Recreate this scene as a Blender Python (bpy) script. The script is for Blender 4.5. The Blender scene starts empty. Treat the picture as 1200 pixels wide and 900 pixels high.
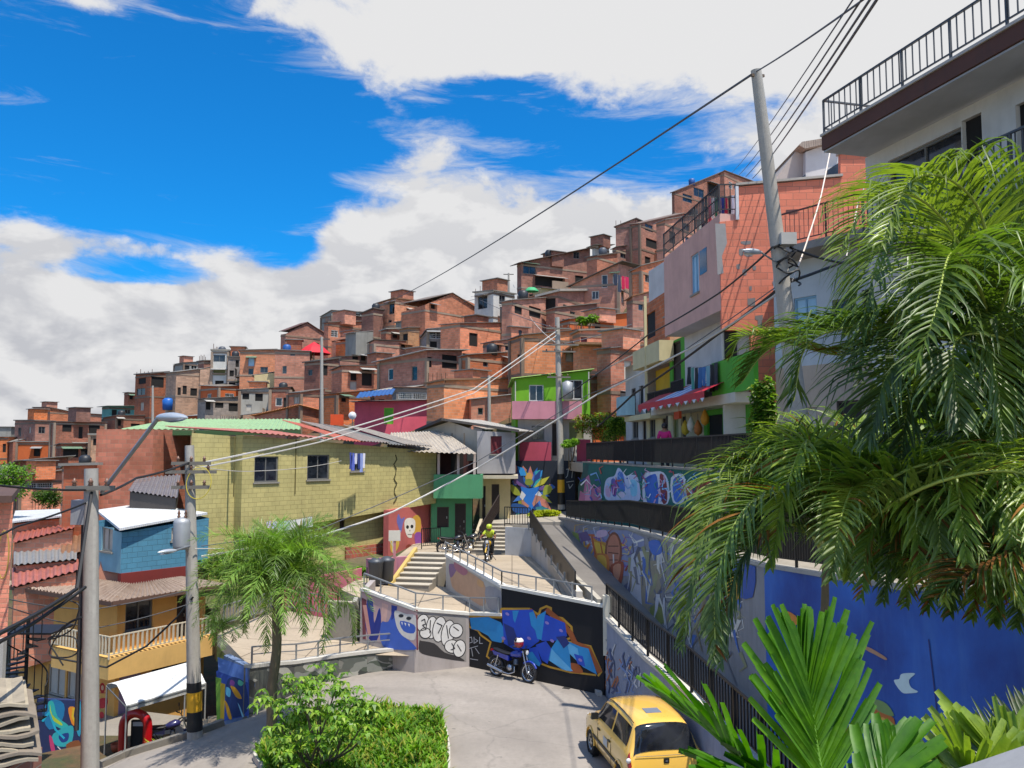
import bpy, math, random
from math import sin, cos, tan, atan, atan2, pi, sqrt, radians, exp
from mathutils import Vector
R0 = random.Random(7)
SC = bpy.context.scene
# ------------------------------------------------------------------ camera
CAMZ = 7.0
PITCH = atan(0.080)
cam = bpy.data.cameras.new('camera'); camo = bpy.data.objects.new('camera', cam)
SC.collection.objects.link(camo); SC.camera = camo
camo.location = (0, 0, CAMZ); camo.rotation_euler = (pi/2 + PITCH, 0, 0)
cam.sensor_width = 36; cam.lens = 30; cam.clip_start = 0.1; cam.clip_end = 6000
# ------------------------------------------------------------------ light
SUN_DIR = Vector((0.27, -0.30, 1.0)).normalized()
sun = bpy.data.lights.new('sun', 'SUN'); suno = bpy.data.objects.new('sun', sun)
SC.collection.objects.link(suno)
sun.energy = 3.9; sun.angle = radians(0.5); sun.color = (1.0, 0.94, 0.84)
suno.rotation_euler = SUN_DIR.to_track_quat('Z', 'Y').to_euler(); suno.location = (20, -10, 60)
SC.view_settings.view_transform = 'Standard'; SC.view_settings.look = 'None'
SC.view_settings.exposure = 0.68; SC.view_settings.gamma = 1.0
CLOUD_L = 0.45      # radiance of the sunlit clouds
SKY_S = 0.11
FILL_CLOUD = 3.8     # boost added to unseen clouds behind the camera, fill light for walls
def make_world():
    w = bpy.data.worlds.new('World'); SC.world = w; w.use_nodes = True
    nt = w.node_tree; N = nt.nodes; L = nt.links; N.clear()
    def nd(t, **k):
        n = N.new(t)
        for a, b in k.items(): setattr(n, a, b)
        return n
    def m(op, a, b=None, c=None, clamp=False):
        n = nd('ShaderNodeMath', operation=op, use_clamp=clamp)
        for i, v in enumerate((a, b, c)):
            if v is None: continue
            if isinstance(v, (int, float)): n.inputs[i].default_value = v
            else: L.new(v, n.inputs[i])
        return n.outputs[0]
    sky = nd('ShaderNodeTexSky', sky_type='NISHITA', sun_disc=False)
    sky.sun_elevation = math.asin(SUN_DIR.z); sky.sun_rotation = atan2(SUN_DIR.x, SUN_DIR.y)
    sky.air_density = 1.0; sky.dust_density = 0.4; sky.ozone_density = 2.5
    tc = nd('ShaderNodeTexCoord'); sp = nd('ShaderNodeSeparateXYZ'); L.new(tc.outputs['Generated'], sp.inputs[0])
    X, Y, Z = sp.outputs
    az = m('ARCTAN2', X, Y); el = m('ARCSINE', Z)
    # clouds are placed by azimuth and elevation; (px,py,rx,ry,weight) just documents where each bank stands
    def dirof(px, py):
        r = (px-600)/1000; u = (450-py)/1000
        x, y, z = r, cos(PITCH)-u*sin(PITCH), sin(PITCH)+u*cos(PITCH)
        return atan2(x, y), atan2(z, sqrt(x*x+y*y))
    blobs = [(560, 15, 300, 55, 1.5), (820, 40, 220, 60, 1.2), (1130, 60, 220, 170, 1.6), (450, 92, 80, 36, .8),
             (600, 285, 190, 62, 1.15), (800, 300, 160, 50, .9), (430, 258, 85, 52, .9), (560, 365, 330, 55, 1.1), (130, 410, 250, 80, 1.35),
             (80, 285, 120, 20, .5), (60, 345, 100, 40, .35), (280, 370, 120, 60, .7), (240, 300, 110, 22, .35), (520, 170, 70, 26, .55),
             (100, 0, 70, 12, 1.0), (180, 225, 50, 10, .45), (40, 165, 36, 14, .3), (230, 152, 46, 8, .28), (800, 180, 110, 14, .3),
             (180, 140, 240, 130, -1.3), (330, 215, 110, 60, -.8), (600, 118, 130, 26, -1.1), (620, 192, 90, 20, -.9),
             (770, 150, 150, 34, -.75), (860, 205, 80, 40, -.6), (180, 318, 60, 18, -.45), (330, 150, 90, 60, -.8), (720, 215, 60, 12, -.3), (490, 205, 110, 22, .7), (700, 118, 130, 16, .5), (840, 165, 90, 14, .5), (940, 200, 60, 40, .8),
             (170, 320, 90, 12, -1.0), (345, 300, 45, 16, -.9), (110, 262, 60, 10, -.4)]
    F = m('MULTIPLY', el, 0.0)
    F = m('ADD', F, 0.12)
    for (px, py, rx, ry, wgt) in blobs:
        a0, e0 = dirof(px, py)
        dx = m('MULTIPLY', m('SUBTRACT', az, a0), 1000/rx*(1+((px-600)/1000)**2)); dy = m('MULTIPLY', m('SUBTRACT', el, e0), 1000/ry)
        q = m('ADD', m('MULTIPLY', dx, dx), m('MULTIPLY', dy, dy))
        g = m('EXPONENT', m('MULTIPLY', q, -0.8))
        F = m('MULTIPLY_ADD', g, wgt, F)
    low = m('EXPONENT', m('MULTIPLY', el, -14.0)); F = m('MULTIPLY_ADD', low, 0.6, F)
    cm = nd('ShaderNodeCombineXYZ'); L.new(az, cm.inputs[0]); L.new(m('MULTIPLY', el, 1.7), cm.inputs[1])
    def noise(vec, sc, det, rough, dist=0.0, off=0):
        mp = nd('ShaderNodeMapping'); mp.inputs['Location'].default_value = (off, off*.7, off*1.3); L.new(vec, mp.inputs[0])
        n = nd('ShaderNodeTexNoise'); n.inputs['Scale'].default_value = sc; n.inputs['Detail'].default_value = det
        n.inputs['Roughness'].default_value = rough; n.inputs['Distortion'].default_value = dist
        L.new(mp.outputs[0], n.inputs[0]); return n.outputs[0]
    v = cm.outputs[0]
    n1 = noise(v, 8.5, 12, .60, .25); n2 = noise(v, 24.0, 6, .6, .2, 5)
    D = m('ADD', F, m('MULTIPLY', m('SUBTRACT', n1, .5), 3.0))
    D = m('ADD', D, m('MULTIPLY', m('SUBTRACT', n2, .5), .8))
    den = nd('ShaderNodeMapRange', interpolation_type='SMOOTHERSTEP'); L.new(D, den.inputs[0])
    den.inputs[1].default_value = .15; den.inputs[2].default_value = .95
    # self-shading: a spot is dark when the cloud towards the sun (above it) is thicker
    mpu = nd('ShaderNodeMapping'); mpu.inputs['Location'].default_value = (.012, .034, 0); L.new(v, mpu.inputs[0])
    nB = noise(mpu.outputs[0], 8.5, 5, .55, .25); nA = noise(v, 8.5, 5, .55, .25); nC = noise(v, 26, 6, .6, .3, 3.1)
    q1 = m('MULTIPLY_ADD', m('SUBTRACT', nA, nB), 5.5, .62); q1 = m('ADD', q1, m('MULTIPLY', m('SUBTRACT', nC, .5), .9)); 
    q1 = m('MINIMUM', m('MAXIMUM', q1, 0.0), 1.0)
    hi = m('MULTIPLY_ADD', m('SUBTRACT', el, .13), 3.6, .05, clamp=True)
    shd = m('MAXIMUM', q1, hi)
    cc = nd('ShaderNodeMix', data_type='RGBA'); L.new(shd, cc.inputs[0])
    c = CLOUD_L
    cc.inputs[6].default_value = (c*.76, c*.775, c*.83, 1); cc.inputs[7].default_value = (c*1.10, c*1.10, c*1.11, 1)
    # added fill: unseen sunward clouds behind the camera brightened and warmed for facing walls
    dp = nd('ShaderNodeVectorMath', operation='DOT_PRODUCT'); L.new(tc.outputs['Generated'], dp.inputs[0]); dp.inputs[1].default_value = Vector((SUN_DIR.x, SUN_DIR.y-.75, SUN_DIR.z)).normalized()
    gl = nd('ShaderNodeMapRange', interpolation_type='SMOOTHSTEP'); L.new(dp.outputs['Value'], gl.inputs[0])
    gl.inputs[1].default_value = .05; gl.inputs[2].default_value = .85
    gm = nd('ShaderNodeMix', data_type='RGBA', blend_type='MULTIPLY'); L.new(gl.outputs[0], gm.inputs[0]); L.new(cc.outputs[2], gm.inputs[6]); gm.inputs[7].default_value = (FILL_CLOUD, FILL_CLOUD*.95, FILL_CLOUD*.86, 1)
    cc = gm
    tint = nd('ShaderNodeMix', data_type='RGBA', blend_type='MULTIPLY'); tint.inputs[0].default_value = 1.0
    L.new(sky.outputs[0], tint.inputs[6]); s = SKY_S
    tint.inputs[7].default_value = (s*.05, s*.58, s*1.02, 1)
    # thin veils drifting off the banks
    cv = nd('ShaderNodeMapping'); cv.inputs['Scale'].default_value = (1.0, 3.2, 1.0); cv.inputs['Rotation'].default_value = (0, 0, -.25); L.new(v, cv.inputs[0])
    n4 = noise(cv.outputs[0], 5.5, 9, .66, .6, 7.7)
    veil = nd('ShaderNodeMapRange', interpolation_type='SMOOTHSTEP'); L.new(m('ADD', n4, m('MULTIPLY', F, .16)), veil.inputs[0])
    veil.inputs[1].default_value = .46; veil.inputs[2].default_value = .80; veil.inputs[3].default_value = 0; veil.inputs[4].default_value = .8
    dens = m('MAXIMUM', den.outputs[0], veil.outputs[0])
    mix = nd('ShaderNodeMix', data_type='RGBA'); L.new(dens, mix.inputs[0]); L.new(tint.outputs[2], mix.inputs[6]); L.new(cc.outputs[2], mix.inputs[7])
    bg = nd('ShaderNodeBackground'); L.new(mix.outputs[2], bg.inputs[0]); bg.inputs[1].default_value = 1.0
    out = nd('ShaderNodeOutputWorld'); L.new(bg.outputs[0], out.inputs[0])
make_world()
# ------------------------------------------------------------------ pixel -> world helpers (photo pixels, 1200 x 900)
def ray(px, py):
    r = (px-600)/1000; u = (450-py)/1000
    return Vector((r, cos(PITCH)-u*sin(PITCH), sin(PITCH)+u*cos(PITCH)))
def PY(px, py, Y):
    d = ray(px, py); return Vector((0, 0, CAMZ)) + d*(Y/d.y)
def PZ(px, py, z):
    d = ray(px, py); return Vector((0, 0, CAMZ)) + d*((z-CAMZ)/d.z)
def PW(px, py, A, n):
    d = ray(px, py); o = Vector((0, 0, CAMZ)); n3 = Vector((n[0], n[1], 0)); A3 = Vector((A[0], A[1], 0))
    t = (A3-o).dot(n3)/d.dot(n3); return o + d*t
# ------------------------------------------------------------------ materials
def hexc(h):
    if not isinstance(h, str): return tuple(h)[:3]
    h = h.lstrip('#'); v = [int(h[i:i+2], 16)/255 for i in (0, 2, 4)]
    return tuple(c/12.92 if c <= .04045 else ((c+.055)/1.055)**2.4 for c in v)
MATS = {}
def newmat(key):
    m = bpy.data.materials.new(key); m.use_nodes = True; nt = m.node_tree
    b = nt.nodes['Principled BSDF']; return m, nt, b
def _n(nt, t, **k):
    n = nt.nodes.new(t)
    for a, b in k.items(): setattr(n, a, b)
    return n
def _noise(nt, vec, scale, det=5, rough=.6):
    n = _n(nt, 'ShaderNodeTexNoise'); n.inputs['Scale'].default_value = scale; n.inputs['Detail'].default_value = det
    n.inputs['Roughness'].default_value = rough
    if vec is not None: nt.links.new(vec, n.inputs[0])
    return n.outputs[0]
def _mix(nt, f, a, b, bt='MIX'):
    n = _n(nt, 'ShaderNodeMix', data_type='RGBA', blend_type=bt)
    for i, v in ((0, f), (6, a), (7, b)):
        if isinstance(v, (int, float)): n.inputs[i].default_value = v
        elif isinstance(v, tuple): n.inputs[i].default_value = (*v[:3], 1)
        else: nt.links.new(v, n.inputs[i])
    return n.outputs[2]
def _rng(nt, v, a, b, c=0., d=1.):
    n = _n(nt, 'ShaderNodeMapRange'); nt.links.new(v, n.inputs[0])
    for i, x in enumerate((a, b, c, d)): n.inputs[i+1].default_value = x
    return n.outputs[0]
def _bump(nt, b, h, strength=.3, dist=.02):
    n = _n(nt, 'ShaderNodeBump'); n.inputs['Strength'].default_value = strength; n.inputs['Distance'].default_value = dist
    nt.links.new(h, n.inputs['Height']); nt.links.new(n.outputs[0], b.inputs['Normal'])
def streaks(nt, uv):
    mp = _n(nt, 'ShaderNodeMapping'); mp.inputs['Scale'].default_value = (2.2, .35, 1); nt.links.new(uv, mp.inputs[0])
    return _noise(nt, mp.outputs[0], 1.0, 6, .7)
def brick(col='#a9583c', mort='#8d7f74', w=.38, h=.20, vary=.35, dirt=.5):
    key = ('brick', col, mort, w, h, dirt)
    if key in MATS: return MATS[key]
    m, nt, b = newmat('brick_'+str(len(MATS))); c = hexc(col)
    uv = _n(nt, 'ShaderNodeUVMap').outputs[0]
    br = _n(nt, 'ShaderNodeTexBrick'); nt.links.new(uv, br.inputs[0])
    br.inputs['Scale'].default_value = 1; br.inputs['Brick Width'].default_value = w; br.inputs['Row Height'].default_value = h
    br.inputs['Mortar Size'].default_value = .011; br.inputs['Mortar Smooth'].default_value = .3; br.inputs['Bias'].default_value = -.1
    br.inputs['Color1'].default_value = (*[x*(1-vary*.6) for x in c], 1); br.inputs['Color2'].default_value = (*[min(1, x*(1+vary*.5)) for x in c], 1)
    br.inputs['Mortar'].default_value = (*hexc(mort), 1)
    oi = _n(nt, 'ShaderNodeObjectInfo')
    hs = _n(nt, 'ShaderNodeHueSaturation'); nt.links.new(br.outputs[0], hs.inputs['Color'])
    nt.links.new(_rng(nt, oi.outputs['Random'], 0, 1, .88, 1.28), hs.inputs['Value'])
    mr = _n(nt, 'ShaderNodeMath', operation='FRACT'); mm = _n(nt, 'ShaderNodeMath', operation='MULTIPLY'); mm.inputs[1].default_value = 7.3; nt.links.new(oi.outputs['Random'], mm.inputs[0]); nt.links.new(mm.outputs[0], mr.inputs[0]); nt.links.new(_rng(nt, mr.outputs[0], 0, 1, .78, 1.06), hs.inputs['Saturation'])
    n1 = _noise(nt, uv, .55, 6, .65); st = streaks(nt, uv)
    c2 = _mix(nt, _rng(nt, n1, .42, .72, 0, dirt), hs.outputs[0], (c[0]*.38, c[1]*.5, c[2]*.6))
    c3 = _mix(nt, _rng(nt, st, .52, .8, 0, dirt*.9), c2, (.10, .085, .075))
    nt.links.new(c3, b.inputs['Base Color']); b.inputs['Roughness'].default_value = .9
    inv = _rng(nt, br.outputs['Fac'], 0, 1, 1, 0); n2 = _noise(nt, uv, 14, 3)
    ad = _n(nt, 'ShaderNodeMath', operation='MULTIPLY_ADD'); nt.links.new(n2, ad.inputs[0]); ad.inputs[1].default_value = .6; nt.links.new(inv, ad.inputs[2])
    _bump(nt, b, ad.outputs[0], .55, .012)
    MATS[key] = m; return m
def plaster(col, dirt=.35, rough=.85, scale=1.0, blocks=False):
    key = ('plaster', col, dirt, blocks)
    if key in MATS: return MATS[key]
    m, nt, b = newmat('plaster_'+str(len(MATS))); c = hexc(col)
    uv = _n(nt, 'ShaderNodeUVMap').outputs[0]
    n1 = _noise(nt, uv, .8*scale, 7, .65); st = streaks(nt, uv)
    a = _mix(nt, _rng(nt, n1, .35, .7, 0, 1), c, tuple(x*.80 for x in c))
    d = _mix(nt, _rng(nt, st, .5, .78, 0, dirt), a, (c[0]*.35+.02, c[1]*.33+.02, c[2]*.3+.02))
    n3 = _noise(nt, uv, 2.7, 8, .75)
    d = _mix(nt, _rng(nt, n3, .64, .70, 0, dirt*.9), d, tuple(x*.5+.05 for x in c))
    if blocks:
        br = _n(nt, 'ShaderNodeTexBrick'); nt.links.new(uv, br.inputs[0])
        br.inputs['Scale'].default_value = 1; br.inputs['Brick Width'].default_value = .4; br.inputs['Row Height'].default_value = .2
        br.inputs['Mortar Size'].default_value = .012
        br.inputs['Color1'].default_value = (1, 1, 1, 1); br.inputs['Color2'].default_value = (.90, .90, .90, 1); br.inputs['Mortar'].default_value = (.72, .70, .68, 1)
        d = _mix(nt, 1.0, d, br.outputs[0], 'MULTIPLY')
        _bump(nt, b, _rng(nt, br.outputs['Fac'], 0, 1, 1, 0), .5, .012)
    else:
        _bump(nt, b, _noise(nt, uv, 25, 4), .12, .01)
    nt.links.new(d, b.inputs['Base Color']); b.inputs['Roughness'].default_value = rough
    MATS[key] = m; return m
def paint(col, rough=.7, metal=0., dirt=.12):
    key = ('paint', col, rough, metal, dirt)
    if key in MATS: return MATS[key]
    m, nt, b = newmat('paint_'+str(len(MATS))); c = hexc(col)
    tc = _n(nt, 'ShaderNodeTexCoord').outputs['Object']
    n1 = _noise(nt, tc, 3.0, 5, .7)
    nt.links.new(_mix(nt, _rng(nt, n1, .4, .75, 0, dirt*3), c, tuple(x*.6+.01 for x in c)), b.inputs['Base Color'])
    b.inputs['Roughness'].default_value = rough; b.inputs['Metallic'].default_value = metal
    MATS[key] = m; return m
def carpaint(col, coat=1.0):
    key = ('car', col)
    if key in MATS: return MATS[key]
    m, nt, b = newmat('gloss_paint_'+str(len(MATS))); b.inputs['Base Color'].default_value = (*hexc(col), 1)
    tc = _n(nt, 'ShaderNodeTexCoord').outputs['Object']
    nt.links.new(_rng(nt, _noise(nt, tc, 5, 5, .7), .3, .8, .25, .5), b.inputs['Roughness']); b.inputs['Coat Weight'].default_value = coat
    b.inputs['Coat Roughness'].default_value = .06
    MATS[key] = m; return m
def glass(col=(.012, .014, .018), rough=.08):
    key = ('glass', col, rough)
    if key in MATS: return MATS[key]
    m, nt, b = newmat('window_glass_'+str(len(MATS))); b.inputs['Roughness'].default_value = rough
    tc = _n(nt, 'ShaderNodeTexCoord').outputs['Object']
    nt.links.new(_mix(nt, _rng(nt, _noise(nt, tc, 1.3, 3), .45, .6), tuple(col), tuple(min(1, x*2.2+.008) for x in col)), b.inputs['Base Color'])
    b.inputs['Specular IOR Level'].default_value = .6
    MATS[key] = m; return m
def tin(col='#9a9a98', rust=.4):
    key = ('tin', col, rust)
    if key in MATS: return MATS[key]
    m, nt, b = newmat('roof_sheet_'+str(len(MATS))); c = hexc(col)
    uv = _n(nt, 'ShaderNodeUVMap').outputs[0]
    n1 = _noise(nt, uv, .7, 8, .72); n2 = _noise(nt, uv, 3.5, 5, .6)
    a = _mix(nt, _rng(nt, n2, .35, .7), c, tuple(x*.72 for x in c))
    a = _mix(nt, _rng(nt, n1, .5, .68, 0, rust), a, (.16, .085, .05))
    wv = _n(nt, 'ShaderNodeTexWave', wave_type='BANDS', bands_direction='X'); wv.inputs['Scale'].default_value = 3.4; wv.inputs['Distortion'].default_value = .1
    nt.links.new(uv, wv.inputs[0]); _bump(nt, b, wv.outputs['Fac'], .5, .03)
    nt.links.new(a, b.inputs['Base Color']); b.inputs['Roughness'].default_value = .6; b.inputs['Metallic'].default_value = .1
    MATS[key] = m; return m
def concrete(col='#9b958c', joints=False, key2=''):
    key = ('conc', col, joints)
    if key in MATS: return MATS[key]
    m, nt, b = newmat('concrete_'+str(len(MATS))); c = hexc(col)
    uv = _n(nt, 'ShaderNodeUVMap').outputs[0]
    n1 = _noise(nt, uv, .35, 8, .7); n2 = _noise(nt, uv, 9, 6, .7); n3 = _noise(nt, uv, 1.6, 6, .65)
    a = _mix(nt, _rng(nt, n1, .3, .72), tuple(x*1.12 for x in c), tuple(x*.68 for x in c))
    a = _mix(nt, _rng(nt, n2, .45, .7, 0, .35), a, tuple(x*.55 for x in c))
    a = _mix(nt, _rng(nt, n3, .6, .72, 0, .35), a, tuple(x*.45 for x in c))
    if joints:
        br = _n(nt, 'ShaderNodeTexBrick', offset=0.0); nt.links.new(uv, br.inputs[0])
        br.inputs['Scale'].default_value = 1; br.inputs['Brick Width'].default_value = joints; br.inputs['Row Height'].default_value = joints
        br.inputs['Mortar Size'].default_value = .018
        br.inputs['Color1'].default_value = (1, 1, 1, 1); br.inputs['Color2'].default_value = (.92, .92, .92, 1); br.inputs['Mortar'].default_value = (.35, .33, .31, 1)
        a = _mix(nt, 1.0, a, br.outputs[0], 'MULTIPLY')
    nt.links.new(a, b.inputs['Base Color']); b.inputs['Roughness'].default_value = .85
    _bump(nt, b, n2, .25, .01)
    MATS[key] = m; return m
def leafm(col, col2=None, trans=.35, rough=.38, spec=.5):
    key = ('leaf', col, col2, trans, rough)
    if key in MATS: return MATS[key]
    m, nt, b = newmat('leaf_'+str(len(MATS))); c = hexc(col); c2 = hexc(col2) if col2 else tuple(x*.5 for x in c)
    tc = _n(nt, 'ShaderNodeTexCoord').outputs['Object']; n1 = _noise(nt, tc, 2.2, 5, .7)
    gi = _n(nt, 'ShaderNodeNewGeometry'); r = gi.outputs['Random Per Island']
    a = _mix(nt, _rng(nt, n1, .38, .62), c, c2); a = _mix(nt, _rng(nt, r, 0, 1, 0, .5), a, c2)
    a = _mix(nt, _rng(nt, _noise(nt, tc, 28, 4, .7), .45, .75, 0, .35), a, tuple(x*.45 for x in c2)); a = _mix(nt, _rng(nt, _noise(nt, tc, 9, 6, .75), .63, .70, 0, .6), a, (.20, .13, .05))
    nt.links.new(a, b.inputs['Base Color']); b.inputs['Specular IOR Level'].default_value = spec; nt.links.new(_rng(nt, n1, .3, .7, rough, rough+.3), b.inputs['Roughness'])
    tr = _n(nt, 'ShaderNodeBsdfTranslucent'); nt.links.new(_mix(nt, 1., a, (1.3, 1.4, .5), 'MULTIPLY'), tr.inputs[0])
    ms = _n(nt, 'ShaderNodeMixShader'); ms.inputs[0].default_value = trans
    out = nt.nodes['Material Output']; nt.links.new(b.outputs[0], ms.inputs[1]); nt.links.new(tr.outputs[0], ms.inputs[2]); nt.links.new(ms.outputs[0], out.inputs[0])
    MATS[key] = m; return m
def soil(c1='#6b5a45', c2='#4a5a2c'):
    key = ('soil', c1, c2)
    if key in MATS: return MATS[key]
    m, nt, b = newmat('soil_'+str(len(MATS)))
    uv = _n(nt, 'ShaderNodeUVMap').outputs[0]
    a = _mix(nt, _rng(nt, _noise(nt, uv, .25, 8, .7), .42, .58), hexc(c1), hexc(c2))
    a = _mix(nt, _rng(nt, _noise(nt, uv, 3, 8, .7), .35, .7, 0, .6), a, (.03, .03, .02))
    nt.links.new(a, b.inputs['Base Color']); b.inputs['Roughness'].default_value = .95
    _bump(nt, b, _noise(nt, uv, 6, 8, .7), .8, .05)
    MATS[key] = m; return m
DARK = lambda: glass((.010, .010, .012), .35)
STEEL = lambda: paint('#26272a', .5, .3)
# ------------------------------------------------------------------ mesh builder
class MB:
    def __init__(s): s.v = []; s.f = []; s.m = []; s.mats = []; s.sm = []; s.smooth = False
    def mi(s, mat):
        if mat not in s.mats: s.mats.append(mat)
        return s.mats.index(mat)
    def poly(s, pts, mat):
        i = len(s.v); s.v += [Vector(p) for p in pts]; s.f.append(tuple(range(i, i+len(pts)))); s.m.append(s.mi(mat)); s.sm.append(s.smooth)
    def grid(s, rows, mat, closed=False):
        i = len(s.v); n = len(rows[0])
        for r in rows: s.v += [Vector(p) for p in r]
        k = s.mi(mat)
        for a in range(len(rows)-1):
            for b in range(n if closed else n-1):
                b2 = (b+1) % n
                s.f.append((i+a*n+b, i+a*n+b2, i+(a+1)*n+b2, i+(a+1)*n+b)); s.m.append(k); s.sm.append(s.smooth)
    def hexa(s, b4, t4, mat):          # bottom 4 pts CCW from above, top 4 pts
        i = len(s.v); s.v += [Vector(p) for p in list(b4)+list(t4)]; k = s.mi(mat)
        for f in ((3, 2, 1, 0), (4, 5, 6, 7), (0, 1, 5, 4), (1, 2, 6, 5), (2, 3, 7, 6), (3, 0, 4, 7)):
            s.f.append(tuple(i+j for j in f)); s.m.append(k); s.sm.append(False)
    def box(s, c, d, mat, rz=0., rx=0.):
        x, y, z = d[0]/2, d[1]/2, d[2]/2; c = Vector(c); P = []
        for zz in (-z, z):
            for xx, yy in ((-x, -y), (x, -y), (x, y), (-x, y)):
                y2 = yy*cos(rx)-zz*sin(rx); z2 = yy*sin(rx)+zz*cos(rx)
                P.append(c+Vector((xx*cos(rz)-y2*sin(rz), xx*sin(rz)+y2*cos(rz), z2)))
        s.hexa(P[:4], P[4:], mat)
    def bar(s, a, b, w, h, mat):       # rectangular bar between two points
        a = Vector(a); b = Vector(b); d = (b-a)
        if d.length < 1e-6: return
        d.normalize(); up = Vector((0, 0, 1)) if abs(d.z) < .95 else Vector((1, 0, 0))
        sx = d.cross(up).normalized()*w/2; sy = sx.cross(d).normalized()*h/2
        q = lambda p: [p-sx-sy, p+sx-sy, p+sx+sy, p-sx+sy]
        s.hexa(q(a), q(b), mat)
    def tube(s, pts, r, mat, n=8, cap=True):
        pts = [Vector(p) for p in pts]; rows = []; rr = r if isinstance(r, (list, tuple)) else [r]*len(pts); side = None
        for i, p in enumerate(pts):
            d = (pts[min(i+1, len(pts)-1)]-pts[max(i-1, 0)])
            if d.length < 1e-9: d = Vector((0, 0, 1))
            d.normalize()
            if side is None: side = d.cross(Vector((0, 0, 1)) if abs(d.z) < .9 else Vector((0, 1, 0))).normalized()
            else:
                side = side - d*side.dot(d)
                side = side.normalized() if side.length > 1e-6 else d.orthogonal().normalized()
            u2 = d.cross(side)
            rows.append([p+(side*cos(2*pi*k/n)+u2*sin(2*pi*k/n))*rr[i] for k in range(n)])
        o = s.smooth; s.smooth = n > 5; s.grid(rows, mat, True); s.smooth = False
        if cap: s.poly(rows[0][::-1], mat); s.poly(rows[-1], mat)
        s.smooth = o
    def lathe(s, c, prof, mat, n=16, ax='z'):
        c = Vector(c); rows = []
        for r, h in prof:
            row = []
            for k in range(n):
                a = 2*pi*k/n; x, y = r*cos(a), r*sin(a)
                row.append(c+(Vector((x, y, h)) if ax == 'z' else Vector((h, x, y)) if ax == 'x' else Vector((y, h, x))))
            rows.append(row)
        o = s.smooth; s.smooth = True; s.grid(rows, mat, True); s.smooth = o
    def build(s, name, off=Vector((0, 0, 0))):
        me = bpy.data.meshes.new(name); off = Vector(off)
        me.from_pydata([tuple(v-off) for v in s.v], [], s.f)
        for m in s.mats: me.materials.append(m)
        me.polygons.foreach_set('material_index', s.m); me.polygons.foreach_set('use_smooth', s.sm)
        uvl = me.uv_layers.new(name='UVMap'); buf = [0.0]*(2*len(me.loops)); V = s.v
        for p in me.polygons:
            n = p.normal
            if abs(n.z) > .72:
                for li in p.loop_indices: q = V[me.loops[li].vertex_index]; buf[2*li] = q.x; buf[2*li+1] = q.y
            else:
                l = sqrt(n.x*n.x+n.y*n.y) or 1; tx, ty = -n.y/l, n.x/l
                for li in p.loop_indices: q = V[me.loops[li].vertex_index]; buf[2*li] = q.x*tx+q.y*ty; buf[2*li+1] = q.z
        uvl.data.foreach_set('uv', buf)
        me.update()
        return bpy.data.objects.new(name, me)
WLOC = {}
def _tag(o, label, cat, group=None, kind=None):
    if label: o['label'] = label
    if cat: o['category'] = cat
    if group: o['group'] = group
    if kind: o['kind'] = kind
def thing(name, label, cat, loc, group=None):
    o = bpy.data.objects.new(name, None); SC.collection.objects.link(o); o.location = loc; o.empty_display_size = .2
    _tag(o, label, cat, group); WLOC[o.name] = Vector(loc); return o
def part(name, mb, parent, label=None):
    off = WLOC[parent.name]; o = mb.build(name, off); SC.collection.objects.link(o); o.parent = parent
    WLOC[o.name] = off
    if label: o['label'] = label
    return o
def solo(name, label, cat, mb, group=None, kind=None, mod=None):
    xs = [v.x for v in mb.v]; ys = [v.y for v in mb.v]; zs = [v.z for v in mb.v]
    off = Vector(((min(xs)+max(xs))/2, (min(ys)+max(ys))/2, min(zs)))
    o = mb.build(name, off); SC.collection.objects.link(o); o.location = off; _tag(o, label, cat, group, kind); WLOC[o.name] = off
    return o
def struct(name, mb): 
    o = mb.build(name); SC.collection.objects.link(o); o['kind'] = 'structure'; return o
def copy_tree(o, parent=None):
    c = o.copy(); SC.collection.objects.link(c); c.parent = parent
    for ch in o.children: copy_tree(ch, c)
    return c
def spline(pts, n=6):
    pts = [Vector(p) for p in pts]; out = []; q = [pts[0]*2-pts[1]]+pts+[pts[-1]*2-pts[-2]]
    for i in range(1, len(q)-2):
        for k in range(n):
            t = k/n; a, b, c, d = q[i-1], q[i], q[i+1], q[i+2]
            out.append(.5*((2*b)+(c-a)*t+(2*a-5*b+4*c-d)*t*t+(3*b-a-3*c+d)*t**3))
    out.append(pts[-1]); return out
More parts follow.
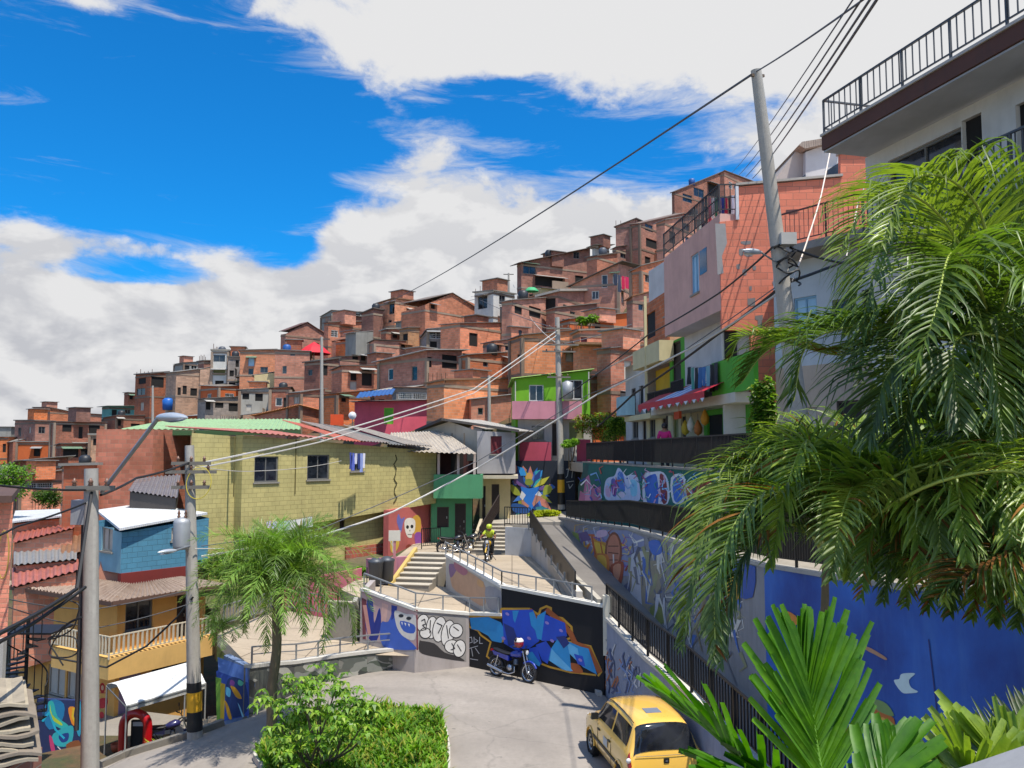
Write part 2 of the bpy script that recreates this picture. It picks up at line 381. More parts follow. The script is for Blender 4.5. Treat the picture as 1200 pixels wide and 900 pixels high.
# ------------------------------------------------------------------ walls with openings
def wall(mb, A, B, z0, za, zb, holes, mat, t=.14, z0b=None):
    A = Vector((A[0], A[1])); B = Vector((B[0], B[1])); Lw = (B-A).length; d = (B-A)/Lw; n = Vector((d.y, -d.x)); z0b = z0 if z0b is None else z0b
    hs = []
    for (u0, u1, v0, v1) in holes:
        u0 = max(.03, u0); u1 = min(Lw-.03, u1)
        if u1-u0 > .05 and v1-v0 > .05: hs.append((u0, u1, v0, v1))
    us = sorted(set([0, Lw]+[h[0] for h in hs]+[h[1] for h in hs]))
    P = lambda u, v, k=0: (A.x+d.x*u-n.x*k, A.y+d.y*u-n.y*k, v)
    for i in range(len(us)-1):
        u0, u1 = us[i], us[i+1]
        if u1-u0 < 1e-5: continue
        zt = lambda u: za+(zb-za)*u/Lw
        zbo = lambda u: z0+(z0b-z0)*u/Lw
        ins = sorted([(h[2], h[3]) for h in hs if h[0] < (u0+u1)/2 < h[1]]); cur = None
        mer = []
        for a, b in ins:
            if mer and a < mer[-1][1]: mer[-1] = (mer[-1][0], max(b, mer[-1][1]))
            else: mer.append((a, b))
        lo = (zbo(u0), zbo(u1))
        for a, b in mer:
            if a > max(lo)+1e-4: mb.poly([P(u0, lo[0]), P(u1, lo[1]), P(u1, a), P(u0, a)], mat)
            lo = (b, b)
        if zt(u0) > lo[0] or zt(u1) > lo[1]: mb.poly([P(u0, lo[0]), P(u1, lo[1]), P(u1, zt(u1)), P(u0, zt(u0))], mat)
    for (u0, u1, v0, v1) in hs:
        mb.poly([P(u0, v0), P(u0, v0, t), P(u0, v1, t), P(u0, v1)], mat); mb.poly([P(u1, v0, t), P(u1, v0), P(u1, v1), P(u1, v1, t)], mat)
        mb.poly([P(u0, v0), P(u1, v0), P(u1, v0, t), P(u0, v0, t)], mat); mb.poly([P(u0, v1, t), P(u1, v1, t), P(u1, v1), P(u0, v1)], mat)
    return hs
FR = {'w': '#6b6a66', 'W': '#cfcfc8', 'd': '#3a2c26', 'g': '#c9c9c4', 'o': None, 'c': '#9c958a', 'b': '#7fa6c0', 'r': '#5b1f24', 'G': '#7ed321', 'l': '#9a8cab', 'y': '#7d8450'}
def window(parent, kind, A, d, n, h, t=.10, detail=1):
    u0, u1, v0, v1 = h; W = u1-u0; H = v1-v0
    P = lambda u, v, k=0.: Vector((A[0]+d[0]*u-n[0]*k, A[1]+d[1]*u-n[1]*k, v))
    def bx(mb, a, b, c, e, k0, k1, mat):
        mb.hexa([P(a, c, k0), P(b, c, k0), P(b, c, k1), P(a, c, k1)], [P(a, e, k0), P(b, e, k0), P(b, e, k1), P(a, e, k1)], mat)
    door = kind in 'dGl'
    fc = paint(FR.get(kind) or '#2a2724', .6); f = MB(); fw = min(.06, W*.12)
    g = MB()
    if kind == 'o':
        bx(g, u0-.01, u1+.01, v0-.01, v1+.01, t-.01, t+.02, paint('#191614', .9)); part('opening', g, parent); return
    bx(f, u0, u0+fw, v0, v1, t-.05, t, fc); bx(f, u1-fw, u1, v0, v1, t-.05, t, fc); bx(f, u0+fw, u1-fw, v1-fw, v1, t-.05, t, fc)
    if not door: bx(f, u0+fw, u1-fw, v0, v0+fw, t-.05, t, fc)
    if kind in 'wWcbg' and W > .7: bx(f, (u0+u1)/2-.02, (u0+u1)/2+.02, v0+fw, v1-fw, t-.045, t, fc)
    pane = {'c': paint('#b5aea2', .9), 'b': paint('#9fc3d8', .5), 'r': paint('#6a1d24', .7), 'G': paint('#5fae1c', .6), 'l': paint('#8b7a9e', .7),
            'y': paint('#6f7346', .7)}.get(kind) or (paint('#2a201c', .7) if kind == 'd' and detail else glass())
    if kind == 'd' and not detail: pane = paint('#1b1613', .8)
    bx(g, u0, u1, v0, v1, t, t+.03, pane)
    if kind in ('g',):
        k = max(3, int(W/.14))
        for i in range(1, k): bx(f, u0+W*i/k-.008, u0+W*i/k+.008, v0, v1, -.03, -.014, fc)
        for q in (.05, .35, .65, .95): bx(f, u0, u1, v0+H*q-.01, v0+H*q+.01, -.014, .0, fc)
    nm = 'door' if door else 'window'
    if detail:
        if kind not in 'dGl' :
            bx(f, u0-.06, u1+.06, v0-.07, v0, -.06, .05, plaster('#8f8a80'))
        w = part(nm, f, parent); part('panel' if door else 'pane', g, w)
        if door:
            q = MB(); q.box(P(u0+W*.82, v0+H*.48, t-.04), (.05, .05, .12), paint('#8d8d88', .3, .8), rz=atan2(d[1], d[0])); part('handle', q, w)
    else:
        f.v += []; i = len(f.v); f.v += g.v
        for fc_, mi_ in zip(g.f, g.m): f.f.append(tuple(i+j for j in fc_)); f.m.append(f.mi(g.mats[mi_])); f.sm.append(False)
        part(nm, f, parent)
def corr(mb, P00, P10, P01, P11, mat, amp=.03, pitch=.18, th=.012):
    """corrugated sheet; waves run across P00->P10, ridges follow P00->P01"""
    P00, P10, P01, P11 = map(Vector, (P00, P10, P01, P11)); w = (P10-P00).length; k = max(4, min(400, int(w/pitch)*4))
    rows = [[], []]
    for i in range(k+1):
        t = i/k; z = amp*sin(t*w/pitch*2*pi)
        for j, (a, b) in enumerate(((P00, P10), (P01, P11))):
            p = a+(b-a)*t; rows[j].append(p+Vector((0, 0, z)))
    mb.grid(rows, mat)
    mb.grid([[p-Vector((0, 0, th)) for p in rows[1]], [p-Vector((0, 0, th)) for p in rows[0]]], mat)
# ------------------------------------------------------------------ terrain
SKYB = [(-700, 560), (-200, 540), (0, 528), (60, 520), (150, 478), (250, 455), (330, 418), (440, 395), (560, 376), (640, 340), (720, 305), (790, 262), (870, 245), (1200, 225), (1900, 300)]
def interp(tab, x):
    if x <= tab[0][0]: return tab[0][1]
    for (a, b), (c, d) in zip(tab, tab[1:]):
        if x <= c: return b+(d-b)*(x-a)/(c-a)
    return tab[-1][1]
def hillY(px, py):
    r = (px-600)/1000/(cos(PITCH)-(450-py)/1000*sin(PITCH)); d = ray(px, py); s = d.z/d.y
    den = .355+.342*r-s
    return 17.7/max(den, .1)
def hillz(x, y):
    r = x/max(y, 1); px = 600+1000*r; s = (530-interp(SKYB, px))/1000
    yr = 17.7/max(.355+.342*r-s, .11)
    yy = min(y, yr); z = -10.7+.355*yy+.342*(r*yy)
    return z-.16*max(0, y-yr)
def sstep(a, b, x):
    t = min(1, max(0, (x-a)/(b-a))); return t*t*(3-2*t)
def yard(x, y):
    return -2.0-.42*max(0, min(5, y-28))*sstep(-6, -9, x)
def terrain(x, y):
    z = yard(x, y)
    if y > 50:
        k = sstep(53, 61, y); z = z*(1-k)+(hillz(x, y)-1.0)*k
    return max(z, -60)
def roadz(x, y): return -.22*max(0, -x-6)-.02*max(0, 14-y)
def gp(px, py, fn=roadz):
    o = Vector((0, 0, CAMZ)); d = ray(px, py); d = d/d.y; t = 5.
    while t < 200:
        p = o+d*t
        if p.z < fn(p.x, p.y): break
        t += .05
    return o+d*(t-.02)
# ================================================================== SETTING
def grid_sheet(name, xs, ys, fn, mat):
    mb = MB(); mb.smooth = True; mb.grid([[(x, y, fn(x, y)) for x in xs] for y in ys], mat); return struct(name, mb)
xs = [-3000, -1200, -600, -350]+[-260+i*8 for i in range(22)]+[-84+i*2 for i in range(90)]+[100+i*10 for i in range(16)]+[400, 900, 3000]
ys = [-60, -20, 0, 6]+[8+i*1.0 for i in range(60)]+[68+i*2.5 for i in range(40)]+[170, 185, 200, 230, 280, 400, 700, 1400, 4000]
grid_sheet('ground', xs, ys, terrain, soil('#6e5038', '#3f4a26'))
# concrete roadway in front (slopes down to the left)
def slab(name, pts, th, mat, kind='structure', build=True, mb=None):
    """polygon plate with its own z at every vertex, skirt of thickness th"""
    mb = mb or MB(); pts = [Vector(p) for p in pts]; n = len(pts)
    mb.poly(pts, mat); low = [p-Vector((0, 0, th)) for p in pts]
    for i in range(n): mb.poly([pts[i], low[i], low[(i+1) % n], pts[(i+1) % n]], mat)
    if build: return struct(name, mb)
    return mb
KERB = [gp(118, 900), gp(145, 888), gp(170, 880), gp(200, 871), gp(232, 861), gp(262, 850), gp(292, 841)]
W1 = [(292, 841, 783), (318, 826, 780), (345, 812, 778), (371, 802, 774), (397, 796, 770), (430, 789, 766), (463, 784, 763), (497, 780, 764), (530, 777, 768), (549, 775, 772)]
W1P = []
for a, b, c in W1:
    p = gp(a, b); q = PY(a, c, p.y); W1P.append((p.x, p.y, p.z, q.z))
BW = [(-1.4, 28.6), (2.66, 25.3)]                                   # foot of the black mural wall
def roadmat():
    m, nt, b = newmat('road_concrete'); uv = _n(nt, 'ShaderNodeUVMap').outputs[0]; c = hexc('#958d85')
    n1 = _noise(nt, uv, .22, 8, .65); n2 = _noise(nt, uv, 7, 7, .75); n3 = _noise(nt, uv, 1.1, 7, .7)
    a = _mix(nt, _rng(nt, n1, .35, .65), tuple(x*1.1 for x in c), tuple(x*.78 for x in c))
    a = _mix(nt, _rng(nt, n2, .42, .75, 0, .4), a, tuple(x*.5 for x in c))
    a = _mix(nt, _rng(nt, n3, .58, .72, 0, .6), a, tuple(x*.5 for x in c)); a = _mix(nt, _rng(nt, _noise(nt, uv, 2.3, 3, .5), .70, .74, 0, .7), a, (.07, .065, .06))
    vr = _n(nt, 'ShaderNodeTexVoronoi', feature='DISTANCE_TO_EDGE'); vr.inputs['Scale'].default_value = .21
    mp = _n(nt, 'ShaderNodeMix', data_type='RGBA'); mp.inputs[0].default_value = .35; nt.links.new(uv, mp.inputs[6])
    nn_ = _n(nt, 'ShaderNodeTexNoise'); nn_.inputs['Scale'].default_value = 1.5; nn_.inputs['Detail'].default_value = 6; nt.links.new(uv, nn_.inputs[0]); nt.links.new(nn_.outputs['Color'], mp.inputs[7]); nt.links.new(mp.outputs[2], vr.inputs[0])
    a = _mix(nt, _rng(nt, vr.outputs[0], 0, .006, .22, 0), a, (.08, .075, .07))
    # worn tyre tracks curving with the roadway
    wv = _n(nt, 'ShaderNodeTexWave', wave_type='RINGS', rings_direction='Z'); wv.inputs['Scale'].default_value = .16; wv.inputs['Distortion'].default_value = 2.5; wv.inputs['Detail'].default_value = 3; mpp = _n(nt, 'ShaderNodeMapping'); mpp.inputs['Location'].default_value = (4, -19, 0); nt.links.new(uv, mpp.inputs[0]); nt.links.new(mpp.outputs[0], wv.inputs[0])
    a = _mix(nt, _rng(nt, wv.outputs['Fac'], .55, 1, 0, .22), a, tuple(x*.55 for x in c))
    nt.links.new(a, b.inputs['Base Color']); b.inputs['Roughness'].default_value = .85; _bump(nt, b, n2, .25, .01); return m
rd = MB(); cm_ = roadmat()
front = [(p.x, p.y) for p in KERB]+[(p[0], p[1]) for p in W1P[1:]]+[BW[0], BW[1], (3.27, 21.5), (3.8, 18.9), (4.6, 12), (4.9, 7)]
for i in range(len(front)-1):
    (x0, y0), (x1, y1) = front[i], front[i+1]; rows = []
    for (x, y) in ((x0, y0), (x1, y1)):
        tx, ty = (x*.45, 2.0); rows.append([(x+(tx-x)*k/12, y+(ty-y)*k/12, roadz(x+(tx-x)*k/12, y+(ty-y)*k/12)) for k in range(13)])
    rd.grid(rows, cm_); rd.poly([(x0, y0, roadz(x0, y0)), (x1, y1, roadz(x1, y1)), (x1, y1, -4), (x0, y0, -4)], cm_)
x0, y0 = front[0]
rd.grid([[(x0, y0, roadz(x0, y0)), (x0*.45, 2, roadz(x0*.45, 2))], [(x0-14, y0-9, roadz(x0-14, y0-9)), (x0-14, -3, roadz(x0-14, -3))]], cm_)
struct('road', rd)
def strip(mb, pts, w, h, mat, z0=0.):     # kerb following points
    for a, b in zip(pts, pts[1:]):
        a = Vector(a); b = Vector(b); mb.bar(a+Vector((0, 0, z0+h/2)), b+Vector((0, 0, z0+h/2)), w, h, mat)
kb = MB(); strip(kb, KERB[:-1], .18, .22, concrete('#7c766c'), -.05)
solo('kerb', 'low grey concrete kerb along the road beside the white canopy', 'kerb', kb)
# drain slots and the light kerb piece at the corner of the roadway
dr = MB()
for (a, b) in (((660, 806), (668, 807)),):
    p = gp(*a); q = gp(*b); dr.bar(p+Vector((0, 0, .006)), q+Vector((0, 0, .006)), .16, .01, paint('#2c2a28'))
solo('drain_cover', 'small dark drain grate set in the roadway near the mural wall', 'drain', dr)
kb = MB(); kb.bar(gp(689, 800)+Vector((0, 0, .06)), gp(703, 816)+Vector((0, 0, .06)), .14, .12, concrete('#b5afa6'))
solo('parking_block', 'light concrete stop block lying at the corner of the roadway', 'parking block', kb)
# ------------------------------------------------------------------ planted island
ISL = [gp(524, 905), gp(524, 882), gp(521, 862), gp(513, 846), gp(497, 838), gp(470, 836), gp(440, 838), gp(405, 842), gp(370, 848), gp(335, 858), gp(310, 872), gp(300, 890), gp(310, 905)]
ISL = [(p.x, p.y) for p in ISL]+[(-4.2, 14.5), (-1.4, 14.5)]
rw = roadz
struct('island', slab('', [(x, y, rw(x, y)+.12) for x, y in ISL], .3, soil('#4f4a2a', '#3c5a1a'), build=False))
kb = MB(); P_ = [(x, y, rw(x, y)-.02) for x, y in ISL]; strip(kb, P_+[P_[0]], .14, .17, concrete('#c9c4ba'), 0)
solo('island_kerb', 'pale kerb ringing the grassy island in the roadway', 'kerb', kb)
def inside(x, y, poly):
    c = False; n = len(poly)
    for i in range(n):
        x0, y0 = poly[i][:2]; x1, y1 = poly[(i+1) % n][:2]
        if (y0 > y) != (y1 > y) and x < (x1-x0)*(y-y0)/(y1-y0)+x0: c = not c
    return c
def grass(name, label, region, zf, n, h, mats, seed, w=.02):
    r = random.Random(seed); mb = MB(); xs_ = [p[0] for p in region]; ys_ = [p[1] for p in region]; k = 0
    while k < n:
        x = r.uniform(min(xs_), max(xs_)); y = r.uniform(min(ys_), max(ys_))
        if not inside(x, y, region): continue
        k += 1; z = zf(x, y); a = r.uniform(0, 2*pi); hh = h*r.uniform(.35, 1.15)*(.55+.9*abs(sin(x*1.7+.6*y)*cos(y*1.3-x)))
        l = r.uniform(.2, .9)*hh; d = Vector((cos(a), sin(a), 0)); s = Vector((-sin(a), cos(a), 0))*w*r.uniform(.6, 1.6)
        p = Vector((x, y, z)); m = mats[r.randrange(len(mats))]; q = p+Vector((0, 0, hh*.6))+d*l*.35; t = p+Vector((0, 0, hh*.85))+d*l
        mb.poly([p-s, p+s, q+s, q-s], m); mb.poly([q-s, q+s, t], m)
    solo(name, label, name.replace('_', ' '), mb, kind='stuff')
G1 = leafm('#8fbf2a', '#4f7d14', .4, .5); G2 = leafm('#6d9a20', '#355c12', .4, .5); G3 = leafm('#a9b23a', '#7a7a2c', .3, .6)
grass('grass', 'long bright green grass filling the kerbed island', ISL, lambda x, y: rw(x, y)+.12, 15000, .33, [G1, G1, G2, G3], 3, .024)
# ------------------------------------------------------------------ ramps and terraces
PV = concrete('#b0a08a', joints=1.6); PVG = concrete('#77726c'); PVL = concrete('#a59c8e')
W2L = (-5.05, 28.9); W2C = (-3.1, 27.8); W2R = (-1.4, 28.6); W3L = (-.33, 27.73); W3R = BW[1]
T1 = [(x+.03, y+.12, z1-.06) for x, y, z0, z1 in W1P]+[(-1.42, 28.62, .35), (W2C[0], W2C[1]+.1, .5), (W2L[0], W2L[1]+.1, .72)]
q = [PZ(404, 728, .9), PZ(372, 722, .9), PZ(330, 712, 1.0), PZ(255, 742, .95)]
T1 += [tuple(v) for v in q]
struct('path', slab('', T1, .4, PV, build=False))
slab('path', [(-5.0, 29.0, 2.12), (-3.1, 27.9, 1.78), (-1.4, 28.7, 1.55), (-.35, 27.9, 1.6), (-2.45, 32.8, 1.9), (-3.4, 33.6, 1.95), (-5.9, 33.6, 2.15), (-6.1, 30.8, 2.15)], .4, PV)
slab('path', [(-.33, 27.8, 2.5), (2.62, 25.4, 2.34), (2.5, 27, 2.42), (1.95, 27.2, 2.42), (.9, 40.2, 2.15), (-.3, 41, 2.15), (-1.7, 41, 2.12), (-2.3, 47.6, 2.15), (-5.2, 47.2, 2.15), (-5.2, 39, 2.3), (-3.6, 37.4, 2.4), (-2.5, 34.4, 2.45), (-2.45, 32.7, 2.5)], .5, PV)
W5 = [(2.66, 25.5, 2.06, 2.95), (2.1, 30, 2.4, 3.15), (1.5, 38, 2.9, 3.65), (1.35, 44, 3.2, 3.7)]
slab('path', [(1.9, 26.6, 2.45), (2.56, 25.6, 2.4), (2.05, 30, 2.75), (1.45, 38, 3.25), (1.3, 44, 3.45), (.95, 44, 3.45), (.95, 40.2, 3.35), (1.4, 34, 2.9)], .5, PVL)
def rz_(y): return 1.75+(y-19)*.063
M1x = lambda y: 6.44-.0875*y
M2x = lambda y: 7.74-.0875*y
RL = [(4.55, 13), (3.8, 18.9), (3.27, 21.5), (2.70, 25.5), (2.1, 30), (1.5, 38), (1.4, 45.5)]
slab('path', [(x+.1, y, rz_(y)) for x, y in RL]+[(M1x(y)+.03, y, rz_(y)) for y in (45.5, 38, 30, 25.5, 21.5, 18.9, 13)], .5, PVG)
slab('path', [(-1.2, 44.2, 3.25), (1.4, 44, 3.45), (2.7, 43.5, 3.5), (3.9, 44.6, 3.6), (4.2, 51, 3.6), (-1.4, 51, 3.2)], .6, PVL)
def m1top(y): return interp([(9, 5.5), (12, 5.1), (17, 4.75), (23.6, 4.55), (29.3, 4.4), (43, 3.6), (46, 3.55)], y)
YS = (44.8, 38, 33, 29.3, 23.6, 17, 12, 9)
slab('path', [(M1x(y)+.12, y, m1top(y)-.03) for y in YS]+[(M2x(y)+.05, y, m1top(y)-.06) for y in YS[::-1]], .5, PVL)
slab('upper_street', [(M2x(y)+.12, y, 6.42) for y in (55, 45, 35, 25, 17, 12, 9)]+[(60, 9, 6.35), (60, 55, 6.35)], .5, PVL)
slab('upper_street', [(-1.4, 51.05, 6.4), (3.3, 51.05, 6.4), (3.3, 56, 6.4), (-1.4, 56, 6.4)], .5, PVL)
# ------------------------------------------------------------------ retaining walls
def unit2(a, b):
    d = Vector((b[0]-a[0], b[1]-a[1])); d.normalize(); return d, Vector((d.y, -d.x))
def rwall(mb, pts, t, mat, cap=None, back=1):
    """pts (x,y,z0,z1), front face is on the right of the walking direction"""
    n = len(pts); nor = []
    for i in range(n):
        a = Vector((0., 0.)); 
        if i: a += unit2(pts[i-1], pts[i])[1]
        if i < n-1: a += unit2(pts[i], pts[i+1])[1]
        a.normalize(); nor.append(a)
    F = [(p[0], p[1]) for p in pts]; B = [(p[0]-a.x*t, p[1]-a.y*t) for p, a in zip(pts, nor)]
    fr = [[(x, y, p[2]) for (x, y), p in zip(F, pts)], [(x, y, p[3]) for (x, y), p in zip(F, pts)], [(x, y, p[3]) for (x, y), p in zip(B, pts)], [(x, y, p[2]) for (x, y), p in zip(B, pts)]]
    mb.grid([fr[1], fr[0]], mat); mb.grid([fr[2], fr[1]], cap or mat); mb.grid([fr[3], fr[2]], mat)
    for i in (0, n-1): mb.poly([fr[k][i] for k in (0, 1, 2, 3)][::(1 if i else -1)], mat)
def coping(mb, pts, t, mat, over=.04, h=.09):
    for a, b in zip(pts, pts[1:]):
        d, nn = unit2(a, b); o = Vector((nn.x*(over-t)/2, nn.y*(over-t)/2, 0))
        mb.bar(Vector((a[0], a[1], a[3]+h/2))+o, Vector((b[0], b[1], b[3]+h/2))+o, t+over, h, mat)
def S(pts, n=6):      # smooth a closed outline of photo pixels
    out = []; m = len(pts)
    for i in range(m):
        a, b, c, d = pts[i-1], pts[i], pts[(i+1) % m], pts[(i+2) % m]
        for k in range(n):
            t = k/n; out.append(tuple(.5*((2*b[j])+(c[j]-a[j])*t+(2*a[j]-5*b[j]+4*c[j]-d[j])*t*t+(3*b[j]-a[j]-3*c[j]+d[j])*t**3) for j in (0, 1)))
    return out
def EL(cx, cy, rx, ry, rot=0, n=18):
    return [(cx+rx*cos(2*pi*k/n)*cos(rot)-ry*sin(2*pi*k/n)*sin(rot), cy+rx*cos(2*pi*k/n)*sin(rot)+ry*sin(2*pi*k/n)*cos(rot)) for k in range(n)]
def ST(pts, w, w2=None):   # brush stroke as a list of little quads in pixel space
    w2 = w if w2 is None else w2; out = []; n = len(pts)
    for i in range(n-1):
        (x0, y0), (x1, y1) = pts[i], pts[i+1]; l = sqrt((x1-x0)**2+(y1-y0)**2) or 1; a = (w+(w2-w)*i/max(1, n-1))/2; b = (w+(w2-w)*(i+1)/max(1, n-1))/2
        nx, ny = -(y1-y0)/l, (x1-x0)/l; ex, ey = (x1-x0)/l*a*.5, (y1-y0)/l*a*.5
        out.append([(x0-ex+nx*a, y0-ey+ny*a), (x1+ex+nx*b, y1+ey+ny*b), (x1+ex-nx*b, y1+ey-ny*b), (x0-ex-nx*a, y0-ey-ny*a)])
    return out
def mural(parent, A, B, layers, name='mural', dirt=.15, off0=.004, step=.0005, clip=None):
    """layers: (colour, outline) traced on the wall and laid on its plane as paint"""
    d, n = unit2(A, B); mb = MB(); k = off0
    for col, pts in layers:
        polys = pts if isinstance(pts[0], list) else [pts]; m = paint(col, .6, 0., dirt); k += step; kk = k
        for pl in polys:
            kk += .00003
            o = (A[0]+n.x*kk, A[1]+n.y*kk); P = [PW(x, y, o, n) for x, y in pl]
            if clip: P = [Vector((p.x, p.y, min(p.z, clip(p)))) for p in P]
            e1 = (P[1]-P[0]); area = Vector((0, 0, 0))
            for i in range(len(P)): area += P[i].cross(P[(i+1) % len(P)])
            if area.dot(Vector((n.x, n.y, 0))) < 0: P = P[::-1]
            mb.poly(P, m)
    return part(name, mb, parent)
def cr(ox, oy, s, pts): return [(ox+x/s, oy+y/s) for x, y in pts]
c5 = lambda *p: cr(380, 610, 3.3333, p)
GREYW = plaster('#9a958d', .6); WHITEW = plaster('#b9b5ad', .5); BLKW = plaster('#17161a', .25)
# --- wall along the roadway
w = thing('retaining_wall', 'low curving grey painted wall between the roadway and the lowest ramp', 'wall', (W1P[0][0], W1P[0][1], W1P[0][2]))
mb = MB(); rwall(mb, [(x, y, -3.5, z1) for x, y, z0, z1 in W1P], .22, plaster('#77766f', .8)); part('wall', mb, w)
mb = MB(); coping(mb, [(x, y, z0, z1) for x, y, z0, z1 in W1P], .22, concrete('#c2beb5')); part('coping', mb, w)
rr = random.Random(5)
for i in range(len(W1P)-1):
    a, b = W1P[i], W1P[i+1]; x0, x1 = W1[i][0], W1[i+1][0]; L = []
    for k in range(9):
        c = ['#4a4a48', '#8e8f88', '#3a3d3a', '#5e6a55', '#8a4a34' if i in (6, 7) else '#5c5d56', '#a4a298', '#4b5348', '#7d7f78', '#565a54'][k]
        cx = rr.uniform(x0, x1); t = (cx-x0)/(x1-x0); yt = W1[i][2]+(W1[i+1][2]-W1[i][2])*t; yb = W1[i][1]+(W1[i+1][1]-W1[i][1])*t; cy = rr.uniform(yt+3, yb-2); ph = rr.uniform(0, 6)
        pl = [(cx+(x1-x0)*.4*(1+.45*sin(3*q+ph))*cos(q), cy+(yb-yt)*.3*(1+.5*sin(2*q+ph*1.7))*sin(q)) for q in [2*pi*z/20 for z in range(20)]]
        pl = [(min(x1, max(x0, x)), min(yb, max(yt+2, y))) for x, y in pl]
        L.append((c, pl))
    mural(w, a, b, L)
# --- short end panel facing left with the blue and yellow picture
e0 = gp(256, 848); e0 = Vector((e0.x, e0.y+.3, e0.z)); a0 = (e0.x, e0.y); b0 = (W1P[0][0]-.01, W1P[0][1])
w = thing('mural_panel', 'blue painted wall end with yellow bird shapes beside the canopy', 'wall', (a0[0], a0[1], e0.z))
zt0 = PY(253, 768, a0[1]).z
mb = MB(); rwall(mb, [(a0[0], a0[1], -3.5, zt0), (b0[0], b0[1], -3.5, W1P[0][3])], .22, plaster('#6f83a8', .5)); part('wall', mb, w)
c4 = lambda *p: cr(230, 600, 3.0, p)
mural(w, a0, b0, [('#2b4fa8', c4((70, 560), (95, 545), (185, 590), (185, 715), (80, 738))), ('#5a7fc8', c4((75, 510), (180, 548), (182, 600), (78, 560))),
  ('#7aa83a', c4((68, 580), (88, 585), (86, 735), (72, 738))), ('#c9a92c', c4((85, 600), (102, 605), (98, 735), (84, 735))),
  ('#18356f', S(c4((110, 590), (170, 600), (178, 700), (110, 715)))), ('#d79a1f', S(c4((120, 612), (140, 620), (160, 655), (140, 650)))), ('#5db4d8', S(c4((105, 615), (120, 625), (118, 650), (104, 640)))),
  ('#d79a1f', S(c4((100, 665), (112, 680), (125, 725), (112, 722)))), ('#7d3f8f', S(c4((122, 590), (135, 598), (130, 612), (118, 606)))), ('#4fb39a', S(c4((150, 590), (166, 600), (158, 612), (146, 604)))), ('#8fd0e8', c4((145, 670), (152, 680), (168, 720), (162, 722)))])
# --- second wall (blue figure and bubble letters) carrying the middle ramp
w = thing('graffiti_wall', 'wall with the blue toothy figure and white bubble letters under the middle ramp', 'wall', (W2C[0], W2C[1], .4))
zc = PY(489, 716, W2C[1]).z; zl = PY(424, 692, W2L[1]).z; zr = PY(550, 721, W2R[1]).z; zq = PY(587, 722, W3L[1]).z
mb = MB(); rwall(mb, [(W2L[0]-.02, W2L[1]+2.0, -1, zl+.05), (W2L[0], W2L[1], -1, zl), (W2C[0], W2C[1], -1, zc), (W2R[0], W2R[1], -1, zr)], .2, plaster('#a9a09c', .5)); part('wall', mb, w)
mb = MB(); coping(mb, [(W2L[0], W2L[1], 0, zl), (W2C[0], W2C[1], 0, zc), (W2R[0], W2R[1], 0, zr)], .2, concrete('#d8d4ca')); part('coping', mb, w)
mural(w, W2L, W2C, [('#b99a98', c5((146, 282), (364, 360), (364, 506), (150, 462))), ('#6c2f3a', c5((146, 300), (165, 310), (162, 465), (150, 462))),
  ('#1c2f86', S(c5((168, 310), (190, 318), (195, 400), (215, 340), (222, 400), (205, 470), (175, 462), (160, 400)), 3)), ('#c98f84', c5((150, 330), (165, 330), (182, 440), (172, 462))),
  ('#d0a79c', c5((225, 320), (250, 330), (240, 400), (222, 390))), ('#3b5fb8', S(c5((222, 400), (250, 395), (270, 350), (292, 380), (300, 440), (345, 480), (352, 505), (230, 492)), 3)),
  ('#22378f', c5((262, 330), (285, 335), (280, 372), (262, 390))), ('#d6d0c8', S(c5((276, 352), (320, 365), (356, 372), (360, 430), (350, 468), (312, 455), (290, 430), (278, 395)), 3)),
  ('#3b5fb8', S(c5((296, 392), (352, 408), (350, 440), (310, 432)), 3)), ('#e8e4dc', c5((300, 396), (306, 398), (305, 410))), ('#e8e4dc', c5((312, 399), (320, 401), (318, 413))), ('#e8e4dc', c5((326, 402), (334, 404), (332, 416))),
  ('#20242c', EL(*c5((300, 372))[0], 3, 2)), ('#20242c', EL(*c5((330, 382))[0], 3, 2)), ('#8a3440', ST(c5((362, 370), (364, 505)), 1.6)), ('#8a3440', ST(c5((150, 278), (364, 352)), 1.5))])
L = [('#8d8884', c5((369, 365), (553, 372), (555, 552), (369, 512))), ('#2d2a2b', S(c5((380, 470), (430, 480), (470, 515), (520, 530), (545, 550), (420, 530), (372, 512), (372, 470)), 3))]
for (x, y, a, b, r) in ((385, 400, 24, 34, .2), (420, 418, 22, 44, .1), (450, 425, 26, 50, .15), (483, 440, 25, 52, .2), (500, 492, 30, 26, .1), (528, 500, 24, 34, .2), (515, 430, 26, 28, .3), (395, 440, 22, 20, 0)):
    X, Y = c5((x, y))[0]; L += [('#1f1c1e', EL(X, Y, a/3.33*1.0+.6, b/3.33+.6, r)), ('#cfccc8', EL(X, Y, a/3.33-.5, b/3.33-.5, r))]
for st in (((380, 392), (392, 385), (396, 405), (384, 408), (398, 425), (380, 430)), ((415, 390), (412, 440)), ((440, 400), (460, 410), (445, 440)), ((478, 410), (485, 460)), ((498, 480), (510, 500), (495, 505)), ((520, 485), (535, 510)), ((505, 415), (525, 430))):
    L.append(('#1f1c1e', ST(c5(*st), 1.1)))
mural(w, W2C, W2R, L)
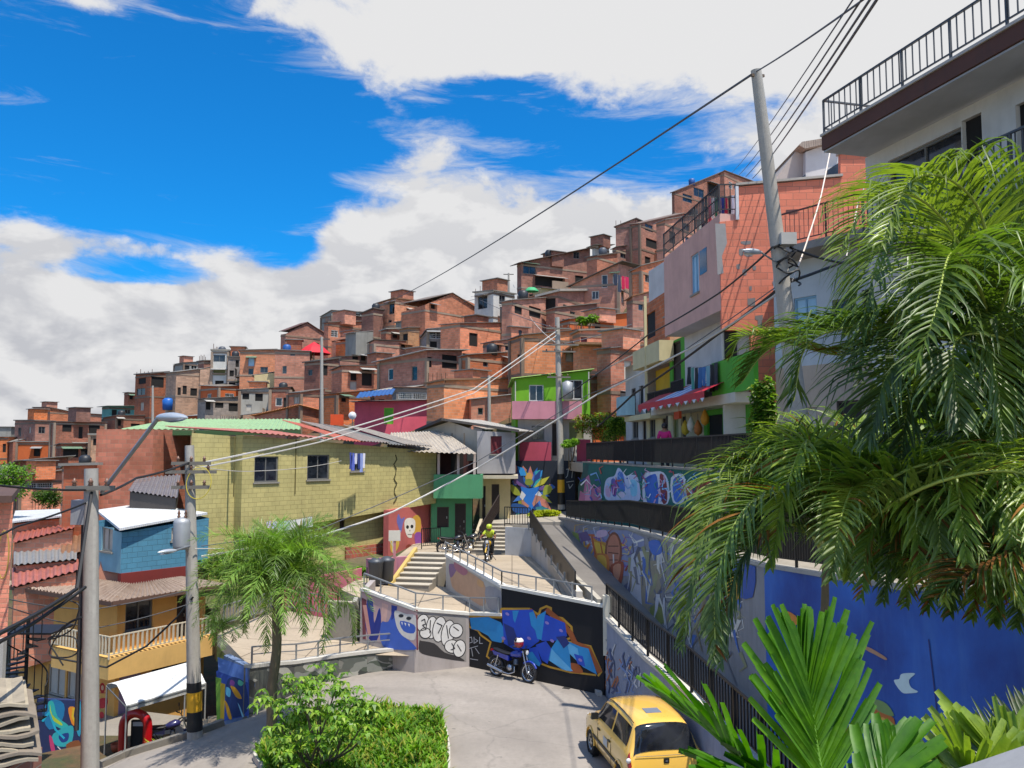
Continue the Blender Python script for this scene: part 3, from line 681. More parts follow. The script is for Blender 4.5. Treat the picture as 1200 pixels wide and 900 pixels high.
# --- black wall with the blue letters behind the motorbike
w = thing('black_wall', 'tall black wall with jagged blue and yellow letters behind the blue motorbike', 'wall', (1.0, 27, 0))
z3 = PY(589, 689, W3L[1]).z; z3r = PY(702, 712, W3R[1]).z; eW = (W2R[0]+.001, W2R[1]-.001)
mb = MB(); rwall(mb, [(eW[0], eW[1], -1, zr), (W3L[0], W3L[1], -1, zq)], .22, BLKW); rwall(mb, [(W3L[0]+.001, W3L[1]-.001, -1, z3), (W3R[0], W3R[1], -1, z3r)], .22, BLKW); part('wall', mb, w)
mb = MB(); coping(mb, [(W3L[0], W3L[1], 0, z3), (W3R[0], W3R[1], 0, z3r)], .22, concrete('#d8d4ca')); coping(mb, [(eW[0], eW[1], 0, zr), (W3L[0], W3L[1], 0, zq)], .22, concrete('#d8d4ca')); part('coping', mb, w)
mb = MB(); mb.hexa(*[[(W3R[0]-.02, W3R[1]-.08, z), (W3R[0]+.22, W3R[1]-.2, z), (W3R[0]+.24, W3R[1]+.15, z), (W3R[0], W3R[1]+.15, z)] for z in (z3r-1.35, z3r+.35)], plaster('#c9c4b4', .4)); part('pillar', mb, w)
CY, BL, DB, YL, OR = '#1f86c4', '#1746b8', '#122a72', '#b98a24', '#9a4e1e'
L = [(YL, ST(c5((562, 375), (566, 415), (600, 430), (612, 448), (650, 475), (635, 530), (660, 552)), 2.0)),
 (YL, ST(c5((566, 374), (690, 378), (692, 345), (800, 345), (838, 368), (845, 345), (868, 335), (885, 342), (886, 372), (930, 382), (965, 415), (970, 455), (935, 470), (985, 480), (1040, 492), (1060, 540), (1082, 590), (1070, 606)), 2.6)),
 (YL, ST(c5((1060, 604), (1000, 596), (960, 592), (880, 572), (850, 560)), 2.2)), (OR, ST(c5((870, 350), (930, 400), (962, 440), (980, 480), (1030, 500), (1075, 590)), 6.)), (OR, ST(c5((805, 350), (835, 395)), 5)), (OR, S(c5((940, 560), (990, 560), (1010, 595), (960, 590)), 3)), (YL, S(c5((670, 445), (700, 440), (705, 470), (680, 475)), 3)),
 (CY, c5((568, 380), (640, 376), (690, 398), (706, 430), (692, 478), (655, 470), (640, 450), (600, 428), (575, 424))), (BL, c5((694, 350), (815, 348), (832, 400), (840, 470), (800, 500), (745, 505), (702, 480))),
 (CY, c5((735, 352), (760, 352), (745, 400), (738, 385))), (CY, c5((832, 372), (866, 352), (852, 468), (832, 462), (822, 420))), (BL, c5((862, 366), (905, 385), (940, 400), (948, 452), (900, 470), (848, 470))),
 (DB, c5((700, 400), (740, 420), (760, 480), (720, 490))), (CY, c5((800, 360), (818, 355), (835, 400), (825, 430), (808, 410))), (BL, c5((826, 486), (866, 470), (890, 505), (872, 560), (850, 545))),
 (CY, c5((886, 500), (918, 452), (955, 480), (965, 590), (930, 582), (876, 545))), ('#5aa9d8', c5((888, 500), (905, 520), (972, 588), (945, 586), (880, 548))), (CY, c5((948, 470), (1000, 492), (1032, 500), (1066, 602), (1010, 572), (958, 520))), ('#5aa9d8', c5((948, 475), (958, 520), (1000, 560), (990, 500))),
 (BL, c5((800, 500), (830, 492), (850, 560), (825, 560), (800, 540))), (DB, c5((905, 455), (940, 450), (958, 480), (935, 500))), (CY, c5((790, 520), (812, 512), (845, 560), (840, 570), (800, 548))), (BL, c5((975, 520), (1010, 530), (1020, 572), (990, 560)))]
for st in (((560, 460), (575, 455), (578, 475), (562, 480)), ((585, 455), (585, 480), (600, 470), (588, 462)), ((607, 455), (607, 480), (618, 480)), ((565, 500), (600, 490)), ((575, 500), (580, 530)), ((590, 498), (605, 520)), ((570, 540), (600, 545))): L.append(('#a9aab0', ST(c5(*st), .8)))
for (x, y) in ((715, 365), (800, 460), (870, 400), (925, 430), (700, 460), (890, 470), (1000, 545)): L.append(('#8f7cc0', EL(*c5((x, y))[0], 2.6, 1.6, .6)))
mural(w, BW[0], BW[1], L)
# --- wall between middle ramp and upper terrace
A3 = (-2.5, 32.7); zt3 = PY(524, 652, A3[1]).z
w = thing('ramp_wall', 'pale wall with pink and purple stains stepping up beside the middle ramp', 'wall', (A3[0], A3[1], 1.6))
mb = MB(); rwall(mb, [(A3[0], A3[1], 1, zt3), (W3L[0]-.02, W3L[1]+.03, 1, z3)], .2, WHITEW); part('wall', mb, w)
mb = MB(); coping(mb, [(A3[0], A3[1], 1, zt3), (W3L[0]-.02, W3L[1]+.03, 1, z3)], .2, concrete('#dedad0')); part('coping', mb, w)
mural(w, A3, (W3L[0]-.02, W3L[1]+.03), [('#b9957a', S(c5((500, 175), (590, 215), (630, 260), (625, 335), (560, 300), (500, 260)), 3)), ('#7d5f86', S(c5((488, 170), (520, 180), (500, 220), (490, 215)), 3)), ('#a5677a', S(c5((510, 160), (560, 195), (545, 215), (512, 190)), 3)), ('#8f8f96', S(c5((630, 260), (688, 275), (685, 350), (640, 340)), 3)), ('#c79a6a', S(c5((600, 230), (622, 240), (618, 262), (598, 250)), 3))])
# --- parapet with solid black panel
w = thing('parapet', 'long pale parapet with a solid black panel running down beside the upper terrace', 'wall', (1.9, 27, 2.2))
PP = [(.9, 40.2, 1.9, 3.45), (1.4, 34, 1.9, 3.0), (2.0, 27.0, 2.0, 2.68)]
mb = MB(); rwall(mb, PP, .2, plaster('#b4b0aa', .6), concrete('#d5d0c6')); rwall(mb, [(-.33, 41.0, 1.9, 3.45), (.9, 40.2, 1.9, 3.45)], .2, plaster('#aeb0b2', .5)); part('wall', mb, w)
mb = MB(); rwall(mb, [(x-.05, y, z1+.04, z1+z) for (x, y, z0, z1), z in zip(PP, (.85, .8, .62))], .05, paint('#141416', .5)); part('panel', mb, w)
for k in range(9):
    mb = MB(); t = k/8; y = 40.2+(27-40.2)*t; x = interp([(27, 2.0), (34, 1.4), (40.2, .9)], y); z = interp([(27, 2.68), (34, 3.0), (40.2, 3.45)], y); mb.box((x-.12, y, z+.12), (.06, .06, .35), paint('#8a8a86')); part('bracket', mb, w)
# --- outer wall of the dark ramp
w = thing('ramp_side_wall', 'wall covered in faint blue scribbles under the barred rail, behind the taxi', 'wall', (3.3, 21.5, 0))
O = [(2.70, 25.45), (3.27, 21.5), (3.8, 18.9), (4.55, 13)]
mb = MB(); rwall(mb, [(x, y, -1.2, rz_(y)-.02) for x, y in O], .18, plaster('#8c92a4', .6)); part('wall', mb, w)
mb = MB(); coping(mb, [(x, y, 0, rz_(y)) for x, y in O], .18, concrete('#cfc9bd')); part('coping', mb, w)
L = []
for k in range(46):
    x = rr.uniform(707, 752); y0 = 732+(x-705)*.9; y = rr.uniform(y0+6, min(806, y0+70)); q = [(x, y), (x+rr.uniform(-4, 4), y+rr.uniform(4, 10)), (x+rr.uniform(-5, 6), y+rr.uniform(8, 18))]
    q = [(min(751, max(706, a)), min(812, b)) for a, b in q]; L.append((['#46557e', '#39466c', '#6d86b8', '#a8643e', '#c0c2c8'][k % 5], ST(q, rr.uniform(.8, 2.2))))
mural(w, O[0], O[1], L)
w = thing('kerb_wall', 'thin low kerb wall between the sunny strip and the dark ramp', 'wall', (2.1, 30, 2.4))
mb = MB(); rwall(mb, [(x, y, z0-.5, z1-.25) for x, y, z0, z1 in W5], .16, plaster('#8d8980', .5), concrete('#b4ad9f')); part('wall', mb, w)
BLUEW, nt_, b_ = newmat('blue_wall_paint'); uv_ = _n(nt_, 'ShaderNodeUVMap').outputs[0]     # rolled on in uneven coats
a_ = _mix(nt_, _rng(nt_, _noise(nt_, uv_, .32, 6, .6), .36, .64), hexc('#173a86'), hexc('#2c68c0')); a_ = _mix(nt_, _rng(nt_, streaks(nt_, uv_), .5, .8, 0, .5), a_, hexc('#4a7ab8')); a_ = _mix(nt_, _rng(nt_, _noise(nt_, uv_, 3, 8, .75), .62, .72, 0, .4), a_, hexc('#16305c'))
nt_.links.new(a_, b_.inputs['Base Color']); b_.inputs['Roughness'].default_value = .7; _bump(nt_, b_, _noise(nt_, uv_, 12, 5), .3, .01)
# --- long mural wall on the right
M1P = [(M1x(y), y, rz_(y)-.6, m1top(y)) for y in (45.5, 38, 33, 29.3, 23.6, 17, 12, 9)]
w = thing('mural_wall', 'long lower mural wall, yellow and brown faces at the far end, blue with a white dove near the palms', 'wall', (M1x(25), 25, 2))
mb = MB(); rwall(mb, M1P[:6], .25, plaster('#8f8e90', .7)); rwall(mb, [(x, y, 0, z1) for x, y, z0, z1 in M1P[5:]], .25, BLUEW); part('wall', mb, w)
mb = MB(); coping(mb, M1P, .25, concrete('#a8a39a'), h=.07); part('coping', mb, w)
c6 = lambda *p: cr(560, 450, 4, p)
c7 = lambda *p: cr(600, 650, 5, p)
L = [('#7c86a8', c6((440, 690), (520, 685), (700, 684), (780, 720), (780, 900), (620, 900))), ('#5b4a86', c6((470, 700), (510, 690), (530, 730), (490, 740))), ('#7f9a4a', c6((440, 690), (470, 700), (480, 745), (450, 715))), ('#c9a9c0', S(c6((560, 690), (600, 685), (605, 710), (560, 720)), 3)),
 ('#c88a1e', S(c6((530, 715), (560, 735), (600, 745), (612, 790), (605, 860), (615, 895), (585, 880), (560, 850), (545, 790)), 3)), ('#d9b32c', S(c6((545, 740), (600, 765), (595, 800), (575, 850), (562, 800)), 3)), ('#b4471c', ST(c6((535, 712), (548, 790), (562, 850), (590, 892)), 2)), ('#b4471c', ST(c6((575, 745), (585, 800), (600, 850)), 1.5)),
 ('#7d4028', EL(*c6((635, 790))[0], 10, 24, .03)), ('#b9735a', EL(*c6((635, 785))[0], 7.6, 20, .03)), ('#5b2c1c', ST(c6((612, 760), (658, 760)), 1.2)), ('#5b2c1c', ST(c6((612, 790), (658, 795)), 1.2)), ('#5b2c1c', ST(c6((615, 825), (655, 825)), 1.2)), ('#d8d0c8', ST(c6((635, 800), (637, 860)), 1.6)),
 ('#9b3f1e', S(c7((580, 60), (650, 40), (650, 120), (630, 190), (600, 190), (590, 120)), 3)), ('#c98868', S(c7((592, 70), (636, 55), (632, 120), (615, 165), (602, 150)), 3)), ('#c9722a', S(c7((480, 0), (560, 0), (570, 80), (545, 130), (500, 70)), 3)), ('#dcae35', S(c7((500, 5), (545, 10), (555, 70), (540, 105), (510, 55)), 3)), ('#3a6dae', S(c7((440, 10), (470, 10), (500, 60), (560, 130), (590, 170), (575, 170), (500, 100)), 3)),
 ('#4f5470', S(c7((640, 200), (700, 160), (700, 280), (660, 255)), 3)), ('#b9bac0', S(c7((700, 0), (800, 0), (810, 200), (760, 330), (705, 290), (690, 160)), 3)), ('#8c8470', S(c7((760, 60), (870, 60), (860, 260), (800, 350), (765, 320)), 3)), ('#6f7a3a', S(c7((810, 300), (870, 290), (900, 380), (860, 410), (820, 385)), 3))]
for k in range(70):
    x = rr.uniform(735, 870); t = (x-700)/170; y = rr.uniform(638, 690+(x-735)*.75); q = [(x, y), (x+rr.uniform(-9, 9), y+rr.uniform(8, 20)), (x+rr.uniform(-8, 10), y+rr.uniform(18, 40))]
    L.append((['#b9bac0', '#6a6d78', '#7f745c', '#c7c5bd', '#4d5468', '#8d8f6a', '#3f68b0'][k % 7 if x < 800 else (k*3) % 7], ST(q, rr.uniform(1.5, 5), .8)))
L += [('#2b62b8', S(c6((800, 740), (850, 735), (862, 790), (820, 800)), 3)), ('#2550a0', S([(835, 640), (880, 640), (882, 700), (850, 690), (838, 668)], 3)), ('#c99a28', S([(850, 680), (862, 676), (866, 700), (856, 706)], 3)), ('#3a78d0', EL(822, 697, 5, 6))]
for k in range(150):
    x = rr.uniform(672, 872); yb_ = 640+max(0, x-672)*.82; yt_ = 624+max(0, x-732)*.22; y = rr.uniform(yt_+2, max(yt_+6, min(yb_-14, 745))); a_ = rr.uniform(0, 6.3); l_ = rr.uniform(4, 13); q = [(x, y), (x+l_*cos(a_), y+l_*sin(a_)*1.2), (x+l_*1.6*cos(a_+.6), y+l_*1.8*sin(a_+.6))]
    pal = ['#d9a92c', '#c8641e', '#7a4a9a', '#b8bcd0', '#8a2f1c', '#e0c060', '#5a6ab0'] if x < 740 else ['#c8c6be', '#6a6d78', '#8f846c', '#dad8d0', '#4d5468', '#8d8f6a', '#3f68b0', '#a09a88']
    L.insert(1+k % len(L), (pal[k % len(pal)], ST(q, rr.uniform(.8, 3.2), .5)))
mural(w, M1P[0][:2], M1P[7][:2], L, step=.00006, clip=lambda p: m1top(p.y)-.03)
c8 = lambda *p: cr(780, 620, 2.857, p)
mural(w, M1P[0][:2], M1P[7][:2], [('#cfe2e0', S(c8((764, 508), (782, 502), (788, 486), (812, 482), (836, 484), (815, 505), (822, 530), (846, 545), (815, 550), (790, 546)), 3)), ('#b98a6a', S(c8((664, 392), (690, 400), (738, 430), (735, 438), (700, 420), (672, 405)), 3)), ('#1a2f78', ST(c8((880, 370), (905, 580), (915, 700)), 1.4)), ('#1a2f78', ST(c8((700, 600), (800, 690)), 1.0)),
  ('#c2692a', S(c8((700, 600), (745, 620), (768, 650), (740, 740), (700, 760), (690, 680)), 3)), ('#7d9a5a', S(c8((700, 570), (740, 585), (765, 625), (735, 620), (702, 600)), 3)), ('#e0a948', EL(*c8((725, 650))[0], 5, 7)), ('#b54a3a', EL(*c8((715, 700))[0], 4, 6)), ('#d8862c', S(c8((390, 270), (435, 290), (440, 320), (400, 316)), 3))], name='dove_mural', off0=.008, clip=lambda p: m1top(p.y)-.03)
# --- teal mural wall above it
M2P = [(M2x(y), y, m1top(y)-.6, 6.45) for y in (45.5, 38, 30, 23, 17, 12, 9)]
w = thing('teal_mural_wall', 'teal mural wall with pink crystals and blue birds below the upper street', 'wall', (M2x(30), 30, 4))
mb = MB(); rwall(mb, M2P, .25, plaster('#14645c', .3)); part('wall', mb, w)
mb = MB(); coping(mb, M2P, .25, concrete('#8a857c'), h=.07); part('coping', mb, w)
L = [('#0c4a48', c6((470, 480), (500, 380), (520, 370), (500, 560), (470, 575)))]
L += [('#a8638f', c6((470, 565), (480, 500), (495, 510), (505, 440), (520, 425), (530, 470), (545, 490), (575, 480), (580, 560), (500, 575))), ('#c78bb0', c6((500, 560), (512, 450), (525, 520), (545, 560)))]
L += [('#b9c4e0', S(c6((595, 470), (610, 440), (640, 430), (655, 395), (670, 400), (690, 430), (720, 425), (750, 440), (760, 540), (700, 560), (600, 540)), 3)), ('#4a55a8', S(c6((625, 450), (645, 450), (650, 520), (630, 520)), 3)), ('#3d74c8', S(c6((655, 420), (680, 420), (690, 500), (660, 520)), 3)), ('#c9a4c4', S(c6((600, 480), (620, 480), (620, 530), (600, 520)), 3)), ('#7ec3e0', S(c6((715, 450), (745, 460), (745, 520), (718, 520)), 3)), ('#d8c9dc', EL(*c6((670, 520))[0], 5, 4)), ('#8c4a9c', EL(*c6((640, 490))[0], 3, 8)),
 ('#cdd3de', S(c6((775, 430), (820, 412), (870, 415), (895, 470), (890, 560), (800, 575), (775, 555)), 3)), ('#1f63c0', S(c6((785, 445), (815, 425), (840, 435), (845, 560), (800, 565), (783, 500)), 3)), ('#7d2030', S(c6((852, 425), (878, 440), (888, 500), (885, 555), (862, 550)), 3)), ('#d7d9de', S(c6((905, 440), (960, 422), (975, 480), (965, 550), (915, 555)), 3)), ('#2b6cc8', S(c6((915, 450), (955, 435), (965, 500), (950, 550), (920, 545)), 3)),
 ('#c9c4c0', S(c6((970, 480), (990, 470), (1005, 510), (985, 545), (972, 530)), 3)), ('#8f2a28', S(c6((975, 490), (992, 482), (1000, 515), (985, 535)), 3)), ('#8a2f1e', S(c6((1010, 520), (1040, 460), (1075, 440), (1110, 470), (1140, 450), (1180, 470), (1180, 540), (1040, 560)), 3)), ('#c4622a', S(c6((1035, 520), (1060, 500), (1085, 520), (1070, 545), (1040, 545)), 3)), ('#8a2f1e', S([(850, 560), (870, 566), (900, 575), (900, 600), (860, 600), (845, 590)], 3))]
for k in range(90):
    x = rr.uniform(680, 845); y = rr.uniform(551, 588); a_ = rr.uniform(0, 6.3); l_ = rr.uniform(3, 8); q = [(x, y), (x+l_*cos(a_), y+l_*sin(a_)*1.3), (x+l_*1.6*cos(a_+.7), y+l_*1.8*sin(a_+.7))]
    L.append((['#d8a8c8', '#8ac4e8', '#2a4ab0', '#e0e4ec', '#a03a6a', '#3a9a8a', '#7ab0e0', '#c84a3a'][k % 8 if x < 820 else 7-k % 2], ST(q, rr.uniform(.7, 2.2), .5)))
mural(w, M2P[0][:2], M2P[-1][:2], L, step=.0003, clip=lambda p: 6.42)
# --- blue mural under the lime house
A0 = (-.25, 50.9); B0 = (3.75, 50.9)
w = thing('blue_mural_wall', 'dark wall with a fan of blue, yellow and violet shards beside the tall pole', 'wall', (1.7, 50.9, 3.2))
mb = MB(); rwall(mb, [(A0[0], A0[1], 2.5, 6.5), (B0[0], B0[1], 2.5, 6.5)], .25, plaster('#17202e', .2)); part('wall', mb, w)
cx, cy = 622, 575; L = []
cols = ['#1c5fb0', '#2f8fd0', '#123a80', '#8a8f2c', '#6a4a8c', '#2aa0a8', '#c07a6a', '#1a2c60', '#b9b43a', '#3c74c8']
for k in range(26):
    a = -pi*.5+(k-12.5)*.235; r1 = 17+(k*7 % 5)*3.2+8*abs(cos(a)); a2 = a+.16
    t = (cx+r1*cos(a+.1)*.95, cy+r1*sin(a+.1)*.95)
    if 599 < t[0] < 650 and 541 < t[1] < 606: L.append((cols[k*3 % 10], [(cx+4*cos(a), cy+4*sin(a)), (cx+r1*.6*cos(a-.1), cy+r1*.6*sin(a-.1)), t, (cx+r1*.6*cos(a2+.12), cy+r1*.6*sin(a2+.12))]))
for k in range(60):
    a = rr.uniform(0, 2*pi); r0_ = rr.uniform(6, 26); r1_ = r0_+rr.uniform(6, 15); x_, y_ = cx+r0_*cos(a), cy+r0_*sin(a)*1.05; x2, y2 = cx+r1_*cos(a+.1), cy+r1_*sin(a+.1)*1.05; w_ = rr.uniform(1.5, 4)
    pl = [(x_, y_), ((x_+x2)/2-w_*sin(a), (y_+y2)/2+w_*cos(a)), (x2, y2), ((x_+x2)/2+w_*sin(a), (y_+y2)/2-w_*cos(a))]
    if all(599.5 < q[0] < 651 and 542 < q[1] < 609 for q in pl): L.insert(0, (cols[k % 10], pl))
L += [('#1c6fc8', c6((200, 480), (240, 490), (290, 480), (270, 560), (245, 600), (220, 560))), ('#c8cdd6', c6((205, 500), (225, 520), (210, 545), (196, 530))), ('#c8cdd6', c6((285, 500), (300, 520), (280, 540), (268, 520))), ('#8e9a2e', S(c6((155, 470), (185, 490), (200, 520), (175, 520), (155, 500)), 3)), ('#8e9a2e', S(c6((315, 475), (345, 480), (340, 510), (305, 520)), 3)), ('#b07a6a', c6((205, 540), (240, 570), (235, 580), (205, 560))), ('#b07a6a', c6((270, 520), (305, 530), (260, 575), (255, 560))),
  ('#2a8fd8', c6((185, 385), (215, 395), (230, 430), (200, 430))), ('#c9a050', EL(*c6((240, 435))[0], 4, 5)), ('#7a8a30', EL(*c6((240, 460))[0], 5, 4)), ('#134a90', S(c6((160, 560), (220, 570), (240, 605), (170, 600)), 3)), ('#2a7a8a', S(c6((270, 580), (300, 575), (340, 590), (290, 605)), 3))]
mural(w, A0, B0, L)
mural(w, A0, B0, [('#9aa0a0', ST(c6((415, 400), (425, 398), (420, 430), (412, 440)), .8)), ('#9aa0a0', ST(c6((432, 405), (445, 400), (440, 440)), .8)), ('#9aa0a0', ST(c6((415, 460), (450, 455)), .8)), ('#9aa0a0', ST(c6((425, 470), (430, 490), (445, 470)), .8))], name='tag_writing', off0=.04)
# --- pink wall under the yellow house
pa = PZ(366, 716, 1.0); pb = PZ(423, 712, 1.1)
w = thing('pink_wall', 'pink painted garden wall below the yellow house, sloping top', 'wall', tuple(pa))
mb = MB(); z1 = PY(372, 676, pa.y).z; z2 = PY(423, 666, pb.y).z
rwall(mb, [(pa.x-1.5, pa.y+.3, .2, z1-.1), (pa.x, pa.y, .2, z1), (pb.x, pb.y, .2, z2)], .2, plaster('#c46a78', .55)); part('wall', mb, w)
mb = MB(); rwall(mb, [(pb.x+.05, pb.y+1.5, 1, PY(425, 655, pb.y+1.5).z), (pb.x+1.5, pb.y+3.2, 1, PY(466, 652, pb.y+3.2).z)], .2, plaster('#b8788a', .6)); part('wall', mb, w)
# green bank between the terraces and the yellow house
slab('bank', [(-10.9, 32.2, .8), (-8.6, 33, 1.0), (-6.2, 33.6, 1.2), (-6.0, 33.9, 2.0), (-5.2, 35.5, 2.2), (-5.2, 47, 2.1), (-13.2, 36.2, 1.3)], 1.5, soil('#6a6048', '#46561f'))
# ================================================================== HOUSES
def v2(p): return Vector((p[0], p[1]))
def meetx(C, d, px, py):
    """length along plan direction d from C where the photo column px is met"""
    q = ray(px, py); r = q.x/q.y
    return (r*C[1]-C[0])/(d[0]-r*d[1])
HN = {}
def house(name, label, px, top, base, mat, Y=None, th=None, wins=(), roof='flat', roofc='#8a857c', side=6., group=None, over=.18, matL=None, detail=0, cat='house', z0=None, drop=3.0, tc=None, rt=.12, extra=None, sc=1.0):
    """px = (left, corner, right) photo columns; top/base = photo rows at the corner (top may be a triple)"""
    x0, xc, x1 = px; top = top if isinstance(top, tuple) else (top, top, top) ; flat = top[0] == top[1] == top[2]
    if Y is None: Y = hillY(xc, base)*sc
    C3 = PY(xc, base, Y); C = Vector((C3.x, C3.y)); zb = C3.z if z0 is None else z0
    two = x0 < xc < x1
    if th is None: th = 42 if two else (12 if xc == x1 else 78)
    t = radians(th); dl = Vector((-cos(t), sin(t))); dr = Vector((sin(t), cos(t)))
    LL = meetx(C, dl, x0, base) if x0 < xc else side
    LR = meetx(C, dr, x1, base) if x1 > xc else side
    if LL < 0 or LL > 40: LL = side
    if LR < 0 or LR > 40: LR = side
    Lp = C+dl*LL; Rp = C+dr*LR; Bk = C+dl*LL+dr*LR
    zc = PY(xc, top[1], Y).z
    zl = zc if (flat or x0 == xc) else PY(x0, top[0], Lp.y).z
    zr = zc if (flat or x1 == xc) else PY(x1, top[2], Rp.y).z
    zk = zl+zr-zc
    root = thing(name, label, cat, (C.x, C.y, zb-drop), group)
    nL = Vector((dl.y, -dl.x))*-1; nR = Vector((dr.y, -dr.x))
    WL, WR = [], []
    for wdef in wins:
        kind, a, b, c, d = wdef
        cxp = (a+c)/2
        if (two and cxp < xc) or (not two and xc == x1):
            A = Lp; dd = -dl; n = Vector((dd.y, -dd.x)); lst = WL; Lw = LL
        else:
            A = C; dd = dr; n = Vector((dd.y, -dd.x)); lst = WR; Lw = LR
        p = PW(a, (b+d)/2, A, n); q = PW(c, (b+d)/2, A, n); u0 = (v2(p)-A).dot(dd); u1 = (v2(q)-A).dot(dd)
        v1 = PW(cxp, b, A, n).z; v0 = PW(cxp, d, A, n).z
        u0 = max(u0, .06); u1 = min(u1, Lw-.06); zt = min(zl, zr, zc)-.06 if not flat else zc-.06
        v1 = min(v1, max(zl, zc, zr)-.06)
        if u1-u0 > .12 and v1-v0 > .12: lst.append((kind, u0, u1, v0, v1, A, dd, n))
    zw = zb-drop; hill = (group is not None) and detail == 0; rg = random.Random(sum(map(ord, label)))
    if hill:
        for lst, A, dd, Lw in ((WL, Lp, -dl, LL), (WR, C, dr, LR)):
            n = Vector((dd.y, -dd.x)); zt = min(zl, zc, zr)
            for lev in range(2):
                z1 = zt-.7-2.7*lev
                if z1-1.2 < zb-.5 and lev: continue
                k = int(Lw/2.6)
                for i in range(k):
                    if rg.random() < .5: continue
                    u = (i+.5)*Lw/k; w_ = rg.choice((.7, .9, 1.1)); h_ = rg.choice((.8, 1.0, 1.2)); dk = rg.random() < .12
                    if dk: h_ = 1.9
                    a_ = (u-w_/2, u+w_/2, z1-h_, z1)
                    if any(a_[0] < q[2]+.25 and a_[1] > q[1]-.25 and a_[2] < q[4]+.2 and a_[3] > q[3]-.2 for q in lst) or a_[0] < .2 or a_[1] > Lw-.2: continue
                    lst.append((rg.choice('owcgWoc') if not dk else 'd', *a_, A, dd, n))
    mb = MB()
    wall(mb, Lp, C, zw, zl, zc, [w[1:5] for w in WL], matL or mat); wall(mb, C, Rp, zw, zc, zr, [w[1:5] for w in WR], mat)
    part('wall', mb, root)
    mb = MB(); wall(mb, Rp, Bk, zw, zr, zk, [], mat); wall(mb, Bk, Lp, zw, zk, zl, [], mat); part('rear_wall', mb, root)
    for w in WL+WR: window(root, w[0], w[5], w[6], w[7], w[1:5], detail=detail)
    if hill:
        cm2 = rg.choice(('#8a7360', '#94826f', '#7a6656', '#9a8674')); e = .035; zt = min(zl, zc, zr); m2 = concrete(cm2)
        for A, B in ((Lp, C), (C, Rp)):
            d_, n_ = unit2(A, B)
            for lev in range(3):
                z = zt-2.55*lev-.12
                if z < zb-2: break
                a = A+n_*e; b = B+n_*e; mb = MB(); mb.hexa(*[[(a.x, a.y, q), (b.x, b.y, q), (B.x, B.y, q), (A.x, A.y, q)] for q in (z-.2, z)], m2); part('floor_band', mb, root)
        if rg.random() < .45:
            for P_, s_ in ((Lp, dl), (C, -dl), (Rp, dr)): mb = MB(); mb.box((P_.x, P_.y, (zw+zt)/2-.05), (.26, .26, zt-zw-.15), m2, rz=radians(-th)); part('corner_column', mb, root)
        for lst in (WL, WR):
            for w in lst:
                if rg.random() < .22:
                    A, dd, n = w[5], w[6], w[7]; mb = MB(); a = A+dd*(w[1]-.25); b = A+dd*(w[2]+.25); z = w[4]+.12; o_ = rg.uniform(.4, .8)
                    mb.hexa([(a.x+n.x*o_, a.y+n.y*o_, z-.2), (b.x+n.x*o_, b.y+n.y*o_, z-.2), (b.x, b.y, z), (a.x, a.y, z)], [(a.x+n.x*o_, a.y+n.y*o_, z-.16), (b.x+n.x*o_, b.y+n.y*o_, z-.16), (b.x, b.y, z+.04), (a.x, a.y, z+.04)], tin(rg.choice(('#9a9a98', '#b8b4ac', '#8a5a40', '#6f8a70')), .4)); part('awning', mb, root)
        if rg.random() < .8:      # lean-to built against the wider face
            A, dd, Lw = (Lp, -dl, LL) if LL > LR else (C, dr, LR); n = Vector((dd.y, -dd.x)); u0 = Lw*rg.uniform(.0, .45); u1 = min(Lw, u0+rg.uniform(2.2, 4.5)); dp = rg.uniform(1.2, 2.6); z = zt-rg.uniform(2.3, 3.6); am = rg.choice((BA, BB, BC, BD, BE, BT, GREYP, ORG, CRM)); a = A+dd*u0+n*dp; b = A+dd*u1+n*dp; a0 = A+dd*u0; b0 = A+dd*u1; hs_ = []
            if u1-u0 > 2.4: hs_ = [(.5, 1.3, z-1.7, z-.7)]
            mb = MB(); wall(mb, a, b, zw, z, z, hs_, am); wall(mb, b, b0, zw, z, z+.3, [], am); wall(mb, a0, a, zw, z+.3, z, [], am); part('annex', mb, root)
            for h_ in hs_: window(root, rg.choice('owcg'), a, dd, n, h_, detail=0)
            mb = MB(); e = n*.3; mb.hexa([(a.x+e.x, a.y+e.y, z-.02), (b.x+e.x, b.y+e.y, z-.02), (b0.x, b0.y, z+.4), (a0.x, a0.y, z+.4)], [(a.x+e.x, a.y+e.y, z+.03), (b.x+e.x, b.y+e.y, z+.03), (b0.x, b0.y, z+.45), (a0.x, a0.y, z+.45)], tin(rg.choice(('#b4b0a8', '#8a8680', '#9a6a4a', '#a8a49c', '#74695e')), .4)); part('annex_roof', mb, root)
        if rg.random() < .35:     # small block room on the roof
            p_ = C+dl*LL*rg.uniform(.35, .7)+dr*LR*.5; mb = MB(); w_ = rg.uniform(1.4, 2.4); h_ = rg.uniform(1.0, 1.7); mb.box((p_.x, p_.y, zt+h_/2), (w_, 1.6, h_), rg.choice((BA, BC, BD, GREYP)), rz=radians(-th)); mb.box((p_.x, p_.y, zt+h_+.04), (w_+.4, 2.0, .07), tin('#8a8680', .4), rz=radians(-th)); part('roof_room', mb, root)
        if rg.random() < .3:      # balcony slab with a rail on the wider face
            A, dd, Lw = (Lp, -dl, LL) if LL > LR else (C, dr, LR); n = Vector((dd.y, -dd.x)); u0 = Lw*rg.uniform(.05, .4); u1 = min(Lw-.1, u0+rg.uniform(2, 3.4)); z = zt-2.6; mb = MB(); a = A+dd*u0; b = A+dd*u1; o_ = .8
            q = lambda z0, z1, k0, k1: mb.hexa(*[[(a.x+n.x*k1, a.y+n.y*k1, z), (b.x+n.x*k1, b.y+n.y*k1, z), (b.x+n.x*k0, b.y+n.y*k0, z), (a.x+n.x*k0, a.y+n.y*k0, z)] for z in (z0, z1)], m2)
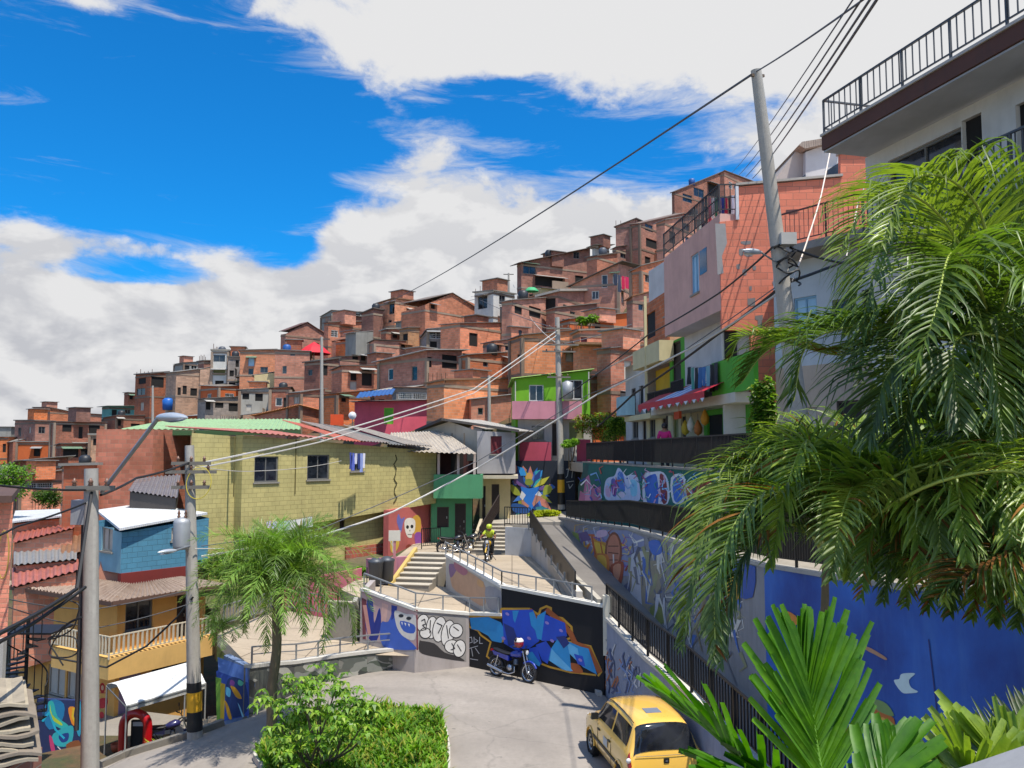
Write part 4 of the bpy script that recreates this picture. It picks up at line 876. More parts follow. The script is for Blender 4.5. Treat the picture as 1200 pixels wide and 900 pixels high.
            q(z-.15, z, 0, o_)
            if rg.random() < .5:
                q(z+.85, z+.9, o_-.05, o_)
                for i in range(int((u1-u0)/.25)+1): p_ = a+dd*(i*.25)+n*(o_-.03); mb.bar((p_.x, p_.y, z), (p_.x, p_.y, z+.85), .03, .03, paint('#3a3836'))
            else: q(z, z+.8, o_-.1, o_)
            part('balcony', mb, root)
        if rg.random() < .2:
            ua, ub = rg.uniform(.2, .7), rg.uniform(.3, .6); p_ = C+dl*LL*ua+dr*LR*ub; mb = MB(); zt2 = zc+(zl-zc)*ua+(zr-zc)*ub+.15; c_ = rg.choice(('#26282c', '#1f4f8e', '#26282c', '#4a4e56')); mb.lathe((p_.x, p_.y, zt2-.3), [(0, 0), (.42, 0), (.45, .75), (.3, .95), (.08, 1.0), (0, 1.0)], paint(c_, .5), 12); part('water_tank', mb, root)
        if rg.random() < .3 and roof in ('flat', 'slab'):
            mb = MB()
            for i in range(5):
                p_ = C+dl*LL*(i/4)+dr*.15; mb.bar((p_.x, p_.y, zt), (p_.x, p_.y, zt+rg.uniform(.4, .9)), .05, .05, paint('#5a3a2a'))
            part('rebar_stubs', mb, root)
    # roof
    o = over; cs = [(Lp, zl, -dr+dl), (C, zc, -dr-dl), (Rp, zr, dr-dl), (Bk, zk, dr+dl)]
    def zat(p):
        a = (p-C).dot(dl)/LL; b = (p-C).dot(dr)/LR; return zc+(zl-zc)*a+(zr-zc)*b
    R = [p+e*o for p, z, e in cs]
    mb = MB()
    if roof == 'flat' or roof == 'slab':
        th_ = rt if roof == 'flat' else rt*1.6; m = concrete(roofc)
        mb.hexa([(p.x, p.y, zat(p)) for p in R], [(p.x, p.y, zat(p)+th_) for p in R], m)
        part('roof', mb, root)
    elif roof in ('tin', 'tile'):
        m = tin(roofc, .45 if roof == 'tin' else .2)
        if detail: corr(mb, *[(p.x, p.y, zat(p)+.06) for p in (R[0], R[1], R[3], R[2])], m, amp=.025 if roof == 'tin' else .05, pitch=.18 if roof == 'tin' else .25)
        else: mb.hexa([(p.x, p.y, zat(p)+.01) for p in R], [(p.x, p.y, zat(p)+.07) for p in R], m)
        part('roof', mb, root)
    elif roof == 'parapet':
        mb.poly([(p.x, p.y, min(zc, zl, zr)-.5) for p, z, e in cs], concrete('#6f6a62')); part('roof', mb, root)
        mb = MB()
        for (a, za, _), (b, zb_, _) in zip(cs, cs[1:]+cs[:1]): mb.bar((a.x, a.y, za+.03), (b.x, b.y, zb_+.03), .2, .06, concrete('#7e7468'))
        part('coping', mb, root)
    elif roof[:5] == 'gable':          # ridge above the middle of the left or the right face
        rise = float(roof[6:]) if len(roof) > 5 else 1.0; onL = (not two and xc == x1) or (two and LL > LR)
        m = tin(roofc, .35)
        if onL: a, b, c_, d_ = Lp, C, Rp, Bk; nn = -dr
        else: a, b, c_, d_ = C, Rp, Bk, Lp; nn = -dl
        m1 = (a+b)/2; m2 = (c_+d_)/2; zz = (zl+zc)/2 if onL else (zc+zr)/2
        mb.poly([(a.x, a.y, zl if onL else zc), (b.x, b.y, zc if onL else zr), (m1.x, m1.y, zz+rise)], mat); mb.poly([(c_.x, c_.y, zz), (d_.x, d_.y, zz), (m2.x, m2.y, zz+rise)], mat); part('gable', mb, root)
        mb = MB(); e = (b-a).normalized()*o; k = rise/((b-a).length/2)*o
        for s_, p, q in ((-1, a, d_), (1, b, c_)):
            P0 = m1+nn*o; P1 = p+e*s_+nn*o; P2 = q+e*s_-nn*o; P3 = m2-nn*o
            zs = [zz+rise+.05, (zz-k)+.05, (zz-k)+.05, zz+rise+.05]; Q = [P0, P1, P2, P3]
            lo = [(p_.x, p_.y, z) for p_, z in zip(Q, zs)]; hi = [(p_.x, p_.y, z+.06) for p_, z in zip(Q, zs)]
            if s_ < 0: lo, hi = lo[::-1], hi[::-1]
            mb.hexa(lo, hi, m)
        part('roof', mb, root)
    H = dict(root=root, C=C, L=Lp, R=Rp, B=Bk, dl=dl, dr=dr, zc=zc, zl=zl, zr=zr, zb=zb, Y=Y, LL=LL, LR=LR, nL=nL, nR=nR)
    if extra: extra(H)
    return H
BA = brick('#bd6c46', '#9c8672'); BB = brick('#a65f42', '#8f7c6a', dirt=.6); BC = brick('#cc7040', '#a88a70', dirt=.35); BD = brick('#93563f', '#857464', dirt=.7); BE = brick('#d57c44', '#b0947a', dirt=.3); BT = brick('#b5845e', '#9c8c78')
BG = brick('#8c8078', '#8d867c', w=.42)
ORG = plaster('#c05f2c', .35); GREYP = plaster('#8b8982', .6); WHT = plaster('#b6b2a9', .4); YEL = plaster('#c4a052', .35); CRM = plaster('#c7b486', .35)
def hh(lab, px, top, base, mat, wins=(), **k): return house('brick_house' if mat in (BA, BB, BC, BD, BE, BT) else 'house', lab, px, top, base, mat, wins=wins, group='houses stacked up the hillside', **k)
# ---- far left
hh('small orange brick house with grey roof at the left edge of the photo', (-30, -30, 8), 512, 552, BC, [('o', 3, 520, 7, 530)], roof='tin', side=8)
hh('tall narrow orange-fronted brick block with a small attic, leftmost on the skyline', (16, 40, 62), (493, 493, 494), 530, BB, [('w', 45, 500, 53, 508)], roof='flat', roofc='#6e655c')
hh('brick attic room with an orange right-hand side on the leftmost block', (38, 58, 83), (478, 478, 483), 505, BC, [('w', 45, 483, 53, 490)], roof='flat', roofc='#5c544c', sc=1.05)
hh('long orange ground floor wall below the leftmost brick block', (19, 19, 66), 518, 545, ORG, [('o', 58, 522, 63, 530)], roof='flat', side=6)
hh('brick house with grey render, two dark openings and a post, left of the teal house', (58, 62, 122), (494, 494, 495), 540, BD, [('o', 73, 497, 84, 506), ('d', 92, 500, 97, 514), ('o', 104, 497, 117, 508)], roof='tin', roofc='#6d675f')
hh('brick top floor under a dark roof edge just left of the teal house', (82, 90, 121), (484, 484, 486), 500, BB, [('o', 100, 488, 106, 493)], roof='tin', roofc='#5d574f', sc=1.04)
hh('narrow brick annex with balcony slab beside the wide brick wall', (104, 104, 122), 510, 545, BT, [('o', 109, 514, 114, 522)], roof='slab')
hh('small teal painted house with a grey roof on the left skyline', (119, 128, 165), (477, 476, 476), 495, plaster('#5f9a94', .4), [('o', 131, 480, 137, 487), ('w', 146, 480, 153, 485)], roof='tin', roofc='#77776f', over=.5)
hh('red-brown brick house with one tall slit window behind the wide brick wall', (120, 136, 180), (490, 487, 487), 508, BB, [('o', 138, 490, 142, 499)], roof='tin', roofc='#77716a')
# ---- left skyline
hh('small brick hut at the left foot of the skyline row', (145, 150, 160), 460, 478, BD, [('o', 152, 463, 156, 468)], roof='tin')
hh('brick house with open dark balconies at the left end of the skyline row', (157, 175, 195), (439, 438, 436), 492, BB, [('o', 162, 443, 171, 450), ('o', 177, 441, 192, 454), ('w', 160, 455, 170, 463)], roof='flat', roofc='#57504a')
hh('pale brick house with blank walls right of the open balconies', (193, 205, 236), (437, 436, 432), 488, BT, [('o', 214, 452, 219, 462), ('o', 223, 455, 231, 466), ('o', 208, 454, 212, 464)], roof='tin', roofc='#8a8378')
hh('grey open-sided rooftop room on the pale brick house', (204, 215, 233), (427, 425, 424), 437, GREYP, [('o', 208, 428, 222, 434), ('W', 224, 427, 231, 434)], roof='tin', roofc='#6d675f', sc=1.02)
hh('dark brick block wedged between the rooftop room and the white tower', (231, 238, 250), (424, 423, 423), 470, BD, roof='flat', roofc='#6b625a')
hh('slim white tower house with a wide dark top window', (247, 247, 266), 411, 470, plaster('#c9c7c0', .3), [('w', 250, 416, 264, 424), ('y', 250, 433, 264, 440), ('o', 252, 446, 262, 455)], roof='slab', side=4, th=80)
hh('shaded narrow gap house with open floors right of the white tower', (266, 266, 282), 418, 470, BG, [('o', 269, 434, 274, 441), ('o', 276, 422, 280, 430), ('o', 268, 448, 276, 455)], roof='tin', sc=1.02)
hh('orange brick house with a pale blue window and two dark windows on the skyline', (280, 280, 322), (411, 411, 410), 470, BE, [('b', 291, 419, 298, 429), ('w', 291, 432, 297, 439), ('w', 305, 430, 314, 437)], roof='flat', roofc='#6a6058', side=7)
hh('brick house with grey parapet band and one tall window, left of the red parasol', (321, 321, 362), (410, 410, 412), 470, BA, [('w', 331, 429, 336, 438), ('w', 340, 413, 346, 417)], roof='tin', roofc='#88827a', side=7)
hh('yellow house with a long white slab and a row of small windows', (275, 275, 360), (443, 443, 441), 462, YEL, [('o', 281, 449, 285, 455), ('w', 298, 448, 304, 454), ('w', 314, 447, 322, 453), ('d', 328, 446, 335, 455), ('r', 344, 445, 358, 453)], roof='slab', roofc='#bdb7a8', over=.6)
hh('bright orange rendered house under the white tower', (234, 256, 281), (452, 453, 452), 480, ORG, [], roof='tin', roofc='#857d72')
hh('grey block house with laundry openings above the green roof', (231, 240, 282), (468, 467, 465), 498, BG, [('o', 237, 470, 247, 480), ('o', 252, 471, 262, 478), ('o', 268, 472, 279, 482)], roof='tin', roofc='#7c766e')
hh('dirty white house with scattered openings and laundry, above the green roof', (280, 280, 316), (457, 457, 455), 498, plaster('#a5a197', .8), [('o', 284, 461, 292, 468), ('o', 299, 460, 308, 470), ('c', 288, 474, 295, 482)], roof='tin', roofc='#8b857c')
hh('brick house with a white window and dark doorway below the yellow house', (316, 316, 340), (455, 455, 454), 492, BD, [('W', 323, 466, 331, 476), ('d', 332, 466, 337, 478)], roof='tin', roofc='#54504a')
hh('orange brick house with one pale window right of the white-windowed brick house', (337, 352, 380), (461, 460, 456), 500, BC, [('c', 344, 464, 351, 473)], roof='tin', roofc='#6d655c')
hh('low brick shed with an orange tile roof sloping left', (298, 352, 375), (488, 476, 482), 500, BA, [], roof='tile', roofc='#c98a5a', detail=1, over=.3)
# ---- centre skyline
hh('large brown brick house with a broad gable, below the grey rooftop house', (328, 334, 382), (392, 391, 390), 440, BB, [('w', 340, 399, 352, 403)], roof='gable 1.3', roofc='#6a4b40', side=8)
hh('grey rendered rooftop floor with dark openings, peak left of centre', (376, 388, 424), (371, 364, 366), 400, GREYP, [('o', 392, 372, 400, 376), ('o', 414, 368, 422, 377), ('o', 405, 370, 410, 377)], roof='tin', roofc='#9a938a')
hh('brick floor with one pale barred window under the grey rooftop', (379, 384, 424), (379, 378, 377), 425, BA, [('g', 388, 387, 396, 395)], roof='flat', roofc='#6a6058', sc=.97)
hh('windowless dark red brick tower right of the grey rooftop', (423, 437, 448), (368, 362, 364), 425, BD, roof='flat', roofc='#5c5048')
hh('tall brick block with a golden left side and one dark window near the cable', (442, 462, 500), (356, 350, 355), 415, BE, [('w', 456, 354, 463, 368), ('w', 455, 375, 459, 378)], roof='flat', roofc='#7b5a40')
hh('wide brick house with a shallow gable beside the tall golden-sided block', (470, 498, 558), (366, 357, 357), 412, BA, [('o', 505, 357, 510, 362)], roof='gable 1.2', roofc='#76685c')
hh('brick lean-to with violet laundry below the shallow gable house', (468, 478, 500), (386, 384, 384), 420, BT, [('o', 472, 391, 480, 399)], roof='tin')
hh('small house with a fenced balcony between brick blocks', (501, 501, 522), (386, 386, 384), 430, BG, [('g', 503, 389, 519, 397), ('o', 504, 400, 512, 408)], roof='tin', roofc='#777777')
hh('long brick house with a white downpipe and plain wall, centre of the hillside', (516, 539, 599), (381, 379, 378), 430, BC, [], roof='tin', roofc='#7a746c', side=7)
hh('arched orange house front left of centre, below the grey rooftop', (393, 405, 433), (401, 399, 399), 435, BC, [('o', 416, 413, 430, 421)], roof='gable .8', roofc='#8b5a40')
hh('brown brick house carrying the red parasol', (356, 374, 396), (425, 423, 420), 470, BD, [('w', 361, 433, 366, 440), ('o', 378, 428, 384, 440)], roof='flat', roofc='#5f574f', th=35)
hh('mixed brick terrace house with white sheets on its ledge', (386, 398, 434), (420, 418, 417), 450, BB, [('o', 413, 414, 420, 423), ('o', 423, 415, 429, 423)], roof='tin', roofc='#6b655c')
hh('brown brick house under a wavy dark roof edge in the centre-left', (432, 438, 496), (402, 399, 401), 440, BA, [('o', 470, 404, 478, 410)], roof='tin', roofc='#5d564e')
hh('wide brick house with one tall dark doorway and a barred window', (388, 400, 498), (434, 429, 428), 475, BA, [('o', 411, 437, 418, 446), ('d', 424, 433, 436, 452), ('w', 477, 433, 486, 444), ('c', 410, 447, 418, 457)], roof='tin', roofc='#6c665e', th=55)
hh('brick house under a white corrugated lean-to with clothes hanging', (444, 500, 541), (424, 411, 411), 462, BB, [('o', 497, 418, 506, 430), ('o', 518, 416, 536, 432)], roof='tin', roofc='#c0bdb6', over=.5)
hh('orange rendered row house with a small dark window behind the pink house', (376, 394, 466), (463, 461, 455), 492, BC, [('o', 400, 464, 406, 471)], roof='tin', roofc='#7a5c48')
hh('grey brick house with a tiled balcony front right of the blue awning', (464, 464, 504), (454, 454, 455), 490, BG, [('g', 467, 460, 500, 468)], roof='tile', roofc='#8d6a56')
hh('long bright orange wall of a low house above the pink house', (500, 520, 604), (450, 446, 444), 500, BE, [], roof='flat', roofc='#8a6a50', side=6)
# ---- centre right skyline
hh('white house with two dark windows on the skyline', (556, 578, 603), (343, 341, 345), 385, plaster('#c4c1bb', .3), [('w', 560, 347, 571, 362), ('w', 585, 344, 592, 357)], roof='flat', roofc='#7b756d')
hh('red-brown house with green cloth on the terrace right of the white skyline house', (588, 601, 640), (358, 354, 343), 400, BB, [('o', 600, 357, 612, 368), ('W', 604, 352, 609, 362)], roof='tin', roofc='#8b6a50')
hh('big red-brown brick house with a wide window and a shaded loggia on the skyline', (606, 611, 692), (310, 308, 291), 362, BD, [('w', 613, 309, 628, 321), ('o', 627, 325, 660, 336), ('w', 672, 295, 679, 303)], roof='tin', roofc='#6b5a50', over=.6, th=62)
hh('small rooftop cabin with a hipped grey roof on the skyline', (694, 697, 714), (289, 288, 288), 300, WHT, [('o', 702, 290, 708, 295)], roof='tin', roofc='#77736c', over=.6)
hh('brick house with plain wall under the rooftop cabin', (688, 700, 724), (302, 300, 297), 345, BB, [], roof='flat', roofc='#5f554d')
hh('tall windowless dark red brick tower on the right skyline', (722, 745, 756), (266, 257, 262), 320, BD, [], roof='flat', roofc='#54463e', th=20)
hh('brick house with small windows between the dark tower and the pale gable', (740, 750, 802), (263, 262, 250), 320, BB, [('w', 756, 263, 765, 271), ('o', 757, 281, 772, 291)], roof='tin', roofc='#7d6a5e')
hh('brick house with two grey windows below the dark tower', (718, 722, 772), (292, 290, 283), 330, BB, [('w', 727, 294, 735, 303), ('w', 741, 288, 748, 299)], roof='tin', roofc='#6d6258')
hh('topmost brick house with two windows and a dark doorway on the skyline', (788, 791, 850), (226, 225, 201), 275, BD, [('w', 800, 228, 811, 237), ('w', 813, 221, 825, 231), ('o', 830, 216, 842, 230)], roof='flat', roofc='#5c4a40', th=50)
hh('brick wing with a sloping roof right of the topmost house', (845, 850, 905), (204, 201, 222), 275, BB, [], roof='tin', roofc='#7d675c')
hh('brick gable house with two pale-framed windows and pink washing', (671, 725, 762), (334, 309, 318), 360, BA, [('W', 705, 322, 712, 337), ('W', 718, 320, 727, 332), ('o', 738, 322, 747, 332)], roof='tin', roofc='#5d554d', over=.5, th=20)
hh('long brick house under a pale slab edge, posts on its left terrace', (634, 654, 738), (347, 342, 341), 395, BB, [('o', 637, 350, 651, 366)], roof='slab', roofc='#a59d92', over=.4, th=30)
hh('brick terrace house draped with laundry and a lime cloth', (588, 600, 640), (354, 352, 349), 412, BA, [('o', 603, 356, 612, 368), ('o', 620, 360, 634, 372)], roof='tin', roofc='#8b8379', th=30, sc=.93)
hh('orange rendered house with plants along its roof edge, right of the tall pole', (655, 668, 748), (378, 374, 366), 420, ORG, [('o', 697, 376, 704, 386)], roof='tin', roofc='#8d8074', th=60)
hh('brick house with two small windows under a grey roof line, left of the tall pole', (566, 580, 640), (403, 400, 392), 440, BA, [('w', 580, 404, 585, 411), ('w', 592, 402, 597, 411)], roof='tin', roofc='#78716a', th=62)
hh('wide brick wall of a house with scattered holes behind the tall pole', (598, 612, 690), (398, 393, 386), 460, BE, [('o', 606, 415, 611, 419)], roof='tin', roofc='#6d665e', th=66)
hh('brick house with a curtained window and a ledge, right of the tall pole', (672, 680, 752), (392, 388, 386), 450, BC, [('r', 678, 395, 688, 402), ('c', 711, 391, 728, 407)], roof='flat', roofc='#8b7a6a', th=70)
hh('shaded brown brick wall house directly right of the lime house', (680, 684, 738), (444, 442, 440), 530, BD, [], roof='tin', roofc='#6a635b', th=75, Y=54, z0=6)
hh('brick house with a rusty shed roof, behind the white balcony house', (700, 716, 756), (410, 408, 405), 470, BB, [], roof='tin', roofc='#77706a', th=50)
# fillers between rows (all visible in gaps)
hh('brown brick house squeezed behind the parasol terrace', (392, 400, 440), (386, 385, 388), 425, BB, [('o', 410, 390, 416, 396)], roof='tin', sc=1.02)
hh('brick house with a low wall behind the wavy roof edge', (446, 452, 505), (388, 386, 384), 425, BD, [('o', 460, 391, 466, 396)], roof='flat')
hh('brick house behind the orange long wall, left of the lime house', (540, 548, 612), (418, 416, 412), 462, BA, [('w', 566, 422, 572, 430), ('w', 590, 420, 596, 428)], roof='tin')
hh('brick house with a low pitched roof on the slope above the curtained window', (640, 650, 700), (364, 361, 356), 400, BB, [('w', 668, 365, 674, 371)], roof='tin')
hh('brown brick house directly below the topmost house', (770, 780, 860), (262, 258, 246), 330, BA, [('w', 800, 262, 808, 270)], roof='tin')
hh('brick house behind the pink-walled building, right of the gable house', (740, 752, 800), (318, 312, 300), 380, BA, [('w', 756, 322, 763, 331)], roof='tin')
hh('brick house seen over the corrugated shed, left of the cream balcony', (735, 742, 772), (352, 348, 340), 420, BB, [('w', 748, 356, 754, 364)], roof='tin', roofc='#87603f', th=60)
hh('brick house at the left, below the orange-fronted block, with a grey roof', (14, 20, 78), (545, 541, 536), 590, BD, [('c', 26, 552, 40, 562), ('g', 46, 550, 62, 560)], roof='tin', roofc='#8e8a84', over=.5)
hh('brick house with a barred porch window at the left, nearer than the grey roofed one', (18, 22, 74), (562, 559, 552), 600, BC, [('g', 24, 564, 62, 572)], roof='tin', roofc='#a8a49c', over=.5, sc=.95)
hh('small orange house with rooftop pots, left of the wide brick wall', (71, 74, 130), (548, 546, 545), 600, BE, [('c', 105, 551, 112, 562)], roof='flat', roofc='#8b857c', sc=.9)
hh('brick house with an open shaded terrace, middle of the left cluster', (64, 70, 112), (522, 520, 520), 560, BD, [('o', 74, 525, 92, 536), ('o', 95, 526, 104, 534)], roof='tin', roofc='#77706a')
# ---- pink house with green door, lime cloth door
def hang(H): pass
PK = house('pink_house', 'long pink house with a lime green door and an olive shutter on the hillside', (412, 415, 551), (472, 471, 468), 512, plaster('#d85a6c', .3), Y=64, th=84, wins=[('G', 450, 478, 461, 497), ('y', 502, 478, 518, 496)], roof='tin', roofc='#5e5550', over=.4, detail=1)
house('brick_house', 'brick house end with grey roof between the pink house and the lime house', (548, 552, 606), (470, 468, 462), 520, BC, Y=60, th=80, wins=[('w', 560, 478, 566, 486)], roof='tin', roofc='#b9b4aa', detail=0)
# ---- wide brick wall house left of the yellow house
house('brick_house', 'wide plain orange brick house with a pale corner strip, joined to the yellow-green house', (110, 177, 221), (503, 503, 503), 590, brick('#b0562a', '#9a6a4a', dirt=.5), Y=40, th=3, wins=[('g', 160, 576, 176, 592), ('g', 178, 576, 191, 592)], roof='none', detail=1, z0=1.5, matL=None)
house('brick_house', 'lower orange brick annex with a grey band left of the wide brick wall', (72, 110, 111), (546, 545, 545), 620, brick('#b8592a', '#a0704e', dirt=.4), Y=39.6, th=4, wins=[], roof='flat', roofc='#8b857c', detail=1, z0=0)
gr = MB(); a = PY(140, 503, 40.2); b = PY(352, 503, 47); c = PY(352, 491, 54); d = PY(205, 491, 54)
corr(gr, a, b, d, c, tin('#98b886', .35), amp=.03, pitch=.3); gr.hexa([a-Vector((0, 0, .3)), b-Vector((0, 0, .3)), b+Vector((0, .1, -.3)), a+Vector((0, .1, -.3))], [a-Vector((0, 0, .05)), b-Vector((0, 0, .05)), b+Vector((0, .1, -.05)), a+Vector((0, .1, -.05))], paint('#3c5a35'))
solo('corrugated_roof', 'wide pale green corrugated roof behind the yellow-green house', 'roof', gr)
# ---- yellow-green house: two walls, upper floor juts out
YG = plaster('#c2b678', .55, blocks=True)
A_ = PY(222, 600, 36); B_ = PY(506, 560, 47); d_, n_ = unit2(A_, B_); Lw = (v2(B_)-v2(A_)).length
root = thing('yellow_house', 'big olive yellow block house with a jutting upper floor and a thin red roof', 'house', (A_.x, A_.y, 0))
def onw(px, py, A=A_, n=n_): 
    p = PW(px, py, A, n); return (v2(p)-v2(A)).dot(d_), p.z
zT0 = PY(222, 503, 36).z; zT1 = PY(506, 527, 47).z; uJ = onw(274, 600)[0]; zJ0 = onw(274, 626)[1]
J = .55; A2 = v2(A_)+n_*J                     # plane of the jutting floor
def hol(px0, py0, px1, py1, A=A_):
    u0, v1 = onw(px0, (py0+py1)/2, A)[0], onw((px0+px1)/2, py0, A)[1]; u1, v0 = onw(px1, (py0+py1)/2, A)[0], onw((px0+px1)/2, py1, A)[1]; return (u0, u1, v0, v1)
lowW = [('g', hol(289, 601, 313, 629)), ('g', hol(341, 598, 363, 612)), ('d', hol(398, 595, 404, 622))]
upW = [('o', hol(298, 535, 326, 565, A2)), ('o', hol(360, 533, 386, 562, A2)), ('o', hol(411, 533, 426, 552, A2))]
uE = Lw*.985; zJ1 = onw(505, 590, A2)[1]
mb = MB(); wall(mb, A_, B_, -.5, zT0-.15, zT1-.2, [h for k, h in lowW], YG)
wall(mb, B_, v2(B_)-n_*6, -.5, zT1-.2, zT1+.1, [], YG); wall(mb, (A_.x-2.2, A_.y+6.4), A_, -.5, zT0, zT0, [], YG); part('wall', mb, root)
mb = MB(); a2 = A2+d_*uJ; b2 = A2+d_*uE
ups = [(h[0]-uJ, h[1]-uJ, h[2], h[3]) for k, h in upW]
zt = lambda u: zT0+(zT1-zT0)*u/Lw
wall(mb, a2, b2, zJ0, zt(uJ)-.1, zt(uE)-.1, ups, YG, z0b=zJ1)
for q, zz in ((a2, (zJ0, zt(uJ)-.1)), (b2, (zJ1, zt(uE)-.1))):
    r_ = q-n_*J; P = [(q.x, q.y, zz[0]), (r_.x, r_.y, zz[0]), (r_.x, r_.y, zz[1]), (q.x, q.y, zz[1])]; mb.poly(P if q is b2 else P[::-1], YG)
ra, rb = a2-n_*J, b2-n_*J; mb.poly([(a2.x, a2.y, zJ0), (ra.x, ra.y, zJ0), (rb.x, rb.y, zJ1), (b2.x, b2.y, zJ1)], YG)
part('upper_floor', mb, root)
for k, h in lowW: window(root, k, A_, d_, n_, h, detail=1)
for k, h in upW: window(root, 'w' if k == 'o' else k, A2, d_, n_, h, detail=1)
for px in (274, 346):
    mb = MB(); q = A2+d_*onw(px, 560, A2)[0]+n_*.012; mb.bar((q.x, q.y, 5.1), (q.x, q.y, 7.6), .07, .03, plaster('#6f6636', .6)); part('mortar_seam', mb, root)
mb = MB(); u = onw(463, 560, A2)[0]; pr = None
for k in range(11):
    q = A2+d_*(u+.12*sin(k*2.3))+n_*.012; c = Vector((q.x, q.y, onw(463, 533+k*5.6, A2)[1]))
    if pr: mb.bar(pr, c, .07, .03, plaster('#4c4726', .5))
    pr = c
part('wall_crack', mb, root)
# thin red roof in front, weathered tin further right
mb = MB(); e = .35
def edge(px, A=A2): return A+d_*onw(px, 520, A2)[0]
p0 = A2+d_*(uJ-.3)+n_*e; p1 = edge(404)+n_*e; q0 = p0-n_*6.5; q1 = p1-n_*6.5
corr(mb, (p0.x, p0.y, zt(uJ)+.05), (p1.x, p1.y, zt(onw(404, 520, A2)[0])+.05), (q0.x, q0.y, 8.25), (q1.x, q1.y, 8.15), tin('#b87262', .35), amp=.03, pitch=.3); part('roof', mb, root, 'rust red thin sheet roof')
mb = MB(); 
for (s0, s1, c, dz) in ((396, 422, '#b5604c', .02), (416, 450, '#8b8078', .08), (444, 474, '#6f6f6c', .03), (468, 500, '#948c82', .10)):
    p0 = edge(s0)+n_*(e+.1); p1 = edge(s1)+n_*(e+.1); q0 = p0-n_*5; q1 = p1-n_*5; z0 = zt((p0-v2(A_)).dot(d_)); z1 = zt((p1-v2(A_)).dot(d_))
    corr(mb, (p0.x, p0.y, z0+dz), (p1.x, p1.y, z1+dz+.03), (q0.x, q0.y, z0+dz+1.1), (q1.x, q1.y, z1+dz+1.0), tin(c, .5), amp=.03, pitch=.2)
part('roof', mb, root, 'patched grey tin sheets with lifted edges')
# hanging wash at the third window
# pink skull wall to the right under the jut
PA = PY(455, 640, 43.2); PB = PY(505, 632, 47)
dS, nS = unit2(PA, PB)
w = thing('skull_mural_wall', 'salmon pink house wall with a painted white skull and an orange sun', 'wall', tuple(PA))
mb = MB(); rwall(mb, [(PA.x, PA.y, .5, PY(455, 598, 43.2).z), (PB.x, PB.y, .5, PY(505, 590, 47).z)], .3, plaster('#b8605c', .4)); part('wall', mb, w)
c3 = lambda *p: cr(400, 470, 5, p)
mural(w, PA, PB, [('#c79a3c', S(c3((420, 680), (455, 670), (468, 720), (460, 770), (435, 790), (410, 740)), 3)), ('#6a6ab0', S(c3((335, 660), (350, 690), (372, 680), (360, 720), (350, 770), (335, 740), (325, 700)), 3)), ('#dcd8d0', S(c3((372, 700), (400, 684), (432, 700), (430, 760), (415, 780), (412, 800), (388, 795), (372, 750)), 3)),
 ('#1d1a1c', EL(*c3((388, 738))[0], 1.7, 2.2)), ('#1d1a1c', EL(*c3((414, 735))[0], 1.7, 2.2)), ('#1d1a1c', c3((399, 755), (404, 755), (402, 768))), ('#1d1a1c', ST(c3((390, 782), (412, 782)), .7)), ('#8a4a9c', S(c3((430, 780), (465, 770), (470, 830), (440, 850)), 3)), ('#d8b34a', S(c3((290, 800), (320, 790), (340, 830), (320, 880), (290, 880)), 3)), ('#cfcac0', ST(c3((300, 780), (305, 890)), 1.6)), ('#8a3a2c', S(c3((380, 850), (405, 840), (410, 880), (385, 890)), 3)), ('#c9c4a0', ST(c3((285, 820), (300, 850), (315, 880)), 1.2))])
# red band and pinkish base below the yellow house
mb = MB(); q0 = v2(A_)+d_*onw(404, 640)[0]+n_*.12; q1 = v2(A_)+d_*onw(455, 640)[0]+n_*.12
mb.hexa(*[[(q0.x, q0.y, z), (q1.x, q1.y, z), (q1.x-n_.x*.1, q1.y-n_.y*.1, z), (q0.x-n_.x*.1, q0.y-n_.y*.1, z)] for z in (1.0, 2.35)], brick('#9c4a38', dirt=.6)); part('plinth', mb, root, 'rusty red brick plinth')
# ---- green house
GRN = plaster('#4f9468', .3)
gh = house('green_house', 'small mint green house with a dark door and a solid green balcony', (505, 505, 553), (556, 556, 556), 632, GRN, Y=46.6, th=88, wins=[('d', 533, 590, 546, 631), ('d', 512, 594, 526, 618)], roof='none', detail=1, side=5, z0=2.2, drop=1.5)
gz = PY(508, 556, 45.6).z; gb = PY(508, 584, 45.6).z; mb = MB(); a = PY(508, 570, 45.6); b = PY(565, 570, 45.4)
mb.hexa(*[[(a.x, a.y, z), (b.x, b.y, z), (b.x, b.y+1.6, z), (a.x, a.y+1.6, z)] for z in (gb, gb+.15)], GRN); mb.hexa(*[[(a.x, a.y, z), (b.x, b.y, z), (b.x, b.y+.12, z), (a.x, a.y+.12, z)] for z in (gb+.15, gz)], GRN); mb.hexa(*[[(b.x-.12, b.y+.12, z), (b.x, b.y+.12, z), (b.x, b.y+1.6, z), (b.x-.12, b.y+1.6, z)] for z in (gb+.15, gz)], GRN)
part('balcony', mb, gh['root'])
for px in (514, 537, 556):
    mb = MB(); p = PY(px, 556, 45.7); mb.bar((p.x, p.y, gz), (p.x, p.y, PY(px, 532, 45.7).z), .13, .13, plaster('#b8a8a0')); part('column', mb, gh['root'])
mb = MB(); p = PY(506, 530, 48.2); q = PY(566, 530, 48.2); zt_ = PY(506, 531, 47).z
mb.hexa(*[[(p.x, p.y, z), (q.x, q.y, z), (q.x, q.y+.15, z), (p.x, p.y+.15, z)] for z in (gb, zt_)], plaster('#4a2624', .4))
mb.box(((p.x+q.x)/2, 48.12, gz+.5), (.7, .05, 1.4), paint('#1c1614')); part('loggia_wall', mb, gh['root'])
